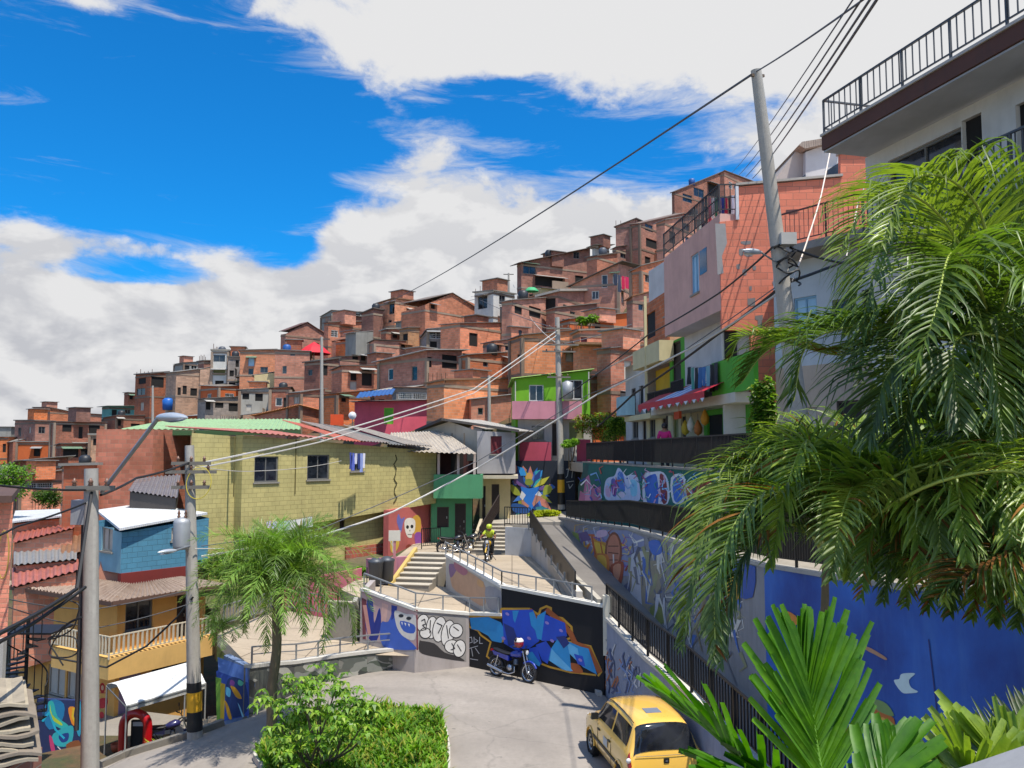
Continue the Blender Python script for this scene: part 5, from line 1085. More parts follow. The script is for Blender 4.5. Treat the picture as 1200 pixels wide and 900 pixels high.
# corrugated roof of the loggia
mb = MB(); a = PY(452, 528, 44.6); b = PY(560, 532, 45.2); c = PY(520, 505, 50.5); d = PY(458, 507, 50.0)
corr(mb, a, b, d, c, tin('#b9ad9c', .35), amp=.035, pitch=.26); part('roof', mb, gh['root'], 'pale rusty corrugated roof')
# ---- grey house with the gable
GP = plaster('#9d9a9b', .45)
g2 = house('grey_house', 'pale grey upper storey with a dark red shutter over a yellow ground floor', (559, 559, 604), (505, 505, 507), 556, GP, Y=47.5, th=86, wins=[('r', 575, 511, 588, 532)], roof='none', detail=1, side=5, z0=PY(560, 555, 47.5).z, drop=0)
mb = MB(); a = PY(557, 557, 47.4); b = PY(607, 556, 47.4); mb.hexa(*[[(a.x, a.y-.3, z), (b.x, b.y-.3, z), (b.x, b.y+5, z), (a.x, a.y+5, z)] for z in (a.z-.18, a.z-.01)], plaster('#c2b7a0', .3)); part('floor_slab', mb, g2['root'])
mb = MB(); a = PY(562, 610, 48.2); b = PY(598, 610, 48.2); z1 = PY(562, 559, 48.2).z
hs = [(PY(565, 600, 48.2).x-a.x, PY(569, 600, 48.2).x-a.x, 3.0, z1-.5), (PY(576, 600, 48.2).x-a.x, PY(585, 600, 48.2).x-a.x, 3.0, z1-.4)]
wall(mb, a, b, 1.5, z1, z1, hs, CRM); wall(mb, b, (b.x, b.y+4), 1.5, z1, z1, [], CRM); part('ground_floor', mb, g2['root'])
for h in hs: window(g2['root'], 'd', a, Vector((1, 0)), Vector((0, -1)), h, detail=1)
# gable side (left) with panelled boards
mb = MB(); A5 = PY(490, 512, 52); B5 = PY(559, 530, 47.5); zb5 = PY(559, 527, 47.5).z; dd, nn = unit2(A5, B5); Lg = (v2(B5)-v2(A5)).length
pk = PY(520, 492, 50).z
P = [(A5.x, A5.y, zb5-.8), (B5.x, B5.y, zb5-.6), (B5.x, B5.y, PY(559, 505, 47.5).z), ((A5.x*.45+B5.x*.55), (A5.y*.45+B5.y*.55), PY(525, 494, 49.5).z), (A5.x, A5.y, PY(490, 506, 52).z)]
mb.poly(P, plaster('#a59d8e', .6))
for k in range(1, 5):
    q = v2(A5)+dd*Lg*k/5+nn*.02; mb.bar((q.x, q.y, zb5-.7), (q.x, q.y, zb5+.95), .07, .04, paint('#6a5d4c'))
q = v2(A5)+dd*Lg*.42+nn*.03; mb.box((q.x, q.y, zb5+.45), (.9, .06, .22), paint('#1c1816'), rz=atan2(dd.y, dd.x)); part('gable_boards', mb, g2['root'])
mb = MB(); r0 = PY(518, 491, 49.2); r1 = PY(563, 491, 53.5); e0 = PY(608, 505, 46.9); e1 = PY(620, 503, 52); 
corr(mb, (r0.x, r0.y, r0.z), (r1.x, r1.y, r0.z+.1), (e0.x, e0.y, e0.z), (e1.x+.4, e1.y, e0.z+.1), tin('#a8a39b', .3), amp=.03, pitch=.2)
l0 = PY(487, 505, 52.4); corr(mb, (r0.x-.1, r0.y-.1, r0.z), (r1.x, r1.y, r0.z+.1), (l0.x, l0.y, l0.z), (l0.x+2.5, l0.y+5, l0.z), tin('#6f6a64', .4), amp=.03, pitch=.2)
mb.bar((l0.x, l0.y-.1, l0.z), (r0.x, r0.y-.15, r0.z-.02), .06, .16, paint('#3a3330')); mb.bar((r0.x, r0.y-.15, r0.z-.02), (e0.x, e0.y-.1, e0.z), .06, .14, paint('#5a534c')); part('roof', mb, g2['root'])
# ---- lime and pink house
LIME = plaster('#6fae1e', .2); lm = house('lime_house', 'lime green upper floor with a pink balcony over a white ground floor', (604, 604, 692), (444, 444, 434), 541, LIME, Y=52, th=88, wins=[('W', 620, 451, 637, 470), ('W', 662, 445, 683, 468)], roof='tin', roofc='#8fae5a', detail=1, z0=6.4, side=7, drop=0, over=.25)
mb = MB(); a = PY(600, 480, 51); b = PY(682, 480, 51); 
mb.hexa(*[[(a.x, 51., z), (b.x, 51., z), (b.x, 52.01, z), (a.x, 52.01, z)] for z in (PY(600, 491, 51).z, PY(600, 487, 51).z)], PKP := plaster('#c0808c', .3)); mb.hexa(*[[(a.x, 51., z), (b.x, 51., z), (b.x, 51.12, z), (a.x, 51.12, z)] for z in (PY(600, 487, 51).z, PY(600, 470, 51).z)], PKP)
for x in (a.x+.06, b.x-.06): mb.hexa(*[[(x-.06, 51.12, z), (x+.06, 51.12, z), (x+.06, 52.0, z), (x-.06, 52.0, z)] for z in (PY(600, 487, 51).z, PY(600, 470, 51).z)], PKP)
part('balcony', mb, lm['root'], 'pink balcony front')
mb = MB(); a = PY(607, 540, 51.85); b = PY(694, 540, 51.85); zt_ = PY(650, 491, 51.85).z; H_ = lambda x0, y0, x1, y1: (PY(x0, 520, 51.85).x-a.x, PY(x1, 520, 51.85).x-a.x, PY(650, y1, 51.85).z, PY(650, y0, 51.85).z)
hs = [('w', H_(623, 499, 638, 516)), ('d', H_(647, 496, 657, 534)), ('y', H_(667, 495, 684, 514))]
wall(mb, a, b, 6.38, zt_, zt_, [h for k, h in hs], WHT); wall(mb, b, (b.x, b.y+1), 6.38, zt_, zt_, [], WHT); part('ground_floor', mb, lm['root'], 'white painted ground floor')
for k, h in hs: window(lm['root'], k, a, Vector((1, 0)), Vector((0, -1)), h, detail=1)
for (x0, x1, y0, c) in ((609, 646, 518, '#b0455a'), (676, 692, 515, '#b0455a')):
    mb = MB(); p = PY(x0, y0, 51.2); q = PY(x1, y0, 51.2); mb.hexa(*[[(p.x, 51.2, z), (q.x, 51.2, z), (q.x, 51.3, z), (p.x, 51.3, z)] for z in (6.45, p.z)], plaster(c, .3)); part('garden_wall', mb, lm['root'], 'raspberry pink low front wall')
mb = MB()   # ornamental heart shapes on lime wall edges are plain trims
for px, y0, y1 in ((604, 447, 472), (690, 436, 470)): p = PY(px, 460, 51.95); mb.bar((p.x, 51.93, PY(px, y1, 52).z), (p.x, 51.93, PY(px, y0, 52).z), .2, .06, WHT)
part('trim', mb, lm['root'])
# ================================================================== HOUSES ON THE RIGHT, ALONG THE UPPER STREET
SP1 = Vector((8.1, 28.0)); SP2 = Vector((6.3, 45.0)); SD = (SP1-SP2).normalized(); SN = Vector((SD.y, -SD.x))
def sp(px, py, off=0.): q = SP2+SN*off; return PW(px, py, q, SN)
def seg(mb, px0, px1, z0, z1, mat, wins=(), off=0., ref=450, root=None, z1b=None):
    a = v2(sp(px0, ref, off)); b = v2(sp(px1, ref, off)); L = (b-a).length; hs = []
    for k, x0, y0, x1, y1 in wins:
        u0 = (v2(sp(x0, (y0+y1)/2, off))-a).dot(SD); u1 = (v2(sp(x1, (y0+y1)/2, off))-a).dot(SD); hs.append((k, (max(.05, u0), min(L-.05, u1), sp((x0+x1)/2, y1, off).z, sp((x0+x1)/2, y0, off).z)))
    wall(mb, a, b, z0, z1, z1b if z1b is not None else z1, [h for k, h in hs], mat)
    if root:
        for k, h in hs: window(root, k, a, SD, SN, h, detail=1)
    return a, b
def sbox(mb, px0, px1, o0, o1, z0, z1, mat, ref=450):      # box along the street plane between two offsets
    a0 = v2(sp(px0, ref, o0)); b0 = v2(sp(px1, ref, o0)); w = SN*(o1-o0); a1 = a0+w; b1 = b0+w
    mb.hexa(*[[(a1.x, a1.y, z), (b1.x, b1.y, z), (b0.x, b0.y, z), (a0.x, a0.y, z)] for z in (z0, z1)], mat)
def back(mb, a, b, z0, z1, mat, depth=6.):       # end walls and rear for a facade a-b
    ra = a-SN*depth; rb = b-SN*depth; wall(mb, b, rb, z0, z1, z1, [], mat); wall(mb, ra, a, z0, z1, z1, [], mat)
    mb.poly([(a.x, a.y, z1), (b.x, b.y, z1), (rb.x, rb.y, z1), (ra.x, ra.y, z1)], mat)
ZS = 6.35
# white house with the rounded balcony
W_ = plaster('#bcbab6', .35)
r1 = thing('white_house', 'narrow white house with a rounded painted balcony, farthest of the row on the upper street', 'house', (6.4, 44, ZS))
mb = MB(); a, b = seg(mb, 733, 757, ZS-3, 11.6, W_, [('d', 740, 455, 745, 486), ('o', 749, 452, 754, 476), ('w', 741, 490, 748, 514), ('d', 753, 488, 758, 519)], root=r1); back(mb, a, b, ZS-3, 11.6, W_); part('wall', mb, r1)
mb = MB(); c = v2(sp(742, 470, .2)); zz0, zz1 = sp(742, 483, .2).z, sp(742, 466, .2).z
rows = []
for z in (zz0-.2, zz0, zz1): rows.append([(c.x-.75*sin(t)*1.0-.1, c.y+1.3*cos(t), z) for t in [pi*k/10 for k in range(11)]])
mb.grid(rows, plaster('#8fb0b8', .3)); mb.poly([Vector(p) for p in rows[1]], W_); mb.poly([Vector(p) for p in rows[0]][::-1], W_); part('balcony', mb, r1, 'rounded balcony painted pale blue and cream')
mb = MB(); p = sp(728, 430); q = sp(752, 418); mb.hexa([(p.x-1.2, p.y+2.5, p.z-.2), (p.x-.9, p.y-3.5, p.z-.3), (p.x+1.6, p.y-3.5, p.z+1.0), (p.x+1.3, p.y+2.5, p.z+1.1)], [(p.x-1.2, p.y+2.5, p.z-.14), (p.x-.9, p.y-3.5, p.z-.24), (p.x+1.6, p.y-3.5, p.z+1.06), (p.x+1.3, p.y+2.5, p.z+1.16)], tin('#8f8a82', .6)); part('roof', mb, r1, 'tilted rusty sheet roof')
# cream and yellow house
CR = plaster('#c9bd92', .3); YW = plaster('#c9a21e', .2)
r2 = thing('cream_house', 'cream house with a yellow recessed balcony and a brick top floor on the upper street', 'house', (6.6, 42, ZS))
mb = MB(); a, b = seg(mb, 757, 786, ZS-3, 8.7, CR, [('w', 761, 488, 768, 513), ('d', 776, 484, 783, 518)], root=r2); back(mb, a, b, ZS-3, 14.3, BT); part('wall', mb, r2)
zc0 = sp(770, 424, .6).z; zc1 = sp(770, 400, .6).z
mb = MB(); seg(mb, 757, 786, 8.7, zc0, YW, [], off=-.5, root=r2); part('recess_wall', mb, r2, 'bright yellow recessed balcony wall')
mb = MB(); sbox(mb, 757, 790, 0., .65, zc0, zc1, CR); part('parapet', mb, r2)
mb = MB(); sbox(mb, 757, 790, -.5, .65, 8.55, 8.8, CR); part('floor_slab', mb, r2)
mb = MB(); a, b = seg(mb, 755, 786, zc1, 14.3, BA, [('W', 778, 346, 790, 368), ('o', 757, 366, 768, 396)], root=r2); part('top_floor', mb, r2, 'brick top floor')
mb = MB(); sbox(mb, 752, 788, -6, .7, 14.3, 14.45, tin('#8f6a48', .4)); part('roof', mb, r2)
mb = MB()
a = sp(760, 430, .6); 
mb.bar(sp(757.5, 470, .62), Vector((*v2(sp(757.5, 470, .62)), 14.3)), .12, .12, CR); part('post', mb, r2)
# green, white and pink house
GR_ = plaster('#4fa02a', .2); PKW = plaster('#d0a294', .3)
r3 = thing('green_and_pink_house', 'tall house with green lower floors, white middle and pink top floor on the upper street', 'house', (7.6, 32, ZS))
mb = MB(); a, b = seg(mb, 786, 824, ZS-3, 8.75, plaster('#b9ae8a', .3), [('y', 789, 484, 795, 517), ('o', 798, 488, 804, 515)], root=r3); seg(mb, 824, 889, ZS-3, 8.75, GR_, [('o', 829, 486, 847, 524)], root=r3); part('wall', mb, r3)
mb = MB(); sbox(mb, 786, 893, -.02, .9, 8.62, 8.95, plaster('#c9c4b6', .3)); part('floor_slab', mb, r3)
mb = MB(); seg(mb, 785, 803, 8.95, 11.9, GR_, [('d', 788, 400, 798, 452)], root=r3); seg(mb, 803, 866, 8.95, 11.9, plaster('#c4c0bc', .25), [], root=r3); part('middle_floor', mb, r3)
mb = MB(); sbox(mb, 839, 889, .75, .9, 8.95, sp(850, 421, .9).z, GR_); part('balcony_wall', mb, r3, 'green balcony wall')
mb = MB(); a, b = seg(mb, 779, 846, 11.85, 15.2, PKW, [('b', 810, 297, 819, 344)], off=.85, ref=380, root=r3); back(mb, a, b, 11.85, 15.2, PKW, 5.5)
e = SN*.87; mb.poly([(a.x, a.y, 11.85), (a.x-e.x, a.y-e.y, 11.85), (b.x-e.x, b.y-e.y, 11.85), (b.x, b.y, 11.85)], plaster('#b9b5b2', .2)); part('upper_floor', mb, r3, 'pink rendered upper floor')
K_ = b
mb = MB(); h = sp(815, 297, .85); q0 = sp(819.5, 297, .86); q1 = sp(828, 297, .86); z0 = sp(824, 340, .86).z
mb.hexa([(q0.x, q0.y, z0+.6), (q1.x, q1.y, z0+.6), (q1.x+.05, q1.y, z0+.6), (q0.x+.05, q0.y, z0+.6)], [(q0.x, q0.y, h.z-.05), (q1.x, q1.y, h.z-.05), (q1.x+.05, q1.y, h.z-.05), (q0.x+.05, q0.y, h.z-.05)], glass()); part('window', mb, r3)
mb = MB(); w0 = v2(sp(771, 300, -1.0)); mb.hexa(*[[(w0.x, w0.y+3, z), (w0.x+1.35, w0.y-4.4, z), (w0.x+4, w0.y-4.4, z), (w0.x+4, w0.y+3, z)] for z in (13., 16.9)], plaster('#c6c2c0', .2)); part('roof_room', mb, r3, 'white room on the roof terrace')
# the bare brick side
d4 = Vector((.9985, -.055)); n4 = Vector((d4.y, -d4.x))
def prism(pix, A, n, depth, mat, name, root, label=None):
    mb = MB(); F = [PW(x, y, A, n) for x, y in pix]; ar = sum((F[i].cross(F[(i+1) % len(F)]) for i in range(len(F))), Vector((0, 0, 0)))
    if ar.dot(Vector((n[0], n[1], 0))) < 0: F = F[::-1]
    bk = [p-Vector((n[0], n[1], 0))*depth for p in F]; mb.poly(F, mat); mb.poly(bk[::-1], mat)
    for i in range(len(F)): j = (i+1) % len(F); mb.poly([F[j], F[i], bk[i], bk[j]], mat)
    return part(name, mb, root, label)
K3 = (K_.x+.02, K_.y-.02)
BRT = brick('#de7048', '#b06a50', w=.46, h=.23, dirt=.22, vary=.22)
r4 = thing('brick_building', 'tall orange brick side wall with grey patches behind the leaning pole', 'building', (9, 29.5, ZS))
prism([(846, 387), (880, 387), (880, 480), (1018, 480), (1018, 181), (985, 181), (985, 208), (864, 219), (862, 258), (843, 260)], K3, n4, .25, BRT, 'wall', r4)
prism([(846, 388), (879, 388), (879, 545), (850, 545)], (K3[0]+.3, K3[1]+.35), n4, .2, plaster('#c6c1bb', .25), 'side_wall', r4, 'white lower side wall')
mb = MB(); A = (K3[0]+.3, K3[1]+.30); o = PW(856, 400, A, n4); q = PW(862, 420, A, n4); mb.box((o.x, o.y, (PW(856, 387, A, n4).z+q.z)/2), (.42, .06, PW(856, 387, A, n4).z-q.z), paint('#1f1b1a')); part('door', mb, r4)
PP_ = [('#8f8a86', [(838, 262), (850, 262), (852, 285), (846, 300), (848, 320), (841, 322)])]
for (x, y, w, h) in ((868, 283, 12, 3), (866, 292, 5, 7), (872, 296, 10, 4), (870, 316, 5, 6), (863, 310, 4, 5), (876, 350, 9, 8), (885, 370, 9, 5), (888, 375, 5, 10), (921, 246, 14, 4), (882, 312, 4, 4), (905, 330, 3, 3), (878, 336, 3, 4), (940, 300, 3, 3)):
    PP_.append(('#77706c' if (x, y) != (921, 246) else '#5a2f24', [(x, y), (x+w, y-1), (x+w, y+h), (x+w*.4, y+h+1), (x, y+h-1)]))
mural(r4, K3, (K3[0]+d4.x*5, K3[1]+d4.y*5), PP_, name='cement_patches')
mb = MB(); 
for (a, b) in (((862, 218), (987, 207)), ((983, 180), (1020, 180))): mb.bar(PW(*a, K3, n4)+Vector((0, .1, .04)), PW(*b, K3, n4)+Vector((0, .1, .04)), .4, .08, concrete('#a49c92'))
part('coping', mb, r4)
mb = MB(); p = PW(863, 219, K3, n4); mb.bar((p.x, p.y-.03, PW(863, 258, K3, n4).z), (p.x, p.y-.03, p.z), .12, .1, plaster('#c4c4c6')); part('edge_strip', mb, r4)
# gabled white attic house behind
r5 = thing('white_attic', 'off-white attic room with a slanted grey roof behind the orange brick wall', 'house', (12, 34, 12))
AA = (11, 34); nn5 = (0, -1)
prism([(944, 235), (944, 178), (988, 162), (1010, 162), (1010, 235)], AA, nn5, 4, plaster('#c2bfbd', .25), 'wall', r5)
prism([(900, 235), (905, 214), (938, 170), (946, 178), (946, 235)], (11, 34.3), nn5, 4, plaster('#a79d96', .3), 'side_wall', r5, 'beige slanted side')
prism([(970, 213), (970, 199), (984, 190), (985, 213)], (11, 33.9), nn5, .1, glass(), 'window', r5); prism([(929, 216), (944, 204), (945, 216)], (11, 33.9), nn5, .1, glass(), 'window', r5)
prism([(936, 170), (940, 166), (990, 158), (990, 163), (944, 174)], (11, 33.7), nn5, 4.6, tin('#9a8a7c', .4), 'roof', r5)
# bluish house behind the palms
PB_ = plaster('#bcc2c6', .3)
r6 = thing('pale_blue_house', 'pale blue-white house with a balcony behind the tall palm', 'house', (8.5, 25, ZS))
A = PY(908, 400, 26.5); B = PY(1060, 400, 23.0); dd, nn = unit2(A, B); L = (v2(B)-v2(A)).length; zz = PY(908, 312, 26.5).z
def w6(k, x0, y0, x1, y1): return (k, ((v2(PW(x0, y0, A, nn))-v2(A)).dot(dd), (v2(PW(x1, y1, A, nn))-v2(A)).dot(dd), PW(x0, y1, A, nn).z, PW(x0, y0, A, nn).z))
hs = [w6('o', 1010, 340, 1032, 392), w6('b', 930, 350, 958, 390), w6('w', 975, 352, 996, 385)]
mb = MB(); wall(mb, A, B, 9.6, zz, zz, [h for k, h in hs], PB_); wall(mb, B, (B.x+2, B.y+6), 9, zz, zz, [], PB_); wall(mb, (A.x+1.8, A.y+5), A, 9, zz, zz, [], PB_); part('wall', mb, r6)
for k, h in hs: window(r6, k, A, dd, nn, h, detail=1)
hs = [w6('d', 980, 470, 1012, 540), w6('c', 935, 478, 958, 515)]
mb = MB(); wall(mb, A, B, 5, 9.6, 9.6, [h for k, h in hs], plaster('#b9a796', .35)); part('ground_floor', mb, r6, 'beige ground floor with a brown door')
for k, h in hs: window(r6, k, A, dd, nn, h, detail=1)
mb = MB(); A1 = v2(A)+nn*1.1+dd*.8; B1 = v2(B)+nn*1.1
mb.hexa(*[[(A1.x, A1.y, z), (B1.x, B1.y, z), (B.x, B.y, z), (A.x, A.y, z)] for z in (zz, zz+.22)], plaster('#8b8580', .5)); part('balcony_slab', mb, r6)
r7 = thing('blue_house', 'sky blue house front on the upper street, partly hidden by palm leaves', 'house', (8.8, 18, ZS))
A = PY(1052, 500, 21); B = PY(1215, 500, 15.5); dd, nn = unit2(A, B); zz = PY(1100, 425, 19).z
mb = MB(); hs = [('d', (1.2, 2.2, 6.4, 8.4)), ('w', (3., 4.4, 7.3, 8.5))]; wall(mb, A, B, 4.5, zz, zz, [h for k, h in hs], plaster('#4c82b8', .2)); wall(mb, (A.x+3, A.y+4), A, 5, zz, zz, [], plaster('#4c82b8', .2)); part('wall', mb, r7)
for k, h in hs: window(r7, k, A, dd, nn, h, detail=1)
mb = MB(); A1 = v2(A)+nn*.4; B1 = v2(B)+nn*.4; mb.hexa(*[[(A1.x, A1.y, z), (B1.x, B1.y, z), (B.x+1, B.y+1, z), (A.x+1, A.y+1, z)] for z in (4.5, 7.1)], plaster('#8d8780', .6)); part('plinth', mb, r7, 'grey rendered base')
# upper right white building
C0 = Vector((7.5, 20.0)); C1 = Vector((11.0, 7.0)); dd, nn = unit2(C0, C1); WB = plaster('#cccac4', .3)
r8 = thing('white_building', 'large white building with a dark-edged roof deck and iron railings, top right', 'building', (9.5, 18, ZS))
W0 = C0-nn*1.15; W1_ = C1-nn*1.15
def wpx(px, py, P0=W0): p = PW(px, py, P0, nn); return (v2(p)-P0).dot(dd), p.z
hs = [('w', (wpx(1040, 190)[0], wpx(1126, 150)[0], 12.2, 13.8)), ('o', (wpx(1127, 150)[0], wpx(1150, 140)[0], 11.7, 13.9)), ('o', (wpx(1189, 110)[0], wpx(1215, 100)[0], 11.7, 13.7))]
mb = MB(); wall(mb, W0, W1_, 5, 14.15, 14.15, [h for k, h in hs], WB); e1 = W0+Vector((6, 1.6)); wall(mb, e1, W0, 9, 14.15, 14.15, [], WB); part('wall', mb, r8)
for k, h in hs: window(r8, k, W0, dd, nn, h, t=.12, detail=1)
mb = MB(); E = C0+Vector((9, 2.4)); F = C1+Vector((6, 1)); mb.hexa(*[[(C0.x, C0.y, z), (C1.x, C1.y, z), (F.x, F.y, z), (E.x, E.y, z)] for z in (14.18, 14.22)], plaster('#a8abb0', .3)); part('soffit', mb, r8)
mb = MB(); mb.hexa(*[[(C0.x-.05, C0.y, z), (C1.x-.05, C1.y, z), (F.x, F.y, z), (E.x, E.y+.1, z)] for z in (14.23, 14.55)], plaster('#5a3a30', .9)); mb.hexa(*[[(C0.x-.09, C0.y, z), (C1.x-.09, C1.y, z), (F.x, F.y, z), (E.x, E.y+.1, z)] for z in (14.56, 14.62)], concrete('#b4aea6')); part('roof_deck', mb, r8, 'dark stained concrete roof deck')
mb = MB(); t = C0+dd*10.; Q0 = C0-nn*.25; mb.hexa(*[[(Q0.x+dd.x*6.6, Q0.y+dd.y*6.6, z), (C1.x+.2, C1.y, z), (C1.x+1, C1.y, z), (Q0.x+dd.x*6.6+.8, Q0.y+dd.y*6.6, z)] for z in (14.63, 14.95)], plaster('#1f5c7a', .2)); part('parapet', mb, r8, 'blue painted low parapet')
mb = MB(); D0 = C0+dd*1.2-nn*.1; mb.hexa(*[[(D0.x, D0.y, z), (C1.x, C1.y, z), (C1.x+1, C1.y, z), (D0.x+1.05, D0.y+.2, z)] for z in (11.42, 11.66)], plaster('#8d8782', .6)); part('balcony_slab', mb, r8)
# ------------------------------------------------------------------ railings
def railing(name, label, pts, h, mat, bar=.12, post=1.4, bw=.014, pw=.045, lift=.03, mid=False, nobar=False, cat='railing', group=None):
    pts = [Vector(p) for p in pts]; root = thing(name, label, cat, tuple(pts[0]), group); up = Vector((0, 0, 1)); bars = MB(); rail = MB(); posts = []
    for a, b in zip(pts, pts[1:]):
        rail.bar(a+up*h, b+up*h, .05, .04, mat)
        if bar and not nobar: rail.bar(a+up*(.1+lift), b+up*(.1+lift), .03, .03, mat)
        if mid: rail.bar(a+up*h*.55, b+up*h*.55, .03, .03, mat)
        L = (b-a).length; n = max(1, round(L/post))
        for k in range(n+1): posts.append(a+(b-a)*k/n)
        if bar and not nobar:
            n = max(1, int(L/bar))
            for k in range(1, n): p = a+(b-a)*k/n; bars.bar(p+up*(.1+lift), p+up*h, bw, bw, mat)
    seen = []
    for p in posts:
        if any((p-q).length < .1 for q in seen): continue
        seen.append(p)
        if len(seen) < 60: mb = MB(); mb.bar(p-up*.02, p+up*(h+.01), pw, pw, mat); part('post', mb, root)
    part('rail', rail, root)
    if bars.f: part('bars', bars, root)
    return root
BK = paint('#101114', .5, .2); GRM = paint('#8d8f90', .5, .4); DGR = paint('#4a4b4c', .5, .3)
railing('railing', 'rusty iron railing along the roof deck of the white building', [(C0.x+2.5, C0.y+.6, 14.62), (C0.x, C0.y-.05, 14.62), (C1.x, C1.y, 14.62)], .82, DGR, bar=.2, bw=.022)
railing('railing', 'dark balcony railing one floor below the roof deck of the white building', [(D0.x, D0.y, 11.66), (C1.x, C1.y, 11.66)], 1.05, DGR, bar=.16, bw=.022)
a6 = PY(908, 310, 26.5); A = v2(a6); b6 = v2(PY(1060, 310, 23)); d6, n6 = unit2(A, b6); zz = PY(908, 312, 26.5).z+.23
railing('railing', 'dark balcony railing on the pale blue house behind the tall palm', [(A.x+n6.x*1.05+d6.x*.9, A.y+n6.y*1.05+d6.y*.9, zz), (b6.x+n6.x*1.05, b6.y+n6.y*1.05, zz)], 1.0, paint('#5a3a36'), bar=.16)
ra = sp(779, 380, .85); rb_ = sp(846, 380, .85)
railing('railing', 'ornate black railing along the pink roof terrace', [(ra.x, ra.y, 15.22), (rb_.x, rb_.y, 15.22), (rb_.x+.75, rb_.y, 15.22)], 1.0, paint('#2c2a2c'), bar=.16, mid=True, bw=.03)
ra = sp(757, 430, .6); rb_ = sp(790, 430, .6)
railing('railing', 'black railing of the yellow recessed balcony', [(ra.x, ra.y, 8.8), (rb_.x, rb_.y, 8.8)], .9, BK, bar=.1, bw=.03)
ra = sp(786, 430, .7); rb_ = sp(800, 430, .7)
railing('railing', 'black railing in front of the tall green-framed door', [(ra.x, ra.y, 8.95), (rb_.x, rb_.y, 8.95)], .95, BK, bar=.1, bw=.03)
# street and ramp railings
railing('railing', 'long black barred railing along the upper street above the teal mural', [(M2x(y)+.12, y, 6.52) for y in (45, 38, 30, 23, 17, 12, 9)], .95, BK, bar=.11, bw=.035)
railing('railing', 'black barred railing on top of the long lower mural wall', [(M1x(y)+.12, y, m1top(y)+.08) for y in (43.5, 38, 33, 29.3, 23.6, 17, 12, 9)], .88, BK, bar=.11, bw=.04)
railing('railing', 'black barred railing descending beside the dark ramp, above the taxi', [(x+.08, y, rz_(y)+.1) for x, y in ((2.70, 25.45), (3.27, 21.5), (3.8, 18.9), (4.4, 14))], .9, BK, bar=.15, bw=.03, pw=.06)
railing('railing', 'thin grey rail edging the upper terrace above the black mural wall', [(W3L[0], W3L[1]+.1, z3+.1), (W3R[0]-.3, W3R[1]+.35, z3r+.12)], .42, GRM, bar=0, post=.75, nobar=True)
railing('railing', 'grey rail stepping down along the stained ramp wall', [(A3[0], A3[1], zt3+.1), (W3L[0], W3L[1]+.1, z3+.1)], .42, GRM, bar=0, post=.8, nobar=True)
railing('railing', 'thin grey rail on top of the wall with the blue toothy figure', [(W2L[0]+.1, W2L[1]+.1, zl+.1), (W2C[0], W2C[1]+.1, zc+.1), (W2R[0], W2R[1]+.1, zr+.1), (W3L[0]-.1, W3L[1]+.1, zq+.1)], .45, GRM, bar=0, post=.8, nobar=True)
railing('railing', 'long grey rail following the low curving wall beside the roadway', [(x-.0, y+.12, z1+.1) for x, y, z0, z1 in W1P], .45, GRM, bar=0, post=.85, nobar=True, mid=True)
railing('railing', 'grey balustrade at the back of the lowest ramp behind the small palm', [tuple(PZ(380, 722, .95)), tuple(PZ(330, 714, 1.0)), tuple(PZ(262, 735, .95))], .75, GRM, bar=.16, bw=.03)
railing('railing', 'black barred fence at the head of the stairs by the blue mural', [(-.35, 41.05, 3.5), (.85, 40.3, 3.5)], .9, BK, bar=.13, bw=.03)
railing('railing', 'small black fence in front of the skull painting', [tuple(PZ(494, 643, 2.35)), tuple(PZ(516, 641, 2.3))], .95, BK, bar=.14, bw=.02)
railing('railing', 'black handrail slanting down the brown stair by the yellow doorways', [tuple(PY(562, 640, 42.5)), tuple(PY(585, 600, 45.5))], .9, paint('#2a1c14'), bar=.1, bw=.05)
# ------------------------------------------------------------------ stairs
def stairs(name, label, p0, p1, width, n, mat, side=None):
    """p0 foot, p1 head (centre line)"""
    p0 = Vector(p0); p1 = Vector(p1); d = Vector((p1.x-p0.x, p1.y-p0.y, 0)); L = d.length; d.normalize(); s = Vector((d.y, -d.x, 0))*width/2
    root = thing(name, label, 'stairs', tuple(p0)); mb = MB()
    for k in range(n):
        a = p0+d*L*k/n; b = p0+d*L*(k+1)/n; z1 = p0.z+(p1.z-p0.z)*(k+1)/n; q = [a-s, b-s, b+s, a+s] ; q = [a-s, a+s, b+s, b-s]
        mb.hexa([(v.x, v.y, p0.z-.5) for v in q], [(v.x, v.y, z1) for v in q], mat)
        n_ = d*-.03; q2 = [a-s+n_, a+s+n_, b+s, b-s]; mb.hexa([(v.x, v.y, z1+.001) for v in q2], [(v.x, v.y, z1+.03) for v in q2], concrete('#c0b6a4'))
    part('steps', mb, root)
    if side:
        mb = MB(); mb.bar(p0-s-Vector((0, 0, -.1)), p1-s-Vector((0, 0, -.12)), .14, .2, plaster(side, .3)); part('stringer', mb, root)
    return root
ST_ = concrete('#8f877a')
stairs('stairs', 'short concrete stairs with a cream edge up to the middle of the terraces', PZ(480, 690, 1.95), PZ(508, 648, 2.9), 1.5, 7, ST_, '#c4a860')
stairs('stairs', 'small concrete stairs beside the pink garden wall', PZ(414, 742, .8), PZ(400, 706, 2.0), 1.0, 7, ST_, '#a8a39a')
stairs('stairs', 'wide concrete stairs climbing to the landing by the blue mural', (-1.15, 41.6, 2.15), (-.75, 44.6, 3.35), 1.7, 8, ST_, '#b4a68c')
mb = MB(); mb.bar(PZ(423, 690, 2.1), PZ(388, 716, 1.4), .06, .06, GRM); mb.bar(PZ(423, 690, 2.1)+Vector((0, 0, .4)), PZ(388, 716, 1.4)+Vector((0, 0, .4)), .06, .06, GRM)
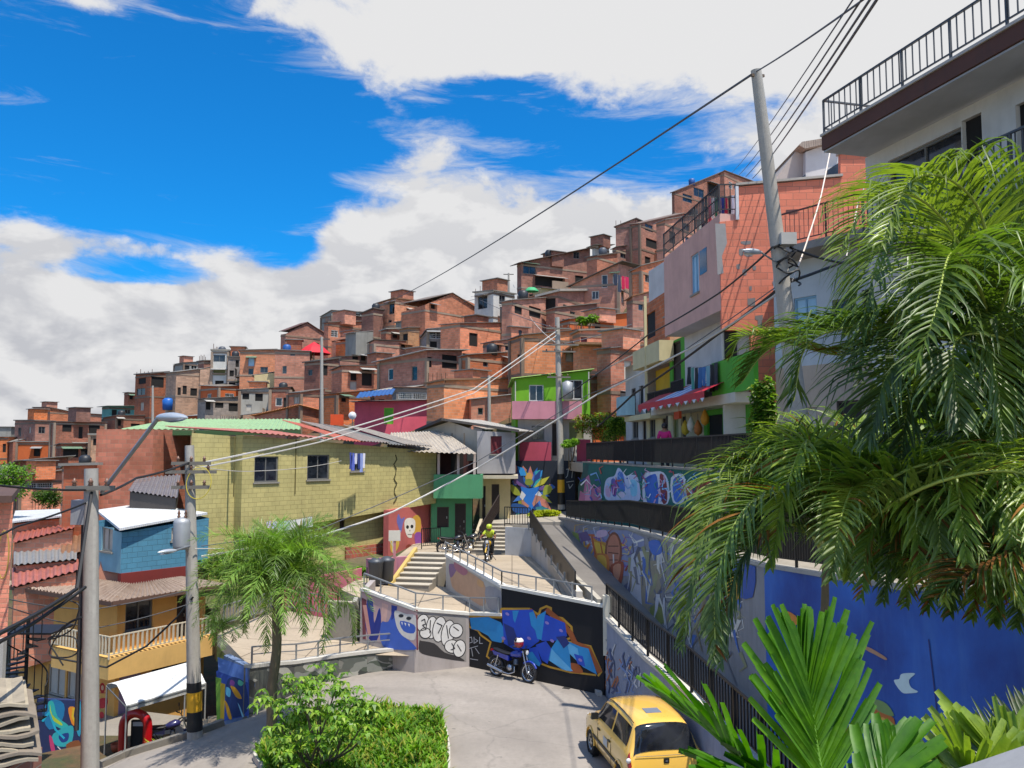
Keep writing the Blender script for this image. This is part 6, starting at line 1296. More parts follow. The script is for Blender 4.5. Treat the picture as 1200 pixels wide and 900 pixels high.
# ================================================================== LEFT FOREGROUND HOUSES
OG = plaster('#d8a458', .35); OG2 = plaster('#dcb068', .3)
def oh_extra(H):
    C, L, R, dl, dr = H['C'], H['L'], H['R'], H['dl'], H['dr']; root = H['root']
    nl = Vector(((-dl).y, dl.x)); nr = Vector((dr.y, -dr.x)); H['nr'] = nr
    zb = PY(132, 788, 30).z; zt = PY(132, 764, 30).z; o = .75
    c = C+nl*o+nr*o; r = R+nr*o; l = C+dl*2.6+nl*o
    mb = MB(); mb.hexa(*[[(l.x, l.y, z), (c.x, c.y, z), (C.x, C.y, z), (C.x+dl.x*2.6, C.y+dl.y*2.6, z)] for z in (zb, zt)], OG2)
    mb.hexa(*[[(c.x, c.y, z), (r.x, r.y, z), (R.x, R.y, z), (C.x, C.y, z)] for z in (zb, zt)], OG2); part('balcony_slab', mb, root)
    railing('balustrade', 'white baluster railing along the orange house balcony', [(l.x, l.y, zt), (c.x, c.y, zt), (r.x, r.y, zt)], .72, paint('#c4b8a0', .6), bar=.17, bw=.06, post=50)
    # eaves: tiled edge
    z = H['zc']; e = .6; mb = MB()
    c = C+nl*e+nr*e; r = R+nr*e+dr*.4; l = L+nl*e+dl*.6
    m = tin('#a08c7c', .6)
    pk = (C+R)/2-nr*3.2
    corr(mb, (l.x, l.y, z), (c.x, c.y, z-.04), (L.x-nl.x*1.5, L.y-nl.y*1.5, z+.12), (C.x-nl.x*1.5-nr.x*1.5, C.y-nl.y*1.5-nr.y*1.5, z+.12), m, amp=.04, pitch=.22)
    corr(mb, (c.x, c.y, z-.04), (r.x, r.y, z-.04), (C.x-nl.x*1.5-nr.x*1.5, C.y-nl.y*1.5-nr.y*1.5, z+.12), (R.x-nr.x*1.5, R.y-nr.y*1.5, z+.12), m, amp=.04, pitch=.22)
    for a, b in ((l, c), (c, r)): mb.bar((a.x, a.y, z-.1), (b.x, b.y, z-.12), .06, .14, paint('#5f4538'))
    part('roof', mb, root)
    # ground floor details painted pink sign column
oh = house('orange_house', 'two-storey orange house with a white baluster balcony behind the white canopy', (18, 132, 236), (698, 699, 699), 872, OG, Y=30, th=32, wins=[('w', 147, 700, 179, 738), ('d', 207, 695, 219, 746), ('w', 20, 702, 33, 728), ('c', 56, 780, 76, 816), ('c', 78, 783, 95, 820), ('l', 139, 787, 165, 848), ('w', 178, 768, 222, 788)], roof='none', detail=1, side=6, extra=oh_extra, z0=-3.4, drop=1)
C, dr = oh['C'], oh['dr']; Rr = oh['R']
mb = MB(); mural(oh['root'], C, Rr, [('#c03a4a', EL(120, 806, 3.2, 6)), ('#c03a4a', S([(114, 820), (126, 818), (125, 828), (116, 830)], 2)), ('#c03a4a', EL(119, 838, 3, 4)), ('#e0d0c0', EL(120, 806, 1.6, 3)), ('#c03a4a', ST([(116, 812), (124, 812)], 1))], name='wall_writing', off0=.01)
# blue house with a white roof
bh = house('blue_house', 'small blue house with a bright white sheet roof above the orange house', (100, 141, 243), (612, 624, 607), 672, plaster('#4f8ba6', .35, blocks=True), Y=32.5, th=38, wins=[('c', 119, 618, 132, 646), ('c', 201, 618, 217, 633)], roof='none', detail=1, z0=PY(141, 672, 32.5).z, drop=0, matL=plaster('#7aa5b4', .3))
mb = MB(); q = [PY(113, 600, 36.5), PY(140, 622, 32.1), PY(243, 603, 35.4), PY(165, 592, 42)]
mb.hexa(q, [p+Vector((0, 0, .09)) for p in q], tin('#d9dbdc', .06)); part('roof', mb, bh['root'])
mb = MB(); R1, C1_, L1_ = bh['R'], bh['C'], bh['L']; z0_, z1_ = 1.6, bh['zb']; o = -.03
e1 = bh['nR']*.06; mb.hexa(*[[(C1_.x+e1.x, C1_.y+e1.y, z), (R1.x+e1.x, R1.y+e1.y, z), (R1.x-e1.x*3, R1.y-e1.y*3, z), (C1_.x-e1.x*3, C1_.y-e1.y*3, z)] for z in (z0_, z1_)], plaster('#7a2a24', .4)); part('base_band', mb, bh['root'], 'dark red base band')
mb = MB(); p = PY(128, 672, 33.2); mb.hexa([(p.x-.5, p.y, 1.9), (p.x+.45, p.y-.25, 1.9), (p.x+.45, p.y-.2, 1.9), (p.x-.5, p.y+.05, 1.9)], [(p.x-.45, p.y+.3, 3.05), (p.x+.5, p.y+.05, 2.95), (p.x+.5, p.y+.1, 2.95), (p.x-.45, p.y+.35, 3.05)], paint('#a8745c'))
solo('panel_board', 'salmon board leaning on the roof beside the blue house', 'board', mb)
# low roofs left of the blue house
def roofq(name, label, pts, mat, corrug=True, pitch=.25):
    mb = MB(); P = [PY(x, y, Y) for x, y, Y in pts]     # front-left, front-right, back-right, back-left
    if corrug: corr(mb, P[0], P[1], P[3], P[2], mat, amp=.04, pitch=pitch)
    else: mb.hexa(P, [p+Vector((0, 0, .08)) for p in P], mat)
    return mb
def lowhouse(label, pts, rmat, wmat, depth=3.0, corrug=True, wins=0):
    P = [PY(x, y, Y) for x, y, Y in pts]; root = thing('low_house', label, 'house', (P[0].x, P[0].y, P[0].z-depth), 'low houses at the left')
    part('roof', roofq('', '', pts, rmat, corrug), root); mb = MB(); Q = [p-Vector((0, 0, .08)) for p in P]
    c = sum(Q, Vector((0, 0, 0)))/4; Q = [c+(p-c)*.93 for p in Q]; Q = [Vector((q.x, q.y, min(q.z, q.z))) for q in Q]
    for i in range(4):
        a, b = Q[i], Q[(i+1) % 4]; mb.poly([(a.x, a.y, a.z-depth), (b.x, b.y, b.z-depth), b, a], wmat)
    part('wall', mb, root)
    for k in range(wins):
        a, b = Q[0], Q[1]; t = (k+.5)/wins; p = a+(b-a)*t; mw = MB(); mw.box((p.x, p.y-.03, p.z-.8), (.8, .08, .7), glass()); part('window', mw, root)
lowhouse('low house with a bright white flat roof, leftmost below the green bush', [(14, 613, 42), (72, 606, 42), (70, 598, 50), (18, 600, 50)], tin('#cfd0d0', .1), BA, corrug=False)
lowhouse('low brick house with a dull red roof sloping left, below the bright white roof', [(14, 636, 38), (88, 618, 38), (86, 612, 43), (20, 622, 43)], tin('#a85a48', .3), BC, 2.2)
lowhouse('low house with a pale grey slab roof, third down in the left cluster', [(16, 662, 34), (90, 655, 34), (90, 640, 39), (16, 644, 39)], tin('#8d8b88', .25), BA, 2.5)
lowhouse('low brick house with streaky red and white roof sheets, lowest in the left cluster', [(14, 688, 31.8), (92, 668, 32), (92, 655, 35), (14, 666, 35)], tin('#b0685a', .5), BC, 3.0)
lowhouse('small lean-to with a rusty roof between the grey slab roof and the blue house', [(70, 650, 36.5), (112, 645, 36.5), (112, 622, 40), (74, 628, 40)], tin('#8f6a50', .6), BC, 2.2, wins=1)
lowhouse('porch roof with a grey tin sheet in front of the wide brick wall', [(150, 575, 38), (208, 583, 37), (212, 556, 40), (160, 560, 40)], tin('#77747a', .5), plaster('#4a4440', .6), .9)
# brick building cut by the left edge
r = thing('brick_building', 'orange brick building corner with a grey concrete column, cut by the left edge', 'building', (-9, 14, -2))
mb = MB(); a = PY(15, 600, 15); x1 = a.x; zt_ = PY(10, 588, 15).z; wall(mb, (x1-5, 14.2), (x1, 15), -1, zt_, zt_, [], brick('#cf6430', '#b06a44', w=.25, h=.08)); wall(mb, (x1, 15), (x1-2.45, 19), -1, zt_, zt_, [], brick('#cf6430', '#b06a44', w=.25, h=.08)); part('wall', mb, r)
mb = MB(); mb.hexa(*[[(x1-5, 13.9, z), (x1+.15, 14.7, z), (x1-2.3, 19.2, z), (x1-5, 19, z)] for z in (zt_, zt_+.12)], concrete('#5a4238')); part('roof', mb, r)
mb = MB(); zc_ = PY(10, 748, 14.9).z; mb.hexa(*[[(x1-.75, 14.76, z), (x1+.02, 14.87, z), (x1+.02, 14.97, z), (x1-.75, 14.86, z)] for z in (-2.5, zc_)], concrete('#aaa59c')); part('column', mb, r)
# spiral iron stair by the orange house
r = thing('spiral_stair', 'black iron spiral staircase against the left end of the orange house', 'staircase', (-13.6, 25, -3))
c = PY(30, 800, 24); zt_ = PY(30, 742, 24).z; z0_ = PY(30, 842, 24).z; bkm = paint('#19191b', .5, .3)
mb = MB(); mb.tube([(c.x, c.y, z0_-1), (c.x, c.y, zt_+.4)], .05, bkm); part('pole', mb, r)
hr = []
for k in range(15):
    a = k*.42; z = z0_+(zt_-z0_)*k/15; mb = MB(); d = Vector((cos(a), sin(a), 0)); s = Vector((-sin(a), cos(a), 0)); p = Vector((c.x, c.y, z))
    mb.hexa([p-s*.04, p+d*.55-s*.14, p+d*.55+s*.14, p+s*.04], [q+Vector((0, 0, .03)) for q in (p-s*.04, p+d*.55-s*.14, p+d*.55+s*.14, p+s*.04)], bkm); mb.bar(p+d*.54, p+d*.54+Vector((0, 0, .85)), .02, .02, bkm); part('tread', mb, r); hr.append(p+d*.54+Vector((0, 0, .85)))
mb = MB(); mb.tube(spline(hr, 3), .02, bkm, 6); part('handrail', mb, r)
mb = MB(); mb.box((c.x, c.y+.5, zt_), (1.4, 1.2, .05), bkm); part('landing', mb, r)
# graffiti wall at lower left
a = PZ(42, 888, -2.1); b = PZ(112, 870, -2.0); z1 = PY(60, 819, a.y).z; z2 = PY(96, 822, b.y).z
w = thing('yard_wall', 'low yard wall with swirling blue, green and orange letters at the lower left', 'wall', tuple(a))
mb = MB(); rwall(mb, [(a.x, a.y, -4, z1), (b.x, b.y, -4, z2)], .2, plaster('#1c2c5a', .3)); part('wall', mb, w)
cL = lambda *p: cr(0, 675, 4, p)
mural(w, a, b, [('#1a6fa0', S(cL((200, 640), (240, 580), (300, 600), (290, 680), (230, 720)), 3)), ('#2aa0a0', S(cL((225, 600), (250, 590), (270, 660), (320, 700), (300, 720), (250, 690)), 3)), ('#a0b83a', S(cL((235, 600), (245, 650), (290, 690), (285, 700), (240, 665)), 3)), ('#2a9aa8', S(cL((250, 740), (330, 700), (345, 730), (330, 790), (280, 800), (250, 780)), 3)), ('#173a80', S(cL((275, 750), (320, 735), (318, 770), (290, 780)), 3)), ('#d0812a', S(cL((320, 620), (350, 615), (345, 650), (355, 700), (335, 690)), 3)), ('#c8a82a', ST(cL((345, 620), (340, 660), (360, 700)), 2.5)), ('#b03a6a', S(cL((230, 750), (245, 760), (260, 830), (240, 820)), 3)), ('#2a8fb0', S(cL((352, 600), (378, 590), (378, 740), (360, 730)), 3)), ('#7a4a2c', S(cL((310, 790), (370, 770), (378, 820), (330, 830)), 3)), ('#1aa0c0', ST(cL((200, 680), (230, 640), (260, 720), (300, 760)), 2.5)), ('#bfc8d0', ST(cL((270, 800), (290, 820), (280, 840)), 1.2))], clip=lambda p: z1-.02)
# weathered boards / tile sheets piled on a roof at the very lower left
r = random.Random(4); TS = [paint('#9a8f7c', .8, 0, .3), paint('#85796a', .8, 0, .3), paint('#a89c86', .8, 0, .3)]
mb = MB(); p = PY(10, 888, 12); mb.box((p.x-2.0, p.y+.5, PY(10, 905, 12).z-1.5), (3.2, 2.2, 2.6), BRW := brick('#8f5038')); solo('roof_ledge', 'brick ledge carrying the pile of weathered boards at the lower left corner', 'ledge', mb)
for k in range(10):
    y0 = 897-k*8.0; wpx = 45+6*sin(k*2.)-k*1.2; p0 = PY(-60, y0+r.uniform(-3, 3)+4, 12.1+k*.03); p1 = PY(wpx, y0+r.uniform(-5, 4)-2-k*.3, 12.4+k*.03); mb = MB(); sag = r.uniform(-.05, .05); m = TS[k % 3]
    rows = []
    for i in range(9):
        t = i/8; q = p0+(p1-p0)*t+Vector((0, 0, sag*sin(pi*t)+.03*sin(t*9+k))); rows.append([q+Vector((0, 0, -.03)), q+Vector((0, 0, .012)), q+Vector((-.62, 1.0, .10)), q+Vector((-.62, 1.0, .06))])
    mb.grid(rows, m, True); mb.poly(rows[-1], m); solo('board', 'weathered curling board in the pile at the lower left corner, '+['at the very bottom', 'second from the bottom', 'third from the bottom', 'fourth from the bottom', 'fifth from the bottom', 'fifth from the top', 'fourth from the top', 'third from the top', 'just under the topmost', 'the topmost'][k], 'board', mb, group='weathered boards piled at the lower left')
# ------------------------------------------------------------------ white canopy, red arch, yard things
FL = (-11.0, 25.0); BL_ = (-12.18, 26.3); FRt = (-9.6, 27.4); BR_ = (-10.8, 28.9); zT = -.2; zG = -2.0
r = thing('canopy', 'white fabric canopy on thin legs beside the striped pole', 'canopy', (FL[0], FL[1], zG))
mb = MB(); Wc = paint('#dcdcd8', .7, 0, .03); rows = []
for i in range(7):
    t = i/6; a = Vector((BL_[0]+(BR_[0]-BL_[0])*t, BL_[1]+(BR_[1]-BL_[1])*t, zT+.25)); b = Vector((FL[0]+(FRt[0]-FL[0])*t, FL[1]+(FRt[1]-FL[1])*t, zT)); mid = (a+b)/2+Vector((0, 0, .28-.04*sin(t*pi)))
    rows.append([b+Vector((0, 0, -.16)), b, b+(mid-b)*.5+Vector((0, 0, .03)), mid, a+(mid-a)*.5+Vector((0, 0, .03)), a, a+Vector((0, 0, -.16))])
mb.grid(rows, Wc); mb.grid([[p-Vector((0, 0, .01)) for p in q] for q in rows[::-1]], Wc); part('fabric', mb, r)
for (x, y) in (FL, BL_, FRt, BR_): mb = MB(); mb.tube([(x, y, zG-.1), (x, y, zT+(.2 if (x, y) in (BL_, BR_) else 0))], .025, paint('#b8b8b4', .4, .4)); part('leg', mb, r)
mb = MB(); mb.bar((FL[0], FL[1], zT-.05), (BL_[0], BL_[1], zT+.18), .03, .03, GRM); mb.bar((FL[0], FL[1], zT-.05), (FRt[0], FRt[1], zT-.05), .03, .03, GRM); part('frame', mb, r)
p = PY(158, 874, 25.8); mb = MB(); rd_ = carpaint('#b01018', .3); h_ = 1.35
arc = [(p.x-.36, p.y, zG)]+[(p.x-.36*cos(t), p.y, zG+h_-.36+.36*sin(t)) for t in [pi*k/10 for k in range(11)]]+[(p.x+.36, p.y, zG)]
mb.tube(arc, .13, rd_, 10); solo('inflatable_arch', 'glossy red padded arch standing under the white canopy', 'padded arch', mb)
mb = MB(); mb.box((p.x+.02, p.y+.18, zG+.55), (.42, .1, 1.1), paint('#151517')); mb.box((p.x+.02, p.y+.13, zG+1.0), (.3, .03, .12), paint('#b8b8b8')); solo('cabinet', 'narrow black cabinet standing inside the red arch', 'cabinet', mb)
mb = MB(); p = PZ(137, 880, -1.95); mb.lathe(p, [(.01, 0), (.14, 0), (.19, .22), (.17, .22), (.13, .05), (.01, .05)], paint('#9a4a2c')); solo('flower_pot', 'small terracotta pot by the left canopy leg', 'pot', mb)
yz = [gp(160, 886), gp(205, 872)]
yel = [(yz[0].x-.1, yz[0].y+.25), (yz[1].x, yz[1].y+.2), (yz[1].x-.3, yz[1].y+1.2), (yz[0].x-.5, yz[0].y+1.1)]
grass('ground_cover', 'strip of yellow-green low plants behind the kerb by the canopy', yel, lambda x, y: -1.25, 900, .35, [leafm('#b8b82a', '#7a8a20', .3), leafm('#8aa82a', '#5a7a1a', .3)], 8, .03)
slab('bed', [(x, y, -1.25) for x, y in yel], 1.0, soil('#5a5038', '#5a6a2a'))
slab('yard', [(-20, 20, -2.0), (-13, 16, -2.0), (-9.2, 22.2, -2.0), (-8.3, 24.5, -2.0), (-8.3, 29, -2.0), (-14, 31, -2.02), (-20, 29, -2.02)], .3, concrete('#8a8378'))
for k, (x, y, z, s_) in enumerate(((243, 852, -1.6, .5), (252, 848, -1.5, .4), (247, 857, -1.9, .3))):
    p = PY(x, y, 26.0); mb = MB(); mb.box((p.x, p.y, p.z), (s_, .4, .3), paint('#b09878'), rz=.4*k, rx=.2); solo('crate', ['tan wooden crate tipped beside the striped pole', 'small tan crate between the pole and the mural panel', 'lowest small box at the foot of the striped pole'][k], 'crate', mb)
# trash bins near the stairs
for k, (px, py) in enumerate(((440, 684), (453, 682))):
    p = PZ(px, py, 2.15); mb = MB(); m = paint('#4a4e55', .5, .3); mb.lathe(p, [(.01, 0), (.24, 0), (.28, .75), (.3, .78), (.3, .84), (.1, .95), (.01, .95)], m, 14); mb.tube([p+Vector((-.32, 0, .6)), p+Vector((-.32, 0, .0))], .02, m); solo('trash_bin', ['left grey metal bin at the foot of the terrace stairs', 'right grey metal bin at the foot of the terrace stairs'][k], 'bin', mb)
mb = MB(); p = PZ(462, 680, 2.1); mb.bar(p, p+Vector((0, 0, 1.5)), .09, .09, plaster('#b87a80')); p2 = p+Vector((0, 0, 1.5)); mb.box(p2+Vector((0, -.05, .2)), (.45, .03, .4), paint('#cfc8b8')); solo('sign_post', 'pale notice board on a pink post by the terrace stairs', 'sign', mb)
# ================================================================== POLES, LAMPS, CABLES
CONC = concrete('#a8a39a'); CW = paint('#b9b6b0', .6); CB = paint('#151517', .6); CG = paint('#55565a', .6)
def pole(label, foot, headp, r0, r1, bands=None):
    """tapered concrete pole > shaft, painted bands, crossarms added by the caller"""
    f = Vector(foot); h = Vector(headp); root = thing('utility_pole', label, 'utility pole', tuple(f)); mb = MB()
    mb.tube([f+(h-f)*k/6 for k in range(7)], [r0+(r1-r0)*k/6 for k in range(7)], CONC, 14); part('shaft', mb, root)
    L = (h-f).length; d = (h-f)/L
    for z0, z1, c in bands or ():
        mb = MB(); mb.tube([f+d*z0, f+d*z1], [r0+(r1-r0)*z0/L+.006, r0+(r1-r0)*z1/L+.006], paint(c, .6), 14); part('painted_band', mb, root, {'#d8a21a': 'yellow painted band', '#1a1a1a': 'black painted band'}.get(c))
    return root, f, d, L, lambda t: f+d*t
def crossarm(root, p, dirv, L, n=3):
    dirv = Vector(dirv).normalized(); mb = MB(); mb.bar(p-dirv*L/2, p+dirv*L/2, .09, .09, paint('#6b665e', .7)); part('crossarm', mb, root)
    for k in range(n):
        q = p+dirv*L*((k+.5)/n-.5); mb = MB(); mb.lathe(q, [(.02, .04), (.05, .06), (.03, .1), (.055, .12), (.03, .16), (.01, .2)], paint('#7a5a4a', .3), 8); part('insulator', mb, root)
def lamp_arm(root, a, b, headdir, s=1.0, r=.035):
    mb = MB(); mb.tube([a, b], r, paint('#8f9498', .4, .6)); part('arm', mb, root)
    h = Vector(headdir).normalized(); side = h.cross(Vector((0, 0, 1))).normalized(); up = side.cross(h); mb = MB(); rows = []
    for i in range(9):
        t = i/8; w = s*.15*(sin(pi*min(1, t*1.0+.06))**.5); c = b+h*s*.85*t
        rows.append([c+side*w*cos(q)+up*w*.62*sin(q) for q in [2*pi*k/12 for k in range(12)]])
    mb.smooth = True; mb.grid(rows, paint('#b6bcc2', .35, .4), True); hd = part('lamp_head', mb, root)
    mb = MB(); rows = [[b+h*s*.85*t-up*s*(.095)+side*s*.1*cos(q)*(1) + h*s*.0 for q in (0, pi)] for t in (.35, .5, .7, .88)]
    mb.grid([[p for p in r_] for r_ in rows], paint('#d8dadc', .2)); part('lens', mb, hd)
# left pole
f1 = PY(108, 905, 17); f1.z -= 1.2; h1 = PY(107, 549, 17)
r1_, F, D, L, at1 = pole('square-shouldered concrete pole with a slanting lamp arm, leftmost in the photo', f1, h1, .175, .13)
lamp_arm(r1_, PY(119, 577, 17), PY(186, 489, 16.2), PY(236, 481, 15.6)-PY(188, 481, 16.2), 1.0, .04)
mb = MB(); q = PY(95, 600, 17.05); mb.box(q, (.26, .3, .48), paint('#8d9094', .5)); mb.tube([q+Vector((.06, 0, -.2)), q+Vector((.08, 0, -4.2))], .045, paint('#3a3a3c')); part('box', mb, r1_)
crossarm(r1_, PY(106, 572, 16.85), (1, .15, 0), .9, 3)
# second pole (striped foot)
f2 = PY(229, 858, 23.2); h2 = PY(222, 522, 23.2)
r2_, F, D, L, at2 = pole('concrete pole with black and yellow stripes at its foot beside the white canopy', f2-Vector((0, 0, .3)), h2, .2, .12, [(.35, .85, '#1a1a1a'), (.85, 1.35, '#d8a21a'), (1.35, 1.6, '#1a1a1a')])
for (py, w) in ((543, 1.0), (553, 1.3), (571, 1.0)): crossarm(r2_, PY(224, py, 23.0), (1, .2, 0), w, 3)
mb = MB(); q = PY(213, 625, 23.0); mb.lathe(q+Vector((0, 0, -.42)), [(.01, 0), (.2, 0), (.22, .1), (.22, .7), (.2, .78), (.06, .84), (.01, .84)], paint('#a4a7aa', .5, .3), 14)
for k in (-.09, .09): mb.lathe(q+Vector((k, 0, .4)), [(.03, 0), (.05, .04), (.025, .08), (.045, .12), (.02, .2), (.01, .22)], paint('#7a5a4a', .3), 8)
part('transformer', mb, r2_)
lamp_arm(r2_, PY(222, 640, 23.0), PY(206, 645, 22.4), PY(188, 647, 22.0)-PY(206, 645, 22.4), .65, .03)
# tall centre pole
f3 = PY(658, 597, 51); h3 = PY(653, 372, 51)
r3_, F, D, L, at3 = pole('tall concrete pole in front of the lime house with a yellow foot', f3, h3, .24, .14, [(.3, 1.0, '#1a1a1a'), (1.0, 1.75, '#d8a21a'), (1.75, 2.1, '#1a1a1a')])
for (py, w) in ((385, 1.5), (404, 2.4), (412, 2.0), (442, 1.4)): crossarm(r3_, PY(655, py, 50.7), (1, .1, 0), w, 4)
mb = MB(); q = PY(661, 458, 50.7); mb.lathe(q+Vector((.2, 0, -.5)), [(.01, 0), (.3, 0), (.32, 1.0), (.05, 1.1), (.01, 1.1)], paint('#9a9c9e', .5, .3), 12); part('transformer', mb, r3_)
# big leaning pole on the right
f4 = PY(945, 560, 20.5); h4 = PY(886, 82, 19.6)
r4_, F, D, L, at4 = pole('big leaning concrete pole with a street lamp, before the orange brick wall', f4, h4, .24, .125)
mb = MB(); q = PY(922, 281, 19.8); mb.box(q, (.36, .34, .28), paint('#a9a7a2', .6)); part('box', mb, r4_)
lamp_arm(r4_, PY(917, 312, 19.9), PY(892, 296, 19.6), PY(860, 294, 19.2)-PY(892, 298, 19.6), .72, .022)
mb = MB(); r = random.Random(11)
pts = []
for k in range(26): q = PY(918+k*.35, 292+k*1.6+6*sin(k*2.1), 19.9); pts.append(q+Vector((.25*cos(k*1.3), -.25*sin(k*1.3), 0)))
mb.tube(spline(pts, 3), .022, CB, 5); part('cable_wrap', mb, r4_)
mb = MB(); mb.bar(PY(880, 88, 19.5), PY(895, 89, 19.7), .06, .06, paint('#5a4a3a')); part('crossarm', mb, r4_)
# far hillside poles
for px, py0, py1, Y, lab in ((378, 500, 395, 62, 'thin dark pole between the pink house and the green roof'), (180, 492, 452, 90, 'short pole with two small lamps behind the teal house'), (597, 360, 320, 98, 'thin pole beside the white skyline house'), (574, 486, 440, 60, 'dark wooden pole beside the long orange wall'), (341/4+0, 500, 478, 100, 'thin pole in front of the leftmost brick houses')):
    f_ = PY(px, py0, Y); h_ = PY(px-1, py1, Y); f_.z -= 3; root, F, D, L, at_ = pole(lab, f_, h_, .16, .1)
    mb = MB(); mb.bar(h_+Vector((-.6, 0, -.15)), h_+Vector((.6, 0, -.15)), .08, .08, paint('#4a4642')); part('crossarm', mb, root)
def cable(label, pts, r, mat, sag=0., group='overhead cables', name='cable'):
    """pts (px,py,Y) joined by sagging spans"""
    P = [PY(*p) for p in pts]; out = []
    for a, b in zip(P, P[1:]):
        n = 10
        for k in range(n): t = k/n; out.append(a+(b-a)*t-Vector((0, 0, sag*4*t*(1-t)*(b-a).length)))
    out.append(P[-1]); mb = MB(); mb.tube(out, r, mat, 5, cap=False)
    return solo(name, label, 'cable', mb, group=group)
cable('thin dark cable from the leaning pole top down to the far hillside', [(886, 84, 19.6), (448, 357, 95)], .03, CG, .006)
cable('dark cable from the leaning pole top up and out of the photo', [(1022, -8, 11), (886, 84, 19.6)], .017, CG, .004)
for k, (x0, x1, y1) in enumerate(((1006, 857, 203), (1016, 866, 205), (1026, 874, 207), (1034, 882, 209))):
    cable(['leftmost', 'second', 'third', 'rightmost'][k]+' of the four steep parallel cables rising to the top edge', [(x0, -10, 11), (x1, y1, 60)], .013+.004*k, CG, .004)
for k, (dy, c, w) in enumerate(((0, CW, .05), (5, CW, .04))):
    cable(['upper', 'lower'][k]+' pale cable from the tall centre pole across the olive yellow house', [(655, 386+dy, 51), (555, 456+dy, 45), (375, 512+dy*1.2, 32), (224, 545+dy, 23.2)], w*.6, c, .003)
cable('thick pale cable from the leaning pole down past the mint green balcony', [(920, 338, 20), (830, 397, 24), (700, 462, 28), (560, 548, 30), (460, 600, 27), (375, 628, 24), (236, 652, 22.9)], .028, CW, .004)
cable('thin dark cable just above the thick pale one, ending at the striped pole', [(918, 330, 20), (780, 425, 26), (690, 462, 29), (560, 540, 30), (375, 620, 24), (236, 640, 22.9)], .014, CG, .004)
cable('black bundled cable from the pale blue house past the leaning pole', [(1000, 302, 22), (920, 332, 20), (838, 394, 25), (742, 462, 32), (700, 500, 36)], .04, CB, .006)
cable('black cable from the junction box of the leaning pole into the brick wall balcony', [(926, 290, 19.8), (985, 308, 21), (1010, 300, 22)], .032, CB, .02)
cable('dark cable from the street lamp down-left across the pink wall', [(916, 286, 19.8), (905, 290, 19.6), (842, 344, 26), (760, 392, 33), (655, 468, 51)], .028, CB, .006)
cable('white cord hanging diagonally across the orange brick wall', [(975, 165, 26), (962, 230, 24), (945, 285, 22), (928, 330, 20)], .022, paint('#d8c8b8', .6), .01)
cable('pale short cord from the brick pillar down to the balcony', [(1018, 205, 24), (1005, 240, 24), (992, 300, 23)], .018, paint('#d8d0c8'), .01)
cable('thin sagging cable from the hillside houses to the tall centre pole', [(470, 368, 100), (560, 350, 90), (655, 386, 51)], .025, CG, .004)
cable('pale slack cable from the white skyline house to the tall pole', [(600, 330, 98), (655, 404, 51)], .02, CW, .02)
cable('dark cable from the tall centre pole to the long brick house on the right', [(655, 404, 51), (740, 380, 60)], .03, CG, .01)
cable('thick black cable swooping to the left edge below the tiled roof', [(108, 572, 17), (90, 690, 15), (0, 742, 12), (-40, 762, 11)], .035, CB, .01)
cable('second thick black cable swooping to the left edge', [(100, 688, 15.1), (60, 716, 14), (0, 752, 12), (-40, 780, 11)], .03, CB, .012)
cable('black cable from the leftmost pole to the striped pole at mid height', [(118, 580, 17), (160, 560, 19.5), (222, 542, 23)], .028, CB, .01)
cable('black cable from the leftmost pole to the left edge, high', [(106, 574, 17), (0, 569, 14), (-30, 570, 13)], .02, CB, .01)
cable('lower black cable from the leftmost pole to the left edge over the roofs', [(104, 588, 17), (20, 617, 14.5), (-30, 640, 13)], .02, CB, .01)
cable('black cable looping along the orange house balcony', [(60, 770, 24), (104, 778, 24), (125, 782, 24), (172, 757, 24), (208, 723, 23.5), (226, 700, 23)], .028, CB, .0)
cable('thin cable from the left edge across the orange house to the striped pole, upper', [(0, 700, 15), (110, 714, 20), (226, 690, 23)], .012, CG, .01)
cable('thin cable from the left edge across the orange house to the striped pole, lower', [(0, 708, 15), (118, 735, 20), (226, 706, 23)], .012, CG, .015)
cable('thin pale cable right of the striped pole running to the olive yellow house', [(226, 545, 23.2), (300, 552, 30), (400, 540, 39)], .012, CW, .01)
cable('thin pale cable running from the striped pole to the right past the blue house', [(228, 643, 23), (262, 643, 24)], .014, CW, .0)
# tangled coil by the left pole
mb = MB(); pts = [PY(76+18*sin(k*.9)+3*sin(k*2.3), 720+2.4*k*1.0-18*cos(k*.7), 15.5) for k in range(22)]; mb.tube(spline(pts, 4), .014, CB, 5); solo('cable_coil', 'tangled coil of black cable hanging left of the leftmost pole', 'cable', mb)
mb = MB(); q = PY(232, 566, 22.9); mb.tube([q+Vector((.33*cos(t)+.02, .1*sin(t), .42*sin(t))) for t in [2*pi*k/24 for k in range(25)]], .011, paint('#b8a62a'), 5); solo('cable_coil', 'yellow cable loop hanging on the striped pole', 'cable', mb)
mb = MB(); q = PY(4, 650, 14.6); mb.tube([q+Vector((.09*cos(t), 0, .4*sin(t))) for t in [2*pi*k/20 for k in range(21)]], .012, paint('#a8863a'), 5); solo('cable_coil', 'tan cable coil on the brick corner at the left edge', 'cable', mb)
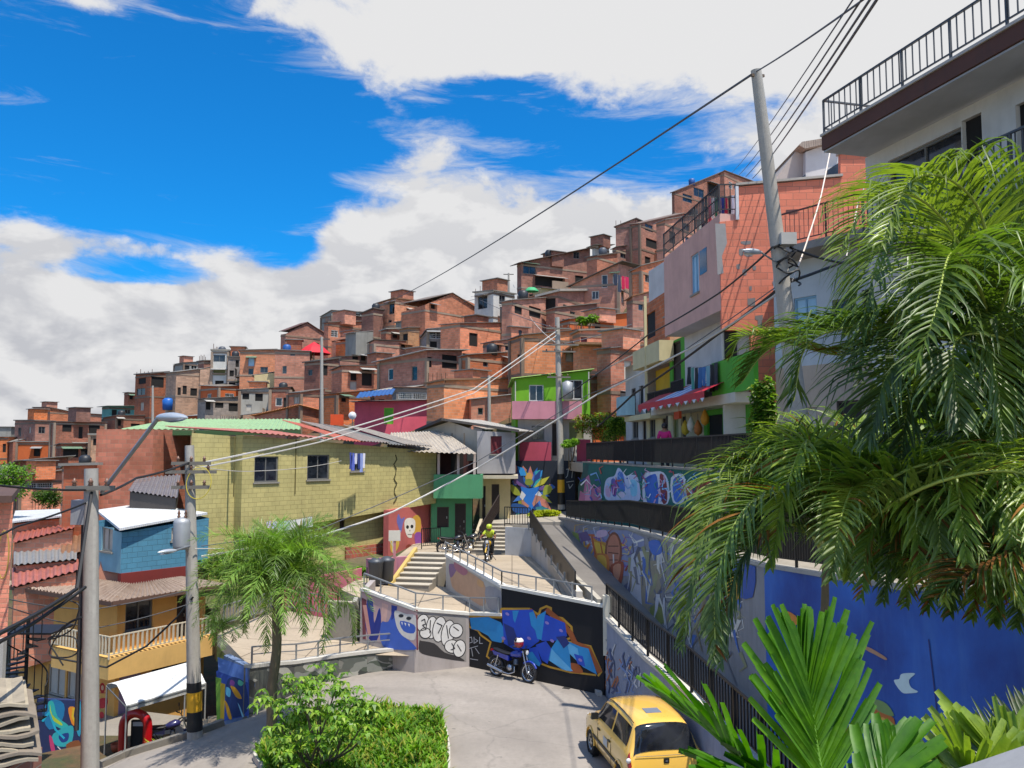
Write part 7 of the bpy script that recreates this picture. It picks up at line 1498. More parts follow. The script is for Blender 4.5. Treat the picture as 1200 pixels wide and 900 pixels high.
# ================================================================== PLANTS
LA = leafm('#7a983a', '#42591e', .38, .28, .7); LB = leafm('#98ac46', '#576c28', .40, .26, .75); LC = leafm('#a6ba44', '#6c8828', .42, .26, .7); LD = leafm('#66803a', '#36481c', .35, .3, .7); LDRY = leafm('#a8763a', '#6a4220', .3, .7, .2)
RACH = paint('#9aa84a', .5); RACH2 = paint('#5f8a2a', .5)
def frond_mesh(mb, pts, ll, lw, n, droop, mat, rmat, ang0=.55, rr=.018, fold=.35, taper=.55, rnd=None, spread=1.0, dry=0., up=.15, plume=.1, start=.08, seg=5, blunt=False):
    """pinnate leaf: rachis through pts, leaflets on both sides that curve down"""
    rnd = rnd or R0; C = spline(pts, 8); m = len(C); mb.tube(C, [rr*(1-.75*i/(m-1)) for i in range(m)], rmat, 6, cap=False)
    cum = [0]
    for a, b in zip(C, C[1:]): cum.append(cum[-1]+(b-a).length)
    T = cum[-1]
    for i in range(n):
        t = start+(1-start)*(i+.5)/n; s = t*T; k = 0
        while k < m-2 and cum[k+1] < s: k += 1
        f = (s-cum[k])/max(1e-6, cum[k+1]-cum[k]); p = C[k]+(C[k+1]-C[k])*f; d = (C[k+1]-C[k]).normalized()
        side = d.cross(Vector((0, 0, 1)))
        if side.length < .15: side = d.cross(Vector((0, 1, 0)))
        side.normalize(); nrm = side.cross(d).normalized()
        env = (sin(pi*min(1, .18+.82*t)**.8)**.6*.75+.35)*(1-(taper)*max(0, t-.6)/.4)
        for sg in (-1, 1):
            L = ll*env*rnd.uniform(.7, 1.15); ang = ang0+.5*t+(rnd.uniform(-.05, .05) if blunt else rnd.uniform(-.2, .2))
            dirv = (side*sg*cos(ang)*spread+d*sin(ang)+nrm*(up+rnd.uniform(-plume, plume))).normalized(); q = p.copy(); L1 = L/seg; w0 = lw*rnd.uniform(.75, 1.2); rows = []; kink = rnd.randrange(2, seg) if (not blunt and rnd.random() < .35) else 99
            mt = LDRY if rnd.random() < dry else mat
            for j in range(seg+1):
                u = j/seg; w = w0*(1-u**2.2*.97)*(.55+.45*min(1, u*4)) if not blunt else w0*(.6+.5*min(1, u*3))*(1 if u < .92 else .75)
                wd = dirv.cross(nrm)
                if wd.length < .05: wd = dirv.orthogonal()
                wd.normalize(); nn_ = wd.cross(dirv)
                rows.append([q-wd*w/2+nn_*w*fold*.5, q.copy(), q+wd*w/2+nn_*w*fold*.5]); q = q+dirv*L1
                if j == kink: dirv = (dirv*.6+Vector((rnd.uniform(-.2, .2), rnd.uniform(-.2, .2), -.9))).normalized()
                dirv = (dirv+Vector((0, 0, -1))*droop*(.3+u)*L1*2).normalized()
            mb.smooth = True; mb.grid(rows, mt); mb.smooth = False
def palm(name, label, base, fronds, cat='palm', trunks=(), **k):
    root = thing(name, label, cat, tuple(base))
    for i, (p0, p1, r0, r1) in enumerate(trunks):
        mb = MB(); a, b = Vector(p0), Vector(p1); n = 14
        mb.tube([a+(b-a)*j/n+Vector((.03*sin(j), .02*cos(j*1.3), 0)) for j in range(n+1)], [r0+(r1-r0)*j/n+(.006 if j % 2 else 0) for j in range(n+1)], paint('#7a6e58', .9, 0, .35), 10); part('trunk', mb, root)
    for f in fronds:
        kw = dict(k); kw.update(f[1]); mb = MB(); frond_mesh(mb, f[0], **kw); part('frond', mb, root)
    return root
rp = random.Random(21)
P3 = lambda *a: [PY(x, y, Y) for x, y, Y in a]
# --- tall palm at the upper right: crown near (1120,300)
kw = dict(ll=.78, lw=.030, n=64, droop=1.3, mat=LA, rmat=RACH, rnd=rp, rr=.016, up=.35, fold=.6)
A = [
 (P3((1164, 396, 7.0), (1124, 286, 6.8), (1074, 231, 6.4), (1019, 241, 6.0), (984, 296, 5.8)), dict(mat=LB)),
 (P3((1164, 396, 7.0), (1154, 266, 6.6), (1119, 214, 6.2), (1069, 211, 5.7), (1034, 286, 5.4)), dict(mat=LB)),
 (P3((1164, 386, 7.0), (1184, 266, 7.0), (1214, 211, 6.8), (1274, 206, 6.6)), dict(mat=LA)),
 (P3((1164, 386, 7.0), (1139, 316, 6.2), (1114, 298, 5.6), (1096, 366, 5.1), (1075, 430, 5.0)), dict(mat=LA)),
 (P3((1164, 396, 7.0), (1184, 336, 6.3), (1214, 326, 5.8), (1254, 396, 5.4)), dict(mat=LA)),
 (P3((1159, 406, 7.2), (1094, 366, 7.2), (1034, 376, 7.2), (950, 400, 7.2), (930, 470, 7.2)), dict(mat=LA)),
 (P3((1125, 400, 7.4), (1040, 385, 7.6), (960, 385, 7.8), (900, 410, 8.0), (868, 450, 8.1)), dict(mat=LA, ll=.8)),
 (P3((1120, 430, 7.4), (1040, 395, 7.6), (984, 416, 7.9), (880, 392, 8.1), (855, 420, 8.2)), dict(mat=LB, ll=.55, dry=.1)),
 (P3((1125, 400, 7.2), (1085, 400, 6.8), (1040, 440, 6.5), (1020, 520, 6.4)), dict(mat=LD)),
 (P3((1164, 416, 7.2), (1174, 396, 6.6), (1120, 400, 6.0), (1125, 500, 5.8)), dict(mat=LD)),
 (P3((1174, 416, 7.2), (1224, 386, 7.0), (1240, 400, 6.8)), dict(mat=LD)),
 (P3((1140, 400, 7.4), (1180, 420, 7.2), (1215, 500, 7.0)), dict(mat=LD)),
 (P3((1154, 366, 7.4), (1094, 296, 7.6), (1044, 281, 7.8), (1009, 326, 7.9), (999, 386, 7.9)), dict(mat=LB)),
 (P3((1169, 336, 7.3), (1199, 236, 7.3), (1224, 226, 7.2), (1264, 266, 7.1)), dict(mat=LB)),
]
for k in range(8):
    x1 = 1045+k*24; y1 = 270+((k*61) % 170); Yk = 7.3-.1*(k % 5)
    A.append((P3((1160, 400, 7.2), ((1160+x1)/2, y1+10, Yk), (x1, y1, Yk-.1), (x1+(25 if x1 > 1120 else -30), y1+90, Yk-.3), (x1+(35 if x1 > 1120 else -38), y1+170, Yk-.4)), dict(mat=[LA, LB, LD, LC][k % 4], ll=.6, n=56)))
b = PY(1158, 405, 7.2)
palm('palm', 'tall palm with long drooping fronds in front of the white building', (5.35, 7.4, 1.0), A, trunks=[((5.35, 7.4, 1.0), (4.75, 7.3, 5.2), .13, .11), ((4.75, 7.3, 5.15), b, .11, .08)], **kw)
mb = MB(); q = PY(1036, 150, 6.2); mb.tube(spline([PY(1080, 230, 6.6), PY(1055, 185, 6.4), q], 6), [.012]*12+[.002], LC, 5); 
# --- feathery shrubby foliage behind, right edge (dense bamboo-like leaves)
def leafcloud(mb, c, R, n, ls, mats, rnd, flat=.7, aspect=.35):
    for _ in range(n):
        while True:
            v = Vector((rnd.uniform(-1, 1), rnd.uniform(-1, 1), rnd.uniform(-1, 1)))
            if v.length < 1: break
        p = c+Vector((v.x*R[0], v.y*R[1], v.z*R[2])); a = rnd.uniform(0, 2*pi); d = Vector((cos(a), sin(a), rnd.uniform(-.8, .3))).normalized(); s = d.cross(Vector((rnd.uniform(-.4, .4), rnd.uniform(-.4, .4), 1))).normalized()*ls*aspect*rnd.uniform(.7, 1.2); L = ls*rnd.uniform(.7, 1.3)
        m = mats[rnd.randrange(len(mats))]; mb.poly([p, p+d*L*.45-s+Vector((0, 0, .02)), p+d*L-Vector((0, 0, L*.15)), p+d*L*.45+s+Vector((0, 0, .02))], m)
def shrub(name, label, base, clumps, leaf, mats, seed, n, stems=4, cat='shrub', group=None, aspect=.35, sr=.02):
    rnd = random.Random(seed); base = Vector(base); root = thing(name, label, cat, tuple(base), group); mb = MB()
    for c, R in clumps: leafcloud(mb, Vector(c), R, n, leaf, mats, rnd, aspect=aspect)
    part('foliage', mb, root); mb = MB()
    for k in range(stems):
        c = Vector(clumps[k % len(clumps)][0]); mid = (base+c)/2+Vector((rnd.uniform(-.1, .1), rnd.uniform(-.1, .1), .1)); mb.tube(spline([base+Vector((rnd.uniform(-.12, .12), rnd.uniform(-.12, .12), 0)), mid, c], 4), [sr*2*(1-.7*i/8) for i in range(9)], paint('#6a5a44', .9), 6)
    part('stem', mb, root)
    return root
cl = [(PY(x, y, Y), (.6, .6, .7)) for x, y, Y in ((1175, 470, 10), (1130, 520, 10.5), (1190, 380, 10), (1180, 540, 10), (1225, 300, 10), (1100, 470, 11))]
b = PY(1180, 700, 10.3)
shrub('bush', 'dense bright green small-leaved bush at the right edge behind the palms', (b.x, b.y, 4.5), cl, .17, [LB, LC, LA], 31, 1500)
# --- big clump palm crossing the middle right
kw = dict(ll=.72, lw=.030, n=80, droop=1.5, mat=LB, rmat=RACH, rnd=rp, rr=.018, dry=.03, up=.35, fold=.6)
ctr = (965, 650, 8.2)
Bf = [
 (P3(ctr, (960, 575, 8.0), (900, 548, 7.8), (850, 575, 7.6), (815, 660, 7.4), (800, 760, 7.3)), dict(ll=.62)),
 (P3(ctr, (970, 590, 7.6), (920, 575, 7.2), (870, 600, 6.9), (840, 680, 6.7), (838, 770, 6.6)), dict(mat=LA, ll=.62)),
 (P3(ctr, (990, 560, 8.2), (960, 522, 8.2), (915, 520, 8.1), (870, 545, 8.0), (835, 600, 8.0)), dict(mat=LC, ll=.6)),
 (P3(ctr, (1020, 560, 8.0), (1040, 530, 7.9), (1085, 535, 7.7), (1130, 580, 7.5)), dict(mat=LC, ll=.6)),
 (P3(ctr, (1060, 590, 7.6), (1120, 580, 7.3), (1180, 610, 7.0), (1235, 670, 6.8)), dict(ll=.7)),
 (P3(ctr, (1050, 610, 7.2), (1110, 610, 6.8), (1160, 650, 6.4), (1200, 720, 6.2)), dict(mat=LB, ll=.7)),
 (P3(ctr, (1000, 590, 7.4), (1000, 570, 6.9), (985, 610, 6.4), (975, 680, 6.2)), dict(mat=LB, ll=.6)),
 (P3(ctr, (1010, 580, 7.8), (1035, 555, 7.5), (1060, 600, 7.0), (1075, 680, 6.8)), dict(mat=LC, ll=.6)),
 (P3(ctr, (980, 550, 8.6), (945, 505, 8.8), (905, 510, 9.0), (880, 540, 9.1)), dict(mat=LC, ll=.6)),
 (P3(ctr, (1010, 540, 8.6), (1000, 505, 8.8), (1030, 510, 9.0), (1060, 560, 9.0)), dict(mat=LC, ll=.6)),
 (P3(ctr, (960, 620, 7.8), (900, 620, 7.4), (860, 680, 7.2), (845, 780, 7.1)), dict(mat=LD, ll=.6)),
 (P3((1240, 600, 7.2), (1180, 600, 7.0), (1110, 640, 6.8), (1060, 660, 6.7)), dict(mat=LA, dry=.2, ll=.7)),
 (P3((1260, 640, 6.6), (1200, 640, 6.4), (1140, 670, 6.2), (1100, 700, 6.1)), dict(mat=LD, dry=.45, ll=.6)),
]
for k in range(13):
    x1 = 860+k*28; top_ = 540+12*sin(k*1.7); Y1 = 7.9-.12*k+rp.uniform(-.3, .3)
    Bf.append((P3(ctr, ((965+x1)/2, top_+20, Y1+.1), (x1, top_+rp.uniform(-14, 18), Y1), (x1+(14 if x1 > 950 else -26), top_+55, Y1-.25), (x1+(22 if x1 > 950 else -40), top_+(150 if x1 > 950 else 120)+rp.uniform(-25, 25), Y1-.4)), dict(mat=[LB, LC, LA, LC][k % 4], ll=.58)))
for k in range(9):
    x1 = 1010+k*26; Bf.append((P3((1235, 560+6*k, 7.4), (1200, 545+6*k, 7.3), (x1+50, 575+6*k, 7.1), (x1+10, 630+6*k, 7.0), (x1, 700+5*k, 6.9)), dict(mat=[LA, LD, LB][k % 3], ll=.5, n=60, dry=.12)))
for k in range(5):
    x1 = 1060+k*34; Bf.append((P3((1250, 640+8*k, 7.0), (1190, 585+6*k, 6.9), (x1+40, 575+8*k, 6.8), (x1, 610+8*k, 6.7)), dict(mat=[LA, LB][k % 2], ll=.55, n=60)))
b = PY(965, 650, 8.2)
palm('palm', 'wide clump palm with arching fronds hanging over the blue mural wall', (b.x, b.y, .3), Bf, trunks=[((b.x+.0, b.y+.1, .3), (b.x, b.y, b.z), .035, .022), ((b.x-.1, b.y+.2, .3), (b.x-.02, b.y, b.z-.1), .03, .02)], **kw)
# --- foreground broad-leaf palm
LC2 = leafm('#689a18', '#376c0e', .4, .33, .5)
kw = dict(ll=.42, lw=.036, n=30, droop=.10, mat=LC2, rmat=RACH2, rnd=rp, rr=.014, fold=.7, up=.12, taper=.25, start=.02, blunt=True, seg=5, ang0=.86)
Cf = [
 (P3((968, 935, 4.0), (958, 880, 4.05), (948, 810, 4.1), (936, 765, 4.15)), dict(n=30, ll=.50)),
 (P3((925, 960, 3.6), (880, 905, 3.55), (830, 855, 3.5), (775, 818, 3.5)), dict(n=18, ll=.36, lw=.035)),
 (P3((1000, 960, 3.5), (950, 940, 3.4), (900, 925, 3.35), (845, 915, 3.3)), dict(n=14, ll=.36, lw=.05)),
 (P3((1010, 960, 3.6), (1035, 910, 3.7), (1045, 870, 3.8)), dict(n=10, ll=.3, lw=.045)),
]
b = PY(965, 960, 3.9)
palm('palm', 'young palm with upright pleated bright green leaves, bottom centre-right foreground', (b.x, b.y, b.z-.8), Cf, **kw)
kw = dict(ll=.45, lw=.05, n=20, droop=.25, mat=LC, rmat=RACH2, rnd=rp, rr=.014, fold=.5, up=.2, taper=.4, blunt=True)
b = PY(1160, 990, 4.6)
palm('palm', 'low dark and bright leaved palm in the bottom right corner', (b.x, b.y, b.z-.8), [
 (P3((1160, 972, 4.6), (1120, 932, 4.6), (1080, 912, 4.6)), dict(mat=LD)), (P3((1165, 972, 4.7), (1175, 902, 4.8), (1160, 862, 4.9)), dict(mat=LC)), (P3((1170, 972, 4.6), (1190, 882, 4.8), (1210, 822, 5)), dict(mat=LD, blunt=False, lw=.03, ll=.35, n=34)), (P3((1165, 977, 4.6), (1200, 912, 4.6), (1230, 892, 4.6)), dict(mat=LC)), (P3((1150, 977, 4.5), (1140, 922, 4.5), (1120, 892, 4.5)), dict(mat=LC))], **kw)
# planting bed and parapet in front of the camera
slab('bed', [(3.9, 15, 1.5), (4.9, 8.2, 2.0), (5.4, 5, 2.8), (6, 2, 3.6), (1.2, 2, 3.4), (1.4, 4.6, 3.1), (2.6, 7.5, 1.2), (3.2, 10, .9), (3.5, 14, .8)], 4, soil('#4a3f2c', '#33481a'))
mb = MB(); mb.hexa([PY(1118, 902, 3.1), PY(1240, 860, 2.9), PY(1300, 905, 2.4), PY(1130, 960, 2.4)], [p+Vector((0, 0, .001)) for p in [PY(1118, 902, 3.1), PY(1240, 860, 2.9), PY(1300, 905, 2.4), PY(1130, 960, 2.4)]], concrete('#9a9a9c'))
v = mb.v[:4]; mb = MB(); mb.hexa([p-Vector((0, 0, .5)) for p in v], list(v), concrete('#9a9a9c')); solo('parapet', 'grey concrete parapet corner at the bottom right edge of the photo', 'parapet', mb)
# --- small palm on the left
base = PZ(316, 868, -.05); base = Vector((base.x, base.y, -.1)); top = PY(328, 682, base.y); fr = []; rl = random.Random(9); LI0 = leafm('#a0c060', '#5c8430', .4, .5, .3)
for k in range(62):
    a = k*2.399; el_ = 1.45-1.25*(k/62)**.9; L = rl.uniform(2.2, 3.0)*(.85 if k < 12 else 1); d = Vector((cos(a), sin(a), 0)); pts = []; q = top+Vector((0, 0, -.15+.2*(1-k/62))); e = el_
    for j in range(6): pts.append(q.copy()); q = q+(d*cos(e)+Vector((0, 0, sin(e))))*L/5; e -= .31+.12*(k/62)*1.6
    fr.append((pts, dict(mat=[LI0, LB, LI0, LA][k % 4])))
palm('palm', 'feathery palm with a slim trunk standing left of the ramps', tuple(base), fr, trunks=[(base, top, .14, .10)], ll=.60, lw=.026, n=54, droop=1.7, mat=LA, rmat=RACH2, rnd=rl, rr=.012, up=.25, seg=3, plume=.8)
# second smaller palm beside it (dark leaves, lower left)
base = PZ(262, 842, -.3); top = PY(258, 738, base.y+.8); fr = []
for k in range(12):
    a = k*2.4; d = Vector((cos(a), sin(a), 0)); q = top.copy(); e = 1.0-.08*k; pts = []
    for j in range(5): pts.append(q.copy()); q = q+(d*cos(e)+Vector((0, 0, sin(e))))*.24; e -= .5
    fr.append((pts, {}))
palm('palm', 'small dark fern-like palm between the striped pole and the feathery palm', (top.x, top.y, .9), fr, ll=.4, lw=.03, n=18, droop=1.4, mat=LD, rmat=RACH2, rnd=rl, rr=.01, up=.25, seg=3)
# --- leafy bush on the island
LI1 = leafm('#9cc23a', '#5a8a22', .4, .35); LI2 = leafm('#6f9a30', '#2f5216', .35, .35); LI3 = leafm('#b4c850', '#7a9a34', .4, .4)
bb = PZ(375, 905, .1)
r = random.Random(12); root = thing('shrub', 'leafy shrub with large drooping leaves on the grassy island', 'shrub', tuple(bb)); mb = MB(); st = MB(); tips = []
for (x, y, Y) in ((345, 800, 18.9), (370, 795, 18.6), (395, 802, 18.4), (420, 820, 18.2), (438, 838, 18.1), (345, 830, 18.6), (372, 822, 18.0), (400, 842, 17.8), (330, 855, 18.4), (352, 868, 18.0), (335, 885, 18.2), (425, 850, 17.9), (385, 870, 17.8), (318, 822, 18.8), (362, 812, 18.2), (408, 826, 18.0)):
    c = PY(x, y, Y); tips.append(c)
    for _ in range(15):
        o = Vector((r.gauss(0, .16), r.gauss(0, .16), r.gauss(0, .14))); p = c+o
        for j in range(7):
            a = 2*pi*j/7+r.uniform(-.3, .3); d = Vector((cos(a), sin(a), r.uniform(-.35, .25))).normalized(); L = r.uniform(.10, .19); s = d.cross(Vector((0, 0, 1))).normalized()*L*.26; m = [LI1, LI1, LI2, LI3][r.randrange(4)]
            mid = p+d*L*.5+Vector((0, 0, .015)); tip = p+d*L-Vector((0, 0, L*.42)); mb.poly([p, mid-s, tip, mid], m); mb.poly([p, mid, tip, mid+s], m)
    st.tube(spline([bb+Vector((r.uniform(-.5, .5), r.uniform(-.3, .3), -.05)), (bb+c)/2+Vector((r.uniform(-.15, .15), 0, -.1)), c], 4), [.03*(1-.07*i) for i in range(9)], paint('#6f6252', .9), 6)
part('foliage', mb, root); part('stem', st, root)
# --- other vegetation
def bush(label, cx, cy, Y, R, n, leaf, mats, seed, cat='bush', aspect=.4):
    c = PY(cx, cy, Y); rnd = random.Random(seed); cl = [(c+Vector((rnd.uniform(-.6, .6)*R[0], rnd.uniform(-.5, .5)*R[1], rnd.uniform(-.5, .6)*R[2])), (R[0]*.5, R[1]*.5, R[2]*.5)) for _ in range(7)]
    return shrub('bush', label, (c.x, c.y, c.z-R[2]-1.2), cl, leaf, mats, seed, n, cat=cat, aspect=aspect)
bush('bright green bush at the left edge between the brick houses', 4, 562, 44, (1.6, 1.4, 1.2), 260, .16, [LI1, LI2], 41)
bush('dark green round bush above the white flat roof at the left', 60, 584, 52, (1.0, .9, .8), 260, .13, [LI2, LD], 42)
bush('yellow-green bush on the ledge below the hanging clothes', 551, 432, 82, (1.3, 1.0, 1.2), 260, .2, [LI3, LI2], 43)
bush('dark creeper hanging on the wall beside the yellow-green hillside bush', 570, 425, 84, (1.4, .8, 2.4), 260, .22, [LD, LI2], 44)
bush('dark creeper bush on the brick ledge left of the yellow-green hillside bush', 500, 438, 80, (.8, .6, 1.2), 200, .2, [LD], 45)
bush('brownish shrubs above the black street railing', 704, 500, 50.5, (1.6, .9, .9), 420, .16, [LI2, LDRY, LI3], 46)
bush('leafy shrub with yellow flowers under the round balcony', 728, 503, 48.5, (1.0, .7, .7), 420, .13, [LI3, LI2], 47)
bush('pale green shrub against the green house wall beside the palm leaves', 893, 488, 24, (.35, .5, 1.1), 420, .14, [LI1, LI2, LB], 48)
bush('low tuft of grass and weeds on the bank behind the grey bins', 425, 672, 36, (.9, .6, .35), 300, .16, [LI2, LI1], 49)
bush('shrubs hiding the foot of the olive yellow house behind the feathery palm', 280, 672, 35.5, (1.8, .8, .8), 420, .18, [LI2, LD, LI1], 50)
bush('yellow flowering ground plants at the foot of the tall centre pole', 638, 603, 48, (.9, .9, .25), 420, .14, [leafm('#c8c81e', '#8a9a1a', .4)], 51)
bush('low bush in the corner above the teal mural', 668, 520, 50.3, (.5, .5, .3), 200, .12, [LI1], 52)
# ================================================================== VEHICLES AND PEOPLE
def place(root, loc, rz): root.location = loc; root.rotation_euler = (0, 0, rz)
O3 = Vector((0, 0, 0))
def make_taxi(label):
    root = thing('taxi', label, 'car', (0, 0, 0)); Y_ = carpaint('#e8b850'); BKp = paint('#141414', .5); GL = glass((.008, .009, .011), .05)
    ST_ = [(-1.78, .70, .30, .56, .58, .66), (-1.765, .755, .25, .72, .75, .70), (-1.73, .785, .24, .90, .94, .70), (-1.655, .79, .23, .94, 1.16, .64), (-1.54, .795, .22, .955, 1.40, .585), (-1.42, .80, .2, .96, 1.475, .575), (-1.1, .80, .2, .96, 1.51, .59), (-.6, .80, .2, .955, 1.53, .60), (0, .80, .2, .95, 1.525, .60), (.42, .80, .2, .94, 1.47, .59), (.75, .80, .2, .935, 1.25, .595), (1.02, .80, .2, .93, 1.02, .62), (1.35, .79, .22, .87, .93, .64), (1.62, .775, .24, .76, .82, .62), (1.73, .74, .27, .64, .70, .60), (1.78, .68, .32, .52, .56, .56)]
    def prof(s_): y, hw, zb, zbe, zt, rw = s_; return [(0, zb), (hw*.86, zb), (hw*.97, zb+.1), (hw, .50 if zbe > .6 else (zb+zbe)/2), (hw*.995, zbe-.09), (hw*.955, zbe), (rw, zt-.085), (rw*.9, zt-.02), (rw*.5, zt+.012), (0, zt+.018)]
    def Sv(t, s):
        i = min(int(t), len(ST_)-2); f = t-i; a = ST_[i]; b = ST_[i+1]; m = tuple(p+(q-p)*f for p, q in zip(a, b)); P = prof(m); k = min(int(abs(s)), 8); g = abs(s)-k
        x = P[k][0]+(P[k+1][0]-P[k][0])*g; z = P[k][1]+(P[k+1][1]-P[k][1])*g; return Vector((math.copysign(x, s) if s else x, m[0], z))
    rows = []
    for i in range((len(ST_)-1)*2+1):
        t = i/2; rows.append([Sv(t, s/2) for s in range(0, 19)]+[Sv(t, -s/2) for s in range(17, 0, -1)])
    rows = [r[::-1] for r in rows]
    mb = MB(); mb.smooth = True; mb.grid(rows, Y_, True); mb.smooth = False; mb.poly(rows[0][::-1], Y_); mb.poly(rows[-1], Y_); body = part('body', mb, root)
    def patch(name, t0, t1, s0, s1, mat, off=(.008, 0, 0), nt=6, ns=5, par=root, lab=None, both=False):
        for sg in ((1, -1) if both else (1,)):
            mb = MB(); mb.smooth = True; R_ = [[Sv(t0+(t1-t0)*i/nt, (s0+(s1-s0)*j/ns)*sg)+Vector((off[0]*sg, off[1], off[2])) for j in range(ns+1)] for i in range(nt+1)]
            mb.grid(R_ if sg < 0 else [r[::-1] for r in R_], mat); part(name, mb, par, lab)
    # windows
    for sg in (1, -1):
        for (t0, t1) in ((4.7, 7.15), (7.3, 10.2)):
            mb = MB(); mb.smooth = True; R_ = [[Sv(t0+(t1-t0)*i/8, sg*(5.15+.80*j/4))+Vector((sg*.008, 0, 0)) for j in range(5)] for i in range(9)]
            if t0 < 5: R_ = [[Sv(max(t0+(t1-t0)*i/8, 4.55+.5*j/4), sg*(5.15+.80*j/4))+Vector((sg*.008, 0, 0)) for j in range(5)] for i in range(9)]
            else: R_ = [[Sv(min(t0+(t1-t0)*i/8, 10.5-1.35*j/4), sg*(5.15+.80*j/4))+Vector((sg*.008, 0, 0)) for j in range(5)] for i in range(9)]
            mb.grid(R_ if sg < 0 else [r[::-1] for r in R_], GL); part('window', mb, root)
        for y in (-.52, .5):
            mb = MB(); mb.tube([(sg*.803, y, .3), (sg*.806, y, .6), (sg*.79, y, .9)], .005, BKp, 4); part('door_seam', mb, root)
        for y in (-.42, .38):
            mb = MB(); mb.bar((sg*.812, y-.07, .80), (sg*.812, y+.07, .80), .03, .03, BKp); part('door_handle', mb, root)
        mb = MB(); mb.bar((sg*.81, -1.0, .52), (sg*.81, .95, .52), .02, .06, BKp); part('side_trim', mb, root)
        mb = MB(); mb.tube([(sg*.80, .62, .97), (sg*.90, .60, 1.02)], .02, BKp, 6); mb.hexa([(sg*.86-.06, .55, .96), (sg*.86+.1, .55, .96), (sg*.86+.1, .66, .96), (sg*.86-.06, .66, .96)], [(sg*.86-.05, .55, 1.10), (sg*.86+.09, .55, 1.10), (sg*.86+.09, .64, 1.09), (sg*.86-.05, .64, 1.09)], BKp); part('mirror', mb, root)
        for y in (-1.13, 1.12):
            mb = MB(); tyre = paint('#101012', .8); mb.lathe((sg*.64, y, .285), [(.17, 0), (.27, 0), (.288, .03), (.288, .13), (.27, .165), (.18, .165)], tyre, 22, 'x') if sg > 0 else mb.lathe((-.64, y, .285), [(.17, 0), (.27, 0), (.288, -.03), (.288, -.13), (.27, -.165), (.18, -.165)], tyre, 22, 'x'); w_ = part('wheel', mb, root)
            mb = MB(); mb.lathe((sg*.80, y, .285), [(.18, 0), (.175, -.02*sg), (.05, -.01*sg), (.0, 0)], paint('#b4b6b8', .35, .8), 22, 'x')
            for k in range(7): a = 2*pi*k/7; mb.box((sg*.797, y+.11*cos(a), .285+.11*sin(a)), (.012, .04, .06), BKp, rx=a)
            part('rim', mb, w_)
            mb = MB(); mb.lathe((sg*.66, y, .30), [(.34, 0), (.34, sg*.152)], BKp, 22, 'x'); mb.tube([(sg*.805, y+.335*cos(a), .30+.335*sin(a)) for a in [pi*k/14 for k in range(15)]], .018, Y_, 6); part('wheel_arch', mb, root)
        patch('tail_light', 1.05, 3.0, 3.6, 5.25, carpaint('#9a0c12'), off=(.012, -.008, 0), both=False) if sg > 0 else patch('tail_light', 1.05, 3.0, -3.6, -5.25, carpaint('#9a0c12'), off=(-.012, -.008, 0))
        mb = MB(); p = Sv(2.0, sg*4.3)+Vector((sg*.02, -.02, 0)); mb.lathe(p, [(.0, -.02), (.05, -.015), (.05, .01)], paint('#d8d8d8', .2), 10, 'y'); part('tail_lens', mb, root)
        mb = MB(); mb.box((sg*.56, 1.76, .66), (.26, .08, .14), paint('#e0e0e0', .15)); part('headlight', mb, root)
    # rear glass and windscreen
    for nm, t0, t1, k in (('rear_window', 2.15, 4.55, -1), ('windscreen', 9.3, 11.0, 1)):
        mb = MB(); mb.smooth = True; ss = [6.15+(9-6.15)*j/5 for j in range(6)]; cols = ss+[-s for s in ss[-2::-1]]
        R_ = [[Sv(t0+(t1-t0)*i/6, s)+Vector((0, .012*k, .012)) for s in cols] for i in range(7)]; mb.grid(R_, GL); part(nm, mb, root)
    mb = MB(); mb.hexa([(-.62, -1.80, .26), (.62, -1.80, .26), (.62, -1.74, .26), (-.62, -1.74, .26)], [(-.66, -1.815, .50), (.66, -1.815, .50), (.66, -1.74, .50), (-.66, -1.74, .50)], Y_); part('bumper', mb, root)
    mb = MB(); mb.box((0, -1.755, .80), (.11, .05, .09), paint('#1a1a1a', .3)); mb.box((0, -1.785, .80), (.05, .01, .04), paint('#c0c0c0', .2, .9)); part('hatch_handle', mb, root)
    mb = MB(); mb.tube([(x, -1.757-.012*(1-(x/.64)**2), .905) for x in [-.64+.128*k for k in range(11)]], .006, BKp, 4); mb.tube([(x, -1.79, .545) for x in (-.66, 0, .66)], .006, BKp, 4); part('hatch_seam', mb, root)
    mb = MB(); mb.hexa([(-.17, -1.05, 1.525), (.17, -1.05, 1.525), (.17, -.75, 1.535), (-.17, -.75, 1.535)], [(-.17, -1.05, 1.535), (.17, -1.05, 1.535), (.17, -.75, 1.545), (-.17, -.75, 1.545)], paint('#6f7684', .6)); part('roof_number_panel', mb, root, 'grey roof panel')
    for x in (-.56, .56): mb = MB(); mb.tube([(x, y, z+.004) for y, z in ((-1.4, 1.455), (-1.1, 1.485), (-.6, 1.505), (0, 1.50), (.4, 1.45))], .010, BKp, 5); part('roof_gutter', mb, root)
    mb = MB(); mb.poly([(-.815, .02, .60), (-.815, -.30, .60), (-.812, -.30, .78), (-.812, .02, .78)], paint('#b4b8bc', .5)); part('door_sticker', mb, root, 'pale door sticker')
    mb = MB(); mb.lathe((.0, -1.815, .33), [(0, 0), (.03, 0)], BKp, 8, 'y'); mb.box((0, -1.822, .40), (.3, .008, .12), paint('#d8b23a', .5)); part('number_plate', mb, root)
    return root
tx = make_taxi('yellow taxi hatchback seen from behind on the roadway, bottom centre-right')
ca = radians(10); rl_ = Vector((2.33, 17.6)); fwd = Vector((-sin(ca), cos(ca))); rgt = Vector((cos(ca), sin(ca))); ctr_ = rl_+fwd*1.78+rgt*.8
place(tx, (ctr_.x, ctr_.y, .004), ca)
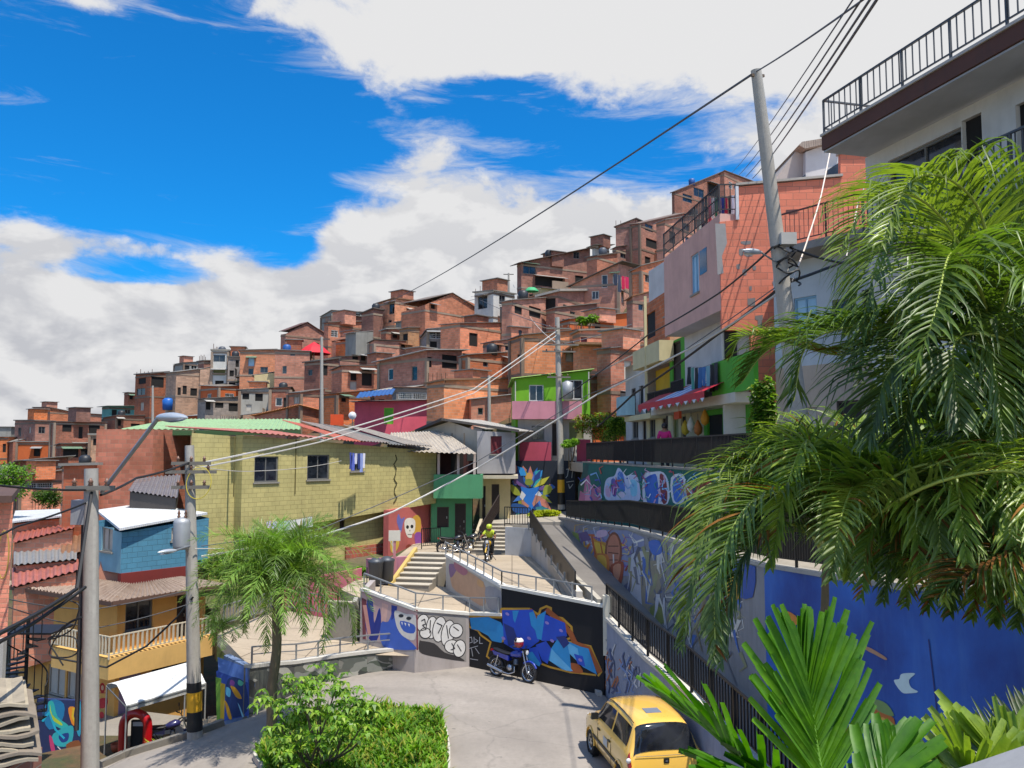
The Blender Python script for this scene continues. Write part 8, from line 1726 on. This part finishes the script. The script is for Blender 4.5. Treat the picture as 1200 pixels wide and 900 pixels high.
def make_bike(label, tank, loc, rz, lean=.0, group=None):
    root = thing('motorcycle', label, 'motorcycle', (0, 0, 0), group); BKp = paint('#16161a', .5); CH = paint('#b8bac0', .25, .9); TK = carpaint(tank); DK = paint('#2a2b2e', .45, .5)
    for y in (-.62, .66):
        mb = MB(); mb.lathe((0, y, .30), [(.235, -.035), (.29, -.045), (.305, 0), (.29, .045), (.235, .035), (.235, -.035)], BKp, 26, 'x'); w_ = part('wheel', mb, root)
        mb = MB(); mb.lathe((0, y, .30), [(.235, -.03), (.215, -.025), (.215, .025), (.235, .03)], CH, 26, 'x'); mb.lathe((0, y, .30), [(.0, -.06), (.045, -.06), (.045, .06), (0, .06)], CH, 12, 'x')
        for k in range(16): a = 2*pi*k/16; mb.tube([(.02*(-1)**k, y+.04*cos(a), .30+.04*sin(a)), (0, y+.22*cos(a+.2), .30+.22*sin(a+.2))], .004, CH, 4)
        part('rim', mb, w_)
    mb = MB(); mb.tube(spline([(0, .66+.31*cos(a), .30+.33*sin(a)) for a in (.5, 1.0, 1.6, 2.3)], 4), .035, TK, 6); mb.tube(spline([(0, -.62+.32*cos(a), .30+.34*sin(a)) for a in (.9, 1.6, 2.3, 2.9)], 4), .04, BKp, 6); part('fender', mb, root)
    mb = MB()
    for x in (-.07, .07): mb.tube([(x, .66, .30), (x, .52, .66), (x, .43, .92)], .022, CH, 8)
    part('fork', mb, root)
    mb = MB(); mb.tube([(0, .42, .88), (0, .1, .62), (0, .12, .32), (0, -.2, .30), (0, -.38, .62), (0, .1, .66)], .022, DK, 6)
    for x in (-.09, .09): mb.tube([(x, -.62, .30), (x, -.2, .34)], .02, DK, 6); mb.tube([(x, -.62, .32), (x*1.2, -.50, .68)], .024, CH, 6)
    part('frame', mb, root)
    mb = MB(); mb.box((0, .02, .36), (.2, .26, .22), DK); mb.lathe((0, .14, .46), [(.0, 0), (.08, 0), (.085, .04), (.07, .05), (.085, .08), (.07, .09), (.085, .12), (.07, .13), (.08, .17), (0, .18)], paint('#6b6d72', .4, .7), 12); mb.lathe((.06, -.02, .36), [(0, .09), (.09, .08), (.1, 0)], CH, 14, 'x'); mb.lathe((-.06, -.02, .36), [(.1, 0), (.09, -.08), (0, -.09)], CH, 14, 'x'); part('engine', mb, root)
    mb = MB(); mb.smooth = True; rows = []
    for i, (y, w, z, h) in enumerate(((.36, .03, .80, .03), (.32, .10, .80, .09), (.2, .14, .80, .12), (.05, .13, .77, .10), (-.06, .08, .74, .07), (-.09, .02, .73, .03))): rows.append([(w*cos(a), y, z+h*sin(a)) for a in [2*pi*k/12 for k in range(12)]])
    mb.grid(rows, TK, True); part('tank', mb, root)
    mb = MB(); mb.smooth = True; rows = []
    for (y, w, z, h) in ((-.04, .08, .76, .03), (-.15, .13, .75, .045), (-.4, .14, .77, .045), (-.68, .12, .82, .04), (-.78, .06, .83, .02)): rows.append([(w*cos(a), y, z+h*sin(a)) for a in [2*pi*k/10 for k in range(10)]])
    mb.grid(rows, BKp, True); mb.smooth = False; mb.poly(rows[0], BKp); mb.poly(rows[-1], BKp); part('seat', mb, root)
    mb = MB(); mb.hexa([(-.1, -.1, .55), (.1, -.1, .55), (.09, -.7, .66), (-.09, -.7, .66)][::-1], [(-.11, -.1, .70), (.11, -.1, .70), (.1, -.76, .78), (-.1, -.76, .78)][::-1], TK); part('side_panel', mb, root)
    mb = MB(); mb.tube([(.09, .16, .42), (.13, .20, .26), (.14, 0, .18), (.15, -.25, .20)], .02, CH, 8); mb.tube([(.15, -.25, .20), (.17, -.85, .34)], .042, CH, 10); part('exhaust', mb, root)
    mb = MB(); mb.tube(spline([(-.36, .26, 1.04), (-.2, .36, 1.02), (0, .42, .96), (.2, .36, 1.02), (.36, .26, 1.04)], 5), .014, DK, 6)
    for x in (-1, 1): mb.tube([(x*.36, .26, 1.04), (x*.25, .31, 1.03)], .022, BKp, 8); mb.tube([(x*.24, .34, 1.02), (x*.30, .34, 1.22)], .008, DK, 5); mb.lathe((x*.32, .335, 1.25), [(0, -.012), (.055, -.012), (.055, .012), (0, .012)], BKp, 12, 'y')
    part('handlebar', mb, root)
    mb = MB(); mb.lathe((0, .48, .88), [(0, -.05), (.07, -.02), (.085, .05), (.08, .07), (0, .075)], BKp, 14, 'y'); hl = part('headlight', mb, root); mb = MB(); mb.lathe((0, .555, .88), [(0, .012), (.07, .002)], paint('#d8dadc', .1), 14, 'y'); part('lens', mb, hl)
    mb = MB(); mb.box((0, -.84, .78), (.12, .05, .07), carpaint('#8a0a10')); part('tail_light', mb, root); mb = MB(); mb.tube([(-.1, -.1, .26), (-.28, -.2, .01)], .013, DK, 5); part('kick_stand', mb, root)
    place(root, loc, rz); root.rotation_euler = (0, lean, rz); return root
g1 = PZ(582, 780, .0); g2 = PZ(622, 787, .0); g1 = gp(583, 781); g2 = gp(623, 788); mid = (g1+g2)/2; dd_ = Vector((2.66+1.4, 25.3-28.6, 0)); mid = Vector((-.02, 27.02, 0))
make_bike('blue and chrome motorcycle parked against the black mural wall', '#16309a', (mid.x, mid.y, .0), atan2(-dd_.x, dd_.y), -.10)
mb = MB(); hc = mid+Vector((dd_.normalized()*.30))+Vector((.0, -.05, 1.16)); mb.lathe(hc, [(.11, -.12), (.14, -.08), (.15, 0), (.13, .08), (.08, .125), (0, .14)], carpaint('#8a1420'), 16); hel = solo('helmet', 'dark red and white helmet hanging on the blue motorcycle', 'helmet', mb)
mb = MB(); mb.lathe(hc+Vector((0, 0, .05)), [(.148, 0), (.14, .04), (.10, .085), (.05, .1)], paint('#d8d4d0', .3), 16); part('stripe', mb, hel)
make_bike('black motorcycle with a violet tank parked behind the red padded arch', '#2a2a5a', tuple(PY(196, 866, 26.6)[:2])+(-2.0,), radians(-62), .08)
make_bike('dark scooter-like motorcycle nearest the green house door', '#1a1a1e', (-2.75, 41.5, 2.13), radians(-70), .08)
make_bike('dark motorcycle parked between the green house and the wide stairs', '#26262a', (-2.05, 42.3, 2.13), radians(-55), .08)
rb = PZ(573, 657, 2.2); rbz = radians(172)
make_bike('small motorcycle with a yellow front ridden on the upper terrace', '#c9a020', (rb.x, rb.y, 2.2), rbz, 0)
# ------------------------------------------------------------------ people (skinned skeletons)
def skin(name, J, E, mat, parent, sub=1):
    names = list(J); me = bpy.data.meshes.new(name); me.from_pydata([J[n][0] for n in names], [(names.index(a), names.index(b)) for a, b in E], [])
    me.materials.append(mat); o = bpy.data.objects.new(name, me); SC.collection.objects.link(o); m = o.modifiers.new('skin', 'SKIN'); m.use_smooth_shade = True; o.modifiers.new('sub', 'SUBSURF').levels = sub; o.modifiers['sub'].render_levels = sub
    if not me.skin_vertices: me.skin_vertices.new() if hasattr(me.skin_vertices, 'new') else None
    sv = me.skin_vertices[0].data if len(me.skin_vertices) else None
    if sv:
        for i, n in enumerate(names): r = J[n][1]; sv[i].radius = r if isinstance(r, tuple) else (r, r); sv[i].use_root = (i == 0)
    if parent: o.parent = parent
    return o
def person(label, J, hair, shirt, trousers, skinc='#8a5a40', loc=(0, 0, 0), rz=0, helmet=None, group=None):
    E = [('hip', 'waist'), ('waist', 'chest'), ('chest', 'neck'), ('neck', 'head'), ('head', 'crown')]
    for s in 'LR': E += [('chest', 'sh'+s), ('sh'+s, 'el'+s), ('el'+s, 'wr'+s), ('wr'+s, 'ha'+s), ('hip', 'th'+s), ('th'+s, 'kn'+s), ('kn'+s, 'an'+s), ('an'+s, 'to'+s)]
    Rr = dict(hip=.13, waist=.115, chest=.14, neck=.055, head=.085, crown=.07, sh=.07, el=.045, wr=.032, ha=.035, th=.10, kn=.065, an=.045, to=.04)
    JJ = {k: (v, Rr[k if k in Rr else k[:-1]]) for k, v in J.items()}
    b = skin('person', JJ, E, paint(skinc, .55), None, 1); b.location = loc; b.rotation_euler = (0, 0, rz); _tag(b, label, 'person', group)
    Rs = {k: (v[0], v[1]+.018) for k, v in JJ.items()}
    ek = {k: Rs[k] for k in ('waist', 'chest', 'shL', 'shR', 'elL', 'elR', 'hip')}; ek = {'hip': Rs['hip'], 'waist': Rs['waist'], 'chest': Rs['chest'], 'shL': Rs['shL'], 'elL': Rs['elL'], 'shR': Rs['shR'], 'elR': Rs['elR']}
    skin('shirt', ek, [('hip', 'waist'), ('waist', 'chest'), ('chest', 'shL'), ('shL', 'elL'), ('chest', 'shR'), ('shR', 'elR')], paint(shirt, .8), b, 1)
    et = {k: (Rs[k][0], Rs[k][1]+.004) for k in ('hip', 'thL', 'knL', 'anL', 'thR', 'knR', 'anR')}
    skin('trousers', et, [('hip', 'thL'), ('thL', 'knL'), ('knL', 'anL'), ('hip', 'thR'), ('thR', 'knR'), ('knR', 'anR')], paint(trousers, .8), b, 1)
    WLOC[b.name] = Vector((0, 0, 0)); h = Vector(J['head']); mb = MB(); mat = carpaint(helmet) if helmet else paint(hair, .6); s = 1.35 if helmet else 1.12
    mb.lathe(h+Vector((0, .015, .03)), [(.085*s, -.09), (.1*s, -.03), (.1*s, .03), (.075*s, .085), (.03*s, .11), (0, .112)], mat, 14); part('helmet' if helmet else 'hair', mb, b)
    mb = MB(); f = h+Vector((0, -.085, 0)); 
    for x in (-.032, .032): mb.lathe(f+Vector((x, 0, .015)), [(0, -.006), (.011, -.004), (.011, .01)], paint('#1a1210'), 8, 'y')
    mb.bar(f+Vector((0, -.02, -.015)), f+Vector((0, 0, .02)), .022, .02, paint(skinc, .55)); mb.bar(f+Vector((-.022, .004, -.045)), f+Vector((.022, .004, -.045)), .008, .008, paint('#5a2a24')); part('face', mb, b)
    for sfx in 'LR':
        mb = MB(); a = Vector(J['an'+sfx]); t = Vector(J['to'+sfx]); mb.smooth = True; mb.tube([a+Vector((0, .04, -.03)), (a+t)/2+Vector((0, 0, -.01)), t], [.05, .05, .035], paint('#1c1a1a', .6), 8); part('shoe', mb, b)
        mb = MB(); w = Vector(J['ha'+sfx])
        for k in range(4): mb.tube([w+Vector((-.024+.016*k, -.02, -.01)), w+Vector((-.024+.016*k, -.055, -.03)), w+Vector((-.024+.016*k, -.055, -.065+.004*k))], .008, paint(skinc, .55), 6)
        mb.tube([w+Vector((.03, -.0, .0)), w+Vector((.045, -.04, -.02))], .009, paint(skinc, .55), 6); part('fingers', mb, b)
    return b
# standing (faces -y)
STJ = dict(hip=(0, 0, .92), waist=(0, 0, 1.08), chest=(0, 0, 1.3), neck=(0, 0, 1.45), head=(0, -.01, 1.57), crown=(0, 0, 1.66))
for s, x in (('L', 1), ('R', -1)): STJ.update({'sh'+s: (x*.17, 0, 1.36), 'el'+s: (x*.24, -.05, 1.10), 'wr'+s: (x*.16, -.26, 1.04), 'ha'+s: (x*.12, -.33, 1.05), 'th'+s: (x*.09, 0, .86), 'kn'+s: (x*.10, -.02, .48), 'an'+s: (x*.10, .02, .09), 'to'+s: (x*.12, -.14, .04)})
pp = PY(786, 520, 33.0)
person('person in a pink top behind the black street railing, below the red awning', STJ, '#1a1210', '#c01a6a', '#2a2a3a', loc=(pp.x-.5, 31.5, 6.37), rz=radians(-20))
SIJ = dict(hip=(0, 0, .88), waist=(0, -.04, 1.03), chest=(0, -.14, 1.22), neck=(0, -.18, 1.36), head=(0, -.2, 1.47), crown=(0, -.19, 1.55))
for s, x in (('L', 1), ('R', -1)): SIJ.update({'sh'+s: (x*.16, -.15, 1.28), 'el'+s: (x*.28, -.32, 1.12), 'wr'+s: (x*.32, -.50, 1.08), 'ha'+s: (x*.32, -.56, 1.07), 'th'+s: (x*.10, -.08, .85), 'kn'+s: (x*.2, -.42, .68), 'an'+s: (x*.16, -.32, .32), 'to'+s: (x*.17, -.46, .28)})
person('person in a yellow-green helmet and vest riding the small motorcycle on the terrace', SIJ, '#1a1210', '#a8b82a', '#232326', loc=(rb.x+.03, rb.y+.25, 2.2), rz=rbz-pi, helmet='#b4c420')
# parked car half hidden on the upper street, right edge (red)
# ================================================================== LAUNDRY, AWNING, SMALL THINGS
def laundry(label, a, b, cols, drop=.7, line=True, group=None, gap=.0):
    """a line of clothes between two points"""
    a = Vector(a); b = Vector(b); root = thing('clothes_line', label, 'laundry', tuple((a+b)/2)); r = random.Random(len(label)*7+int(abs(a.x)*10)); L = (b-a).length; d = (b-a)/L; n_ = Vector((d.y, -d.x, 0))
    if line: mb = MB(); mb.tube([a, (a+b)/2-Vector((0, 0, .03*L)), b], .008, CG, 4); part('line', mb, root)
    k = len(cols)
    for i, c in enumerate(cols):
        w = L/k*r.uniform(.72, .98); h = drop*r.uniform(.6, 1.1); u = (i+.5)/k*L; p = a+d*u-Vector((0, 0, .03*L*4*(u/L)*(1-u/L))); mb = MB(); mb.smooth = True; rows = []
        for j in range(7):
            z = -h*j/6; rows.append([p+d*(w*(q/6-.5)*(1-.12*sin(j*.7+i)))+Vector((0, 0, z))+n_*(.035*sin(q*1.9+i*2+j*.4)*(j/6)+.02) for q in range(7)])
        m = paint(c, .85); mb.grid(rows, m); mb.grid([[p_-n_*.006 for p_ in r_][::-1] for r_ in rows], m); part('garment', mb, root)
    return root
jb = [sp(x, y, .97) for x, y in ((806, 430), (842, 424))]
laundry('dark and blue jeans hung along the green balcony', jb[0], jb[1], ['#15181c', '#4a8a7a', '#1a1c20', '#2f5f94', '#3a6aa0', '#6a9aa8', '#14161a', '#2a3038'], 1.0)
KK = Vector((rb_.x, rb_.y, 0)) if False else None
t0 = PW(822, 236, (7.3, 30), (0, -1)); t1 = PW(861, 228, (7.3, 30), (0, -1))
ra = sp(826, 380, .9); laundry('row of bright clothes hung on the corner of the pink roof terrace', (PY(822, 232, 31.2)), (PY(861, 229, 30.4)), ['#3a3a4a', '#6a2a3a', '#b84a5a', '#d0c8c8', '#1f6a4a', '#1c2a6a', '#1c2a6a', '#a01a3a', '#201c2a', '#c8c8d0'], 1.05)
laundry('purple, blue and white washing hanging from the rightmost window of the olive yellow house', PW(404, 527, A2-n_*0+n_*.25, n_) if False else PY(409, 530, 40.6), PY(428, 531, 41.6), ['#3a4a9a', '#5a6ac0', '#c8c8d8', '#2a3a7a', '#8a9ad0', '#d8d8e0'], .85)
laundry('white cloths on a line under the jut of the olive yellow house', PY(311, 611, 36.6), PY(366, 605, 38.6), ['#c8b8d8', '#b8bcd8', '#9ab8a8', '#a8c0b0', '#c8ccc8', '#d8d8d4', '#c0c8c0', '#d0d4d0'], .42)
laundry('yellow and dark clothes on the hillside ledge left of the yellow-green bush', PY(497, 418, 79), PY(538, 416, 79), ['#d8d8d8', '#2a4a6a', '#a03038', '#e0d020', '#23304a', '#8a2a3a', '#1a1a2a'], 1.5)
laundry('white sheets on the mixed brick terrace under the red parasol', PY(390, 424, 90), PY(414, 426, 90), ['#d8d8dc', '#e0e0e4', '#d0d4dc'], 1.2)
laundry('violet washing below the shallow gable house', PY(464, 387, 100), PY(496, 377, 100), ['#8a7ab0', '#b8a8d8', '#7a6aa8', '#c8c0e0', '#6a5a98'], 1.2)
laundry('pink cloth and dark blanket hanging on the brick gable house', PY(719, 320, 76), PY(737, 325, 76), ['#2a3448', '#3a4458', '#c81a4a', '#d02458'], 1.6)
laundry('washing with a lime cloth on the brick terrace right of the white skyline house', PY(606, 352, 76), PY(636, 366, 76), ['#c8b8a8', '#a84a3a', '#d8d0c8', '#b8c8d8', '#7aa0c0'], 1.5)
mb = MB(); p = PY(618, 374, 75.5); rows = [[p+Vector((.16*(i-4), .05*sin(i*1.5+j), -.22*j+.1*(i > 5))) for i in range(9)] for j in range(4)]; mb.grid(rows, paint('#7ed014')); solo('cloth', 'lime green cloth spread on the brick terrace right of the white skyline house', 'cloth', mb)
mb = MB(); p = PY(623, 340, 88); mb.lathe(p, [(0, .3), (.4, .25), (.7, .0), (.75, -.15)], paint('#3fa06a'), 10); solo('cloth', 'teal green cover on the terrace under the wide red-brown house', 'cover', mb)
# red awning
mb = MB(); rd_ = paint('#b01424', .6); bl_ = paint('#6a8ac0', .6); wh_ = paint('#c4ccd8', .6)
for i, (x0, x1) in enumerate([(788+i*5.6, 788+(i+1)*5.6) for i in range(16)]):
    a0 = sp(x0, 460, .05); a1 = sp(x1, 460, .05); c = rd_ if i not in (4, 5, 6, 7, 8, 9) else (bl_ if i % 2 else wh_)
    o0 = v2(a0)+SN*1.55; o1 = v2(a1)+SN*1.55; zi, zo = 9.75, 9.05
    mb.poly([(o0.x, o0.y, zo), (o1.x, o1.y, zo), (a1.x, a1.y, zi), (a0.x, a0.y, zi)], c if i > 3 or i % 2 == 0 else rd_)
    mb.poly([(o0.x, o0.y, zo-.22), (o1.x, o1.y, zo-.22), (o1.x, o1.y, zo), (o0.x, o0.y, zo)], rd_); mb.poly([(o0.x, o0.y, zo-.22), ((o0.x+o1.x)/2, (o0.y+o1.y)/2, zo-.36), (o1.x, o1.y, zo-.22)], wh_ if i % 2 else rd_)
solo('awning', 'red and blue striped awning with a scalloped edge on the green and pink house', 'awning', mb)
mb = MB(); p = sp(768, 480, .7)
for k, (px, c) in enumerate(((757, '#cf4a1a'),)):
    q = sp(794, 480, .8); mb.box((q.x, q.y, q.z+.0), (.1, 1.1, .75), paint(c)); solo('sign', 'orange-red square sign hanging under the awning', 'sign', mb)
rr2 = random.Random(3)
for k, (px, py, lab) in enumerate(((803, 500, 'leftmost'), (810, 496, 'second'), (818, 500, 'third'), (826, 488, 'rightmost'))):
    q = sp(px, py, .5); mb = MB(); mb.tube([q+Vector((0, 0, .5)), q+Vector((0, 0, .2))], .01, CG, 4); mb.smooth = True; mb.lathe(q, [(0, -.35), (.14, -.25), (.17, -.05), (.1, .12), (.03, .25), (0, .27)], paint(['#c8a830', '#d8d0c0', '#b86a2a', '#d08a20'][k]), 8); solo('hanging_bag', lab+' of the bags of goods hanging at the shop front under the awning', 'bag', mb)
# red parasol on the hillside
mb = MB(); p = PY(368, 410, 93); rows = [[p+Vector((r_*cos(a), r_*sin(a), z)) for a in [2*pi*k/8 for k in range(8)]] for r_, z in ((.02, .9), (1.1, .25), (1.9, -.45))]; mb.grid(rows[::-1], paint('#c01828'), True); u_ = solo('parasol', 'red parasol open on a hillside terrace', 'parasol', mb)
mb = MB(); mb.tube([p+Vector((0, 0, .8)), p-Vector((0, 0, 3))], .06, GRM, 6); part('pole', mb, u_)
mb = MB(); mb.box(PY(395, 492, 59), (.85, .3, .75), paint('#e0501a')); solo('tarp', 'small square bright orange tarp left of the pink house', 'tarp', mb)
mb = MB(); p = PY(413, 487, 60); mb.smooth = True; rows = [[p+Vector((.28*r_*cos(a), -.12+.1*r_*r_, .28*r_*sin(a))) for a in [2*pi*k/12 for k in range(12)]] for r_ in (.01, .5, 1.)]; mb.grid(rows, paint('#d8d8d8'), True); mb.grid([[q+Vector((0, .02, 0)) for q in r_] for r_ in rows[::-1]], paint('#b0b0b0'), True); dsh = solo('satellite_dish', 'white satellite dish beside the pink house', 'dish', mb); mb = MB(); mb.tube([p+Vector((0, .05, 0)), p+Vector((0, .15, -1.2))], .03, GRM, 6); part('mast', mb, dsh)
mb = MB(); p = PY(197, 473, 100); mb.lathe(p, [(0, -.75), (.6, -.75), (.65, .4), (.4, .65), (0, .7)], paint('#1f5fae', .4), 14); solo('water_tank', 'blue water tank among the houses behind the lamp head', 'water tank', mb)
mb = MB(); p = PY(316, 474, 88); mb.lathe(p, [(0, -.6), (.45, -.6), (.5, .4), (0, .5)], paint('#2a3aa0', .4), 14); solo('water_tank', 'dark blue water barrel below the yellow hillside house', 'water tank', mb)
p0 = PY(420, 466, 63); p1 = PY(462, 464, 63); mb = MB(); corr(mb, p0+Vector((0, -1.2, -.1)), p1+Vector((0, -1.2, .05)), p0+Vector((0, .6, .45)), p1+Vector((0, .6, .6)), tin('#2a5a94', .1), .03, .3); solo('awning', 'blue sheet awning above the left part of the pink house', 'awning', mb)
# plants on roof ledges
for k, (x, y, Y, lab) in enumerate(((690, 374, 62, 'potted green plant on the roof edge right of the tall centre pole'), (683, 376, 62.5, 'small white-flowering pot plant on the same roof edge, left one'), (362, 436, 92, 'green plant on the balcony of the parasol house'), (106, 523, 100, 'pot plants on the shaded terrace in the left cluster'), (88, 530, 96, 'yellow and green plants on the rooftop left of the wide brick wall'), (540, 375, 103, 'bushy creeper on the roof near the shallow gable house'))):
    bush(lab, x, y, Y, (.7, .5, .45), 60, .2, [LI1, LI2], 60+k)
# red clothes behind the fence at the far right
laundry('row of bright red and orange clothes on the fence at the right edge', (6.25, 14.2, 7.05), (6.9, 10.8, 7.05), ['#c0301a', '#d84a1a', '#b81c1a', '#d8401a', '#c02818', '#e05a20', '#b02a1a', '#d04018'], .8)
mb = MB()
q = PW(938, 500, (7.0, 22), (0, -1)); mb.box(q, (.42, .08, .75), paint('#d8a21a')); mb.box(q+Vector((.02, -.05, -.05)), (.22, .01, .3), paint('#d0d0cc')); solo('sign', 'yellow box sign with a white panel seen through the palm leaves', 'sign', mb)
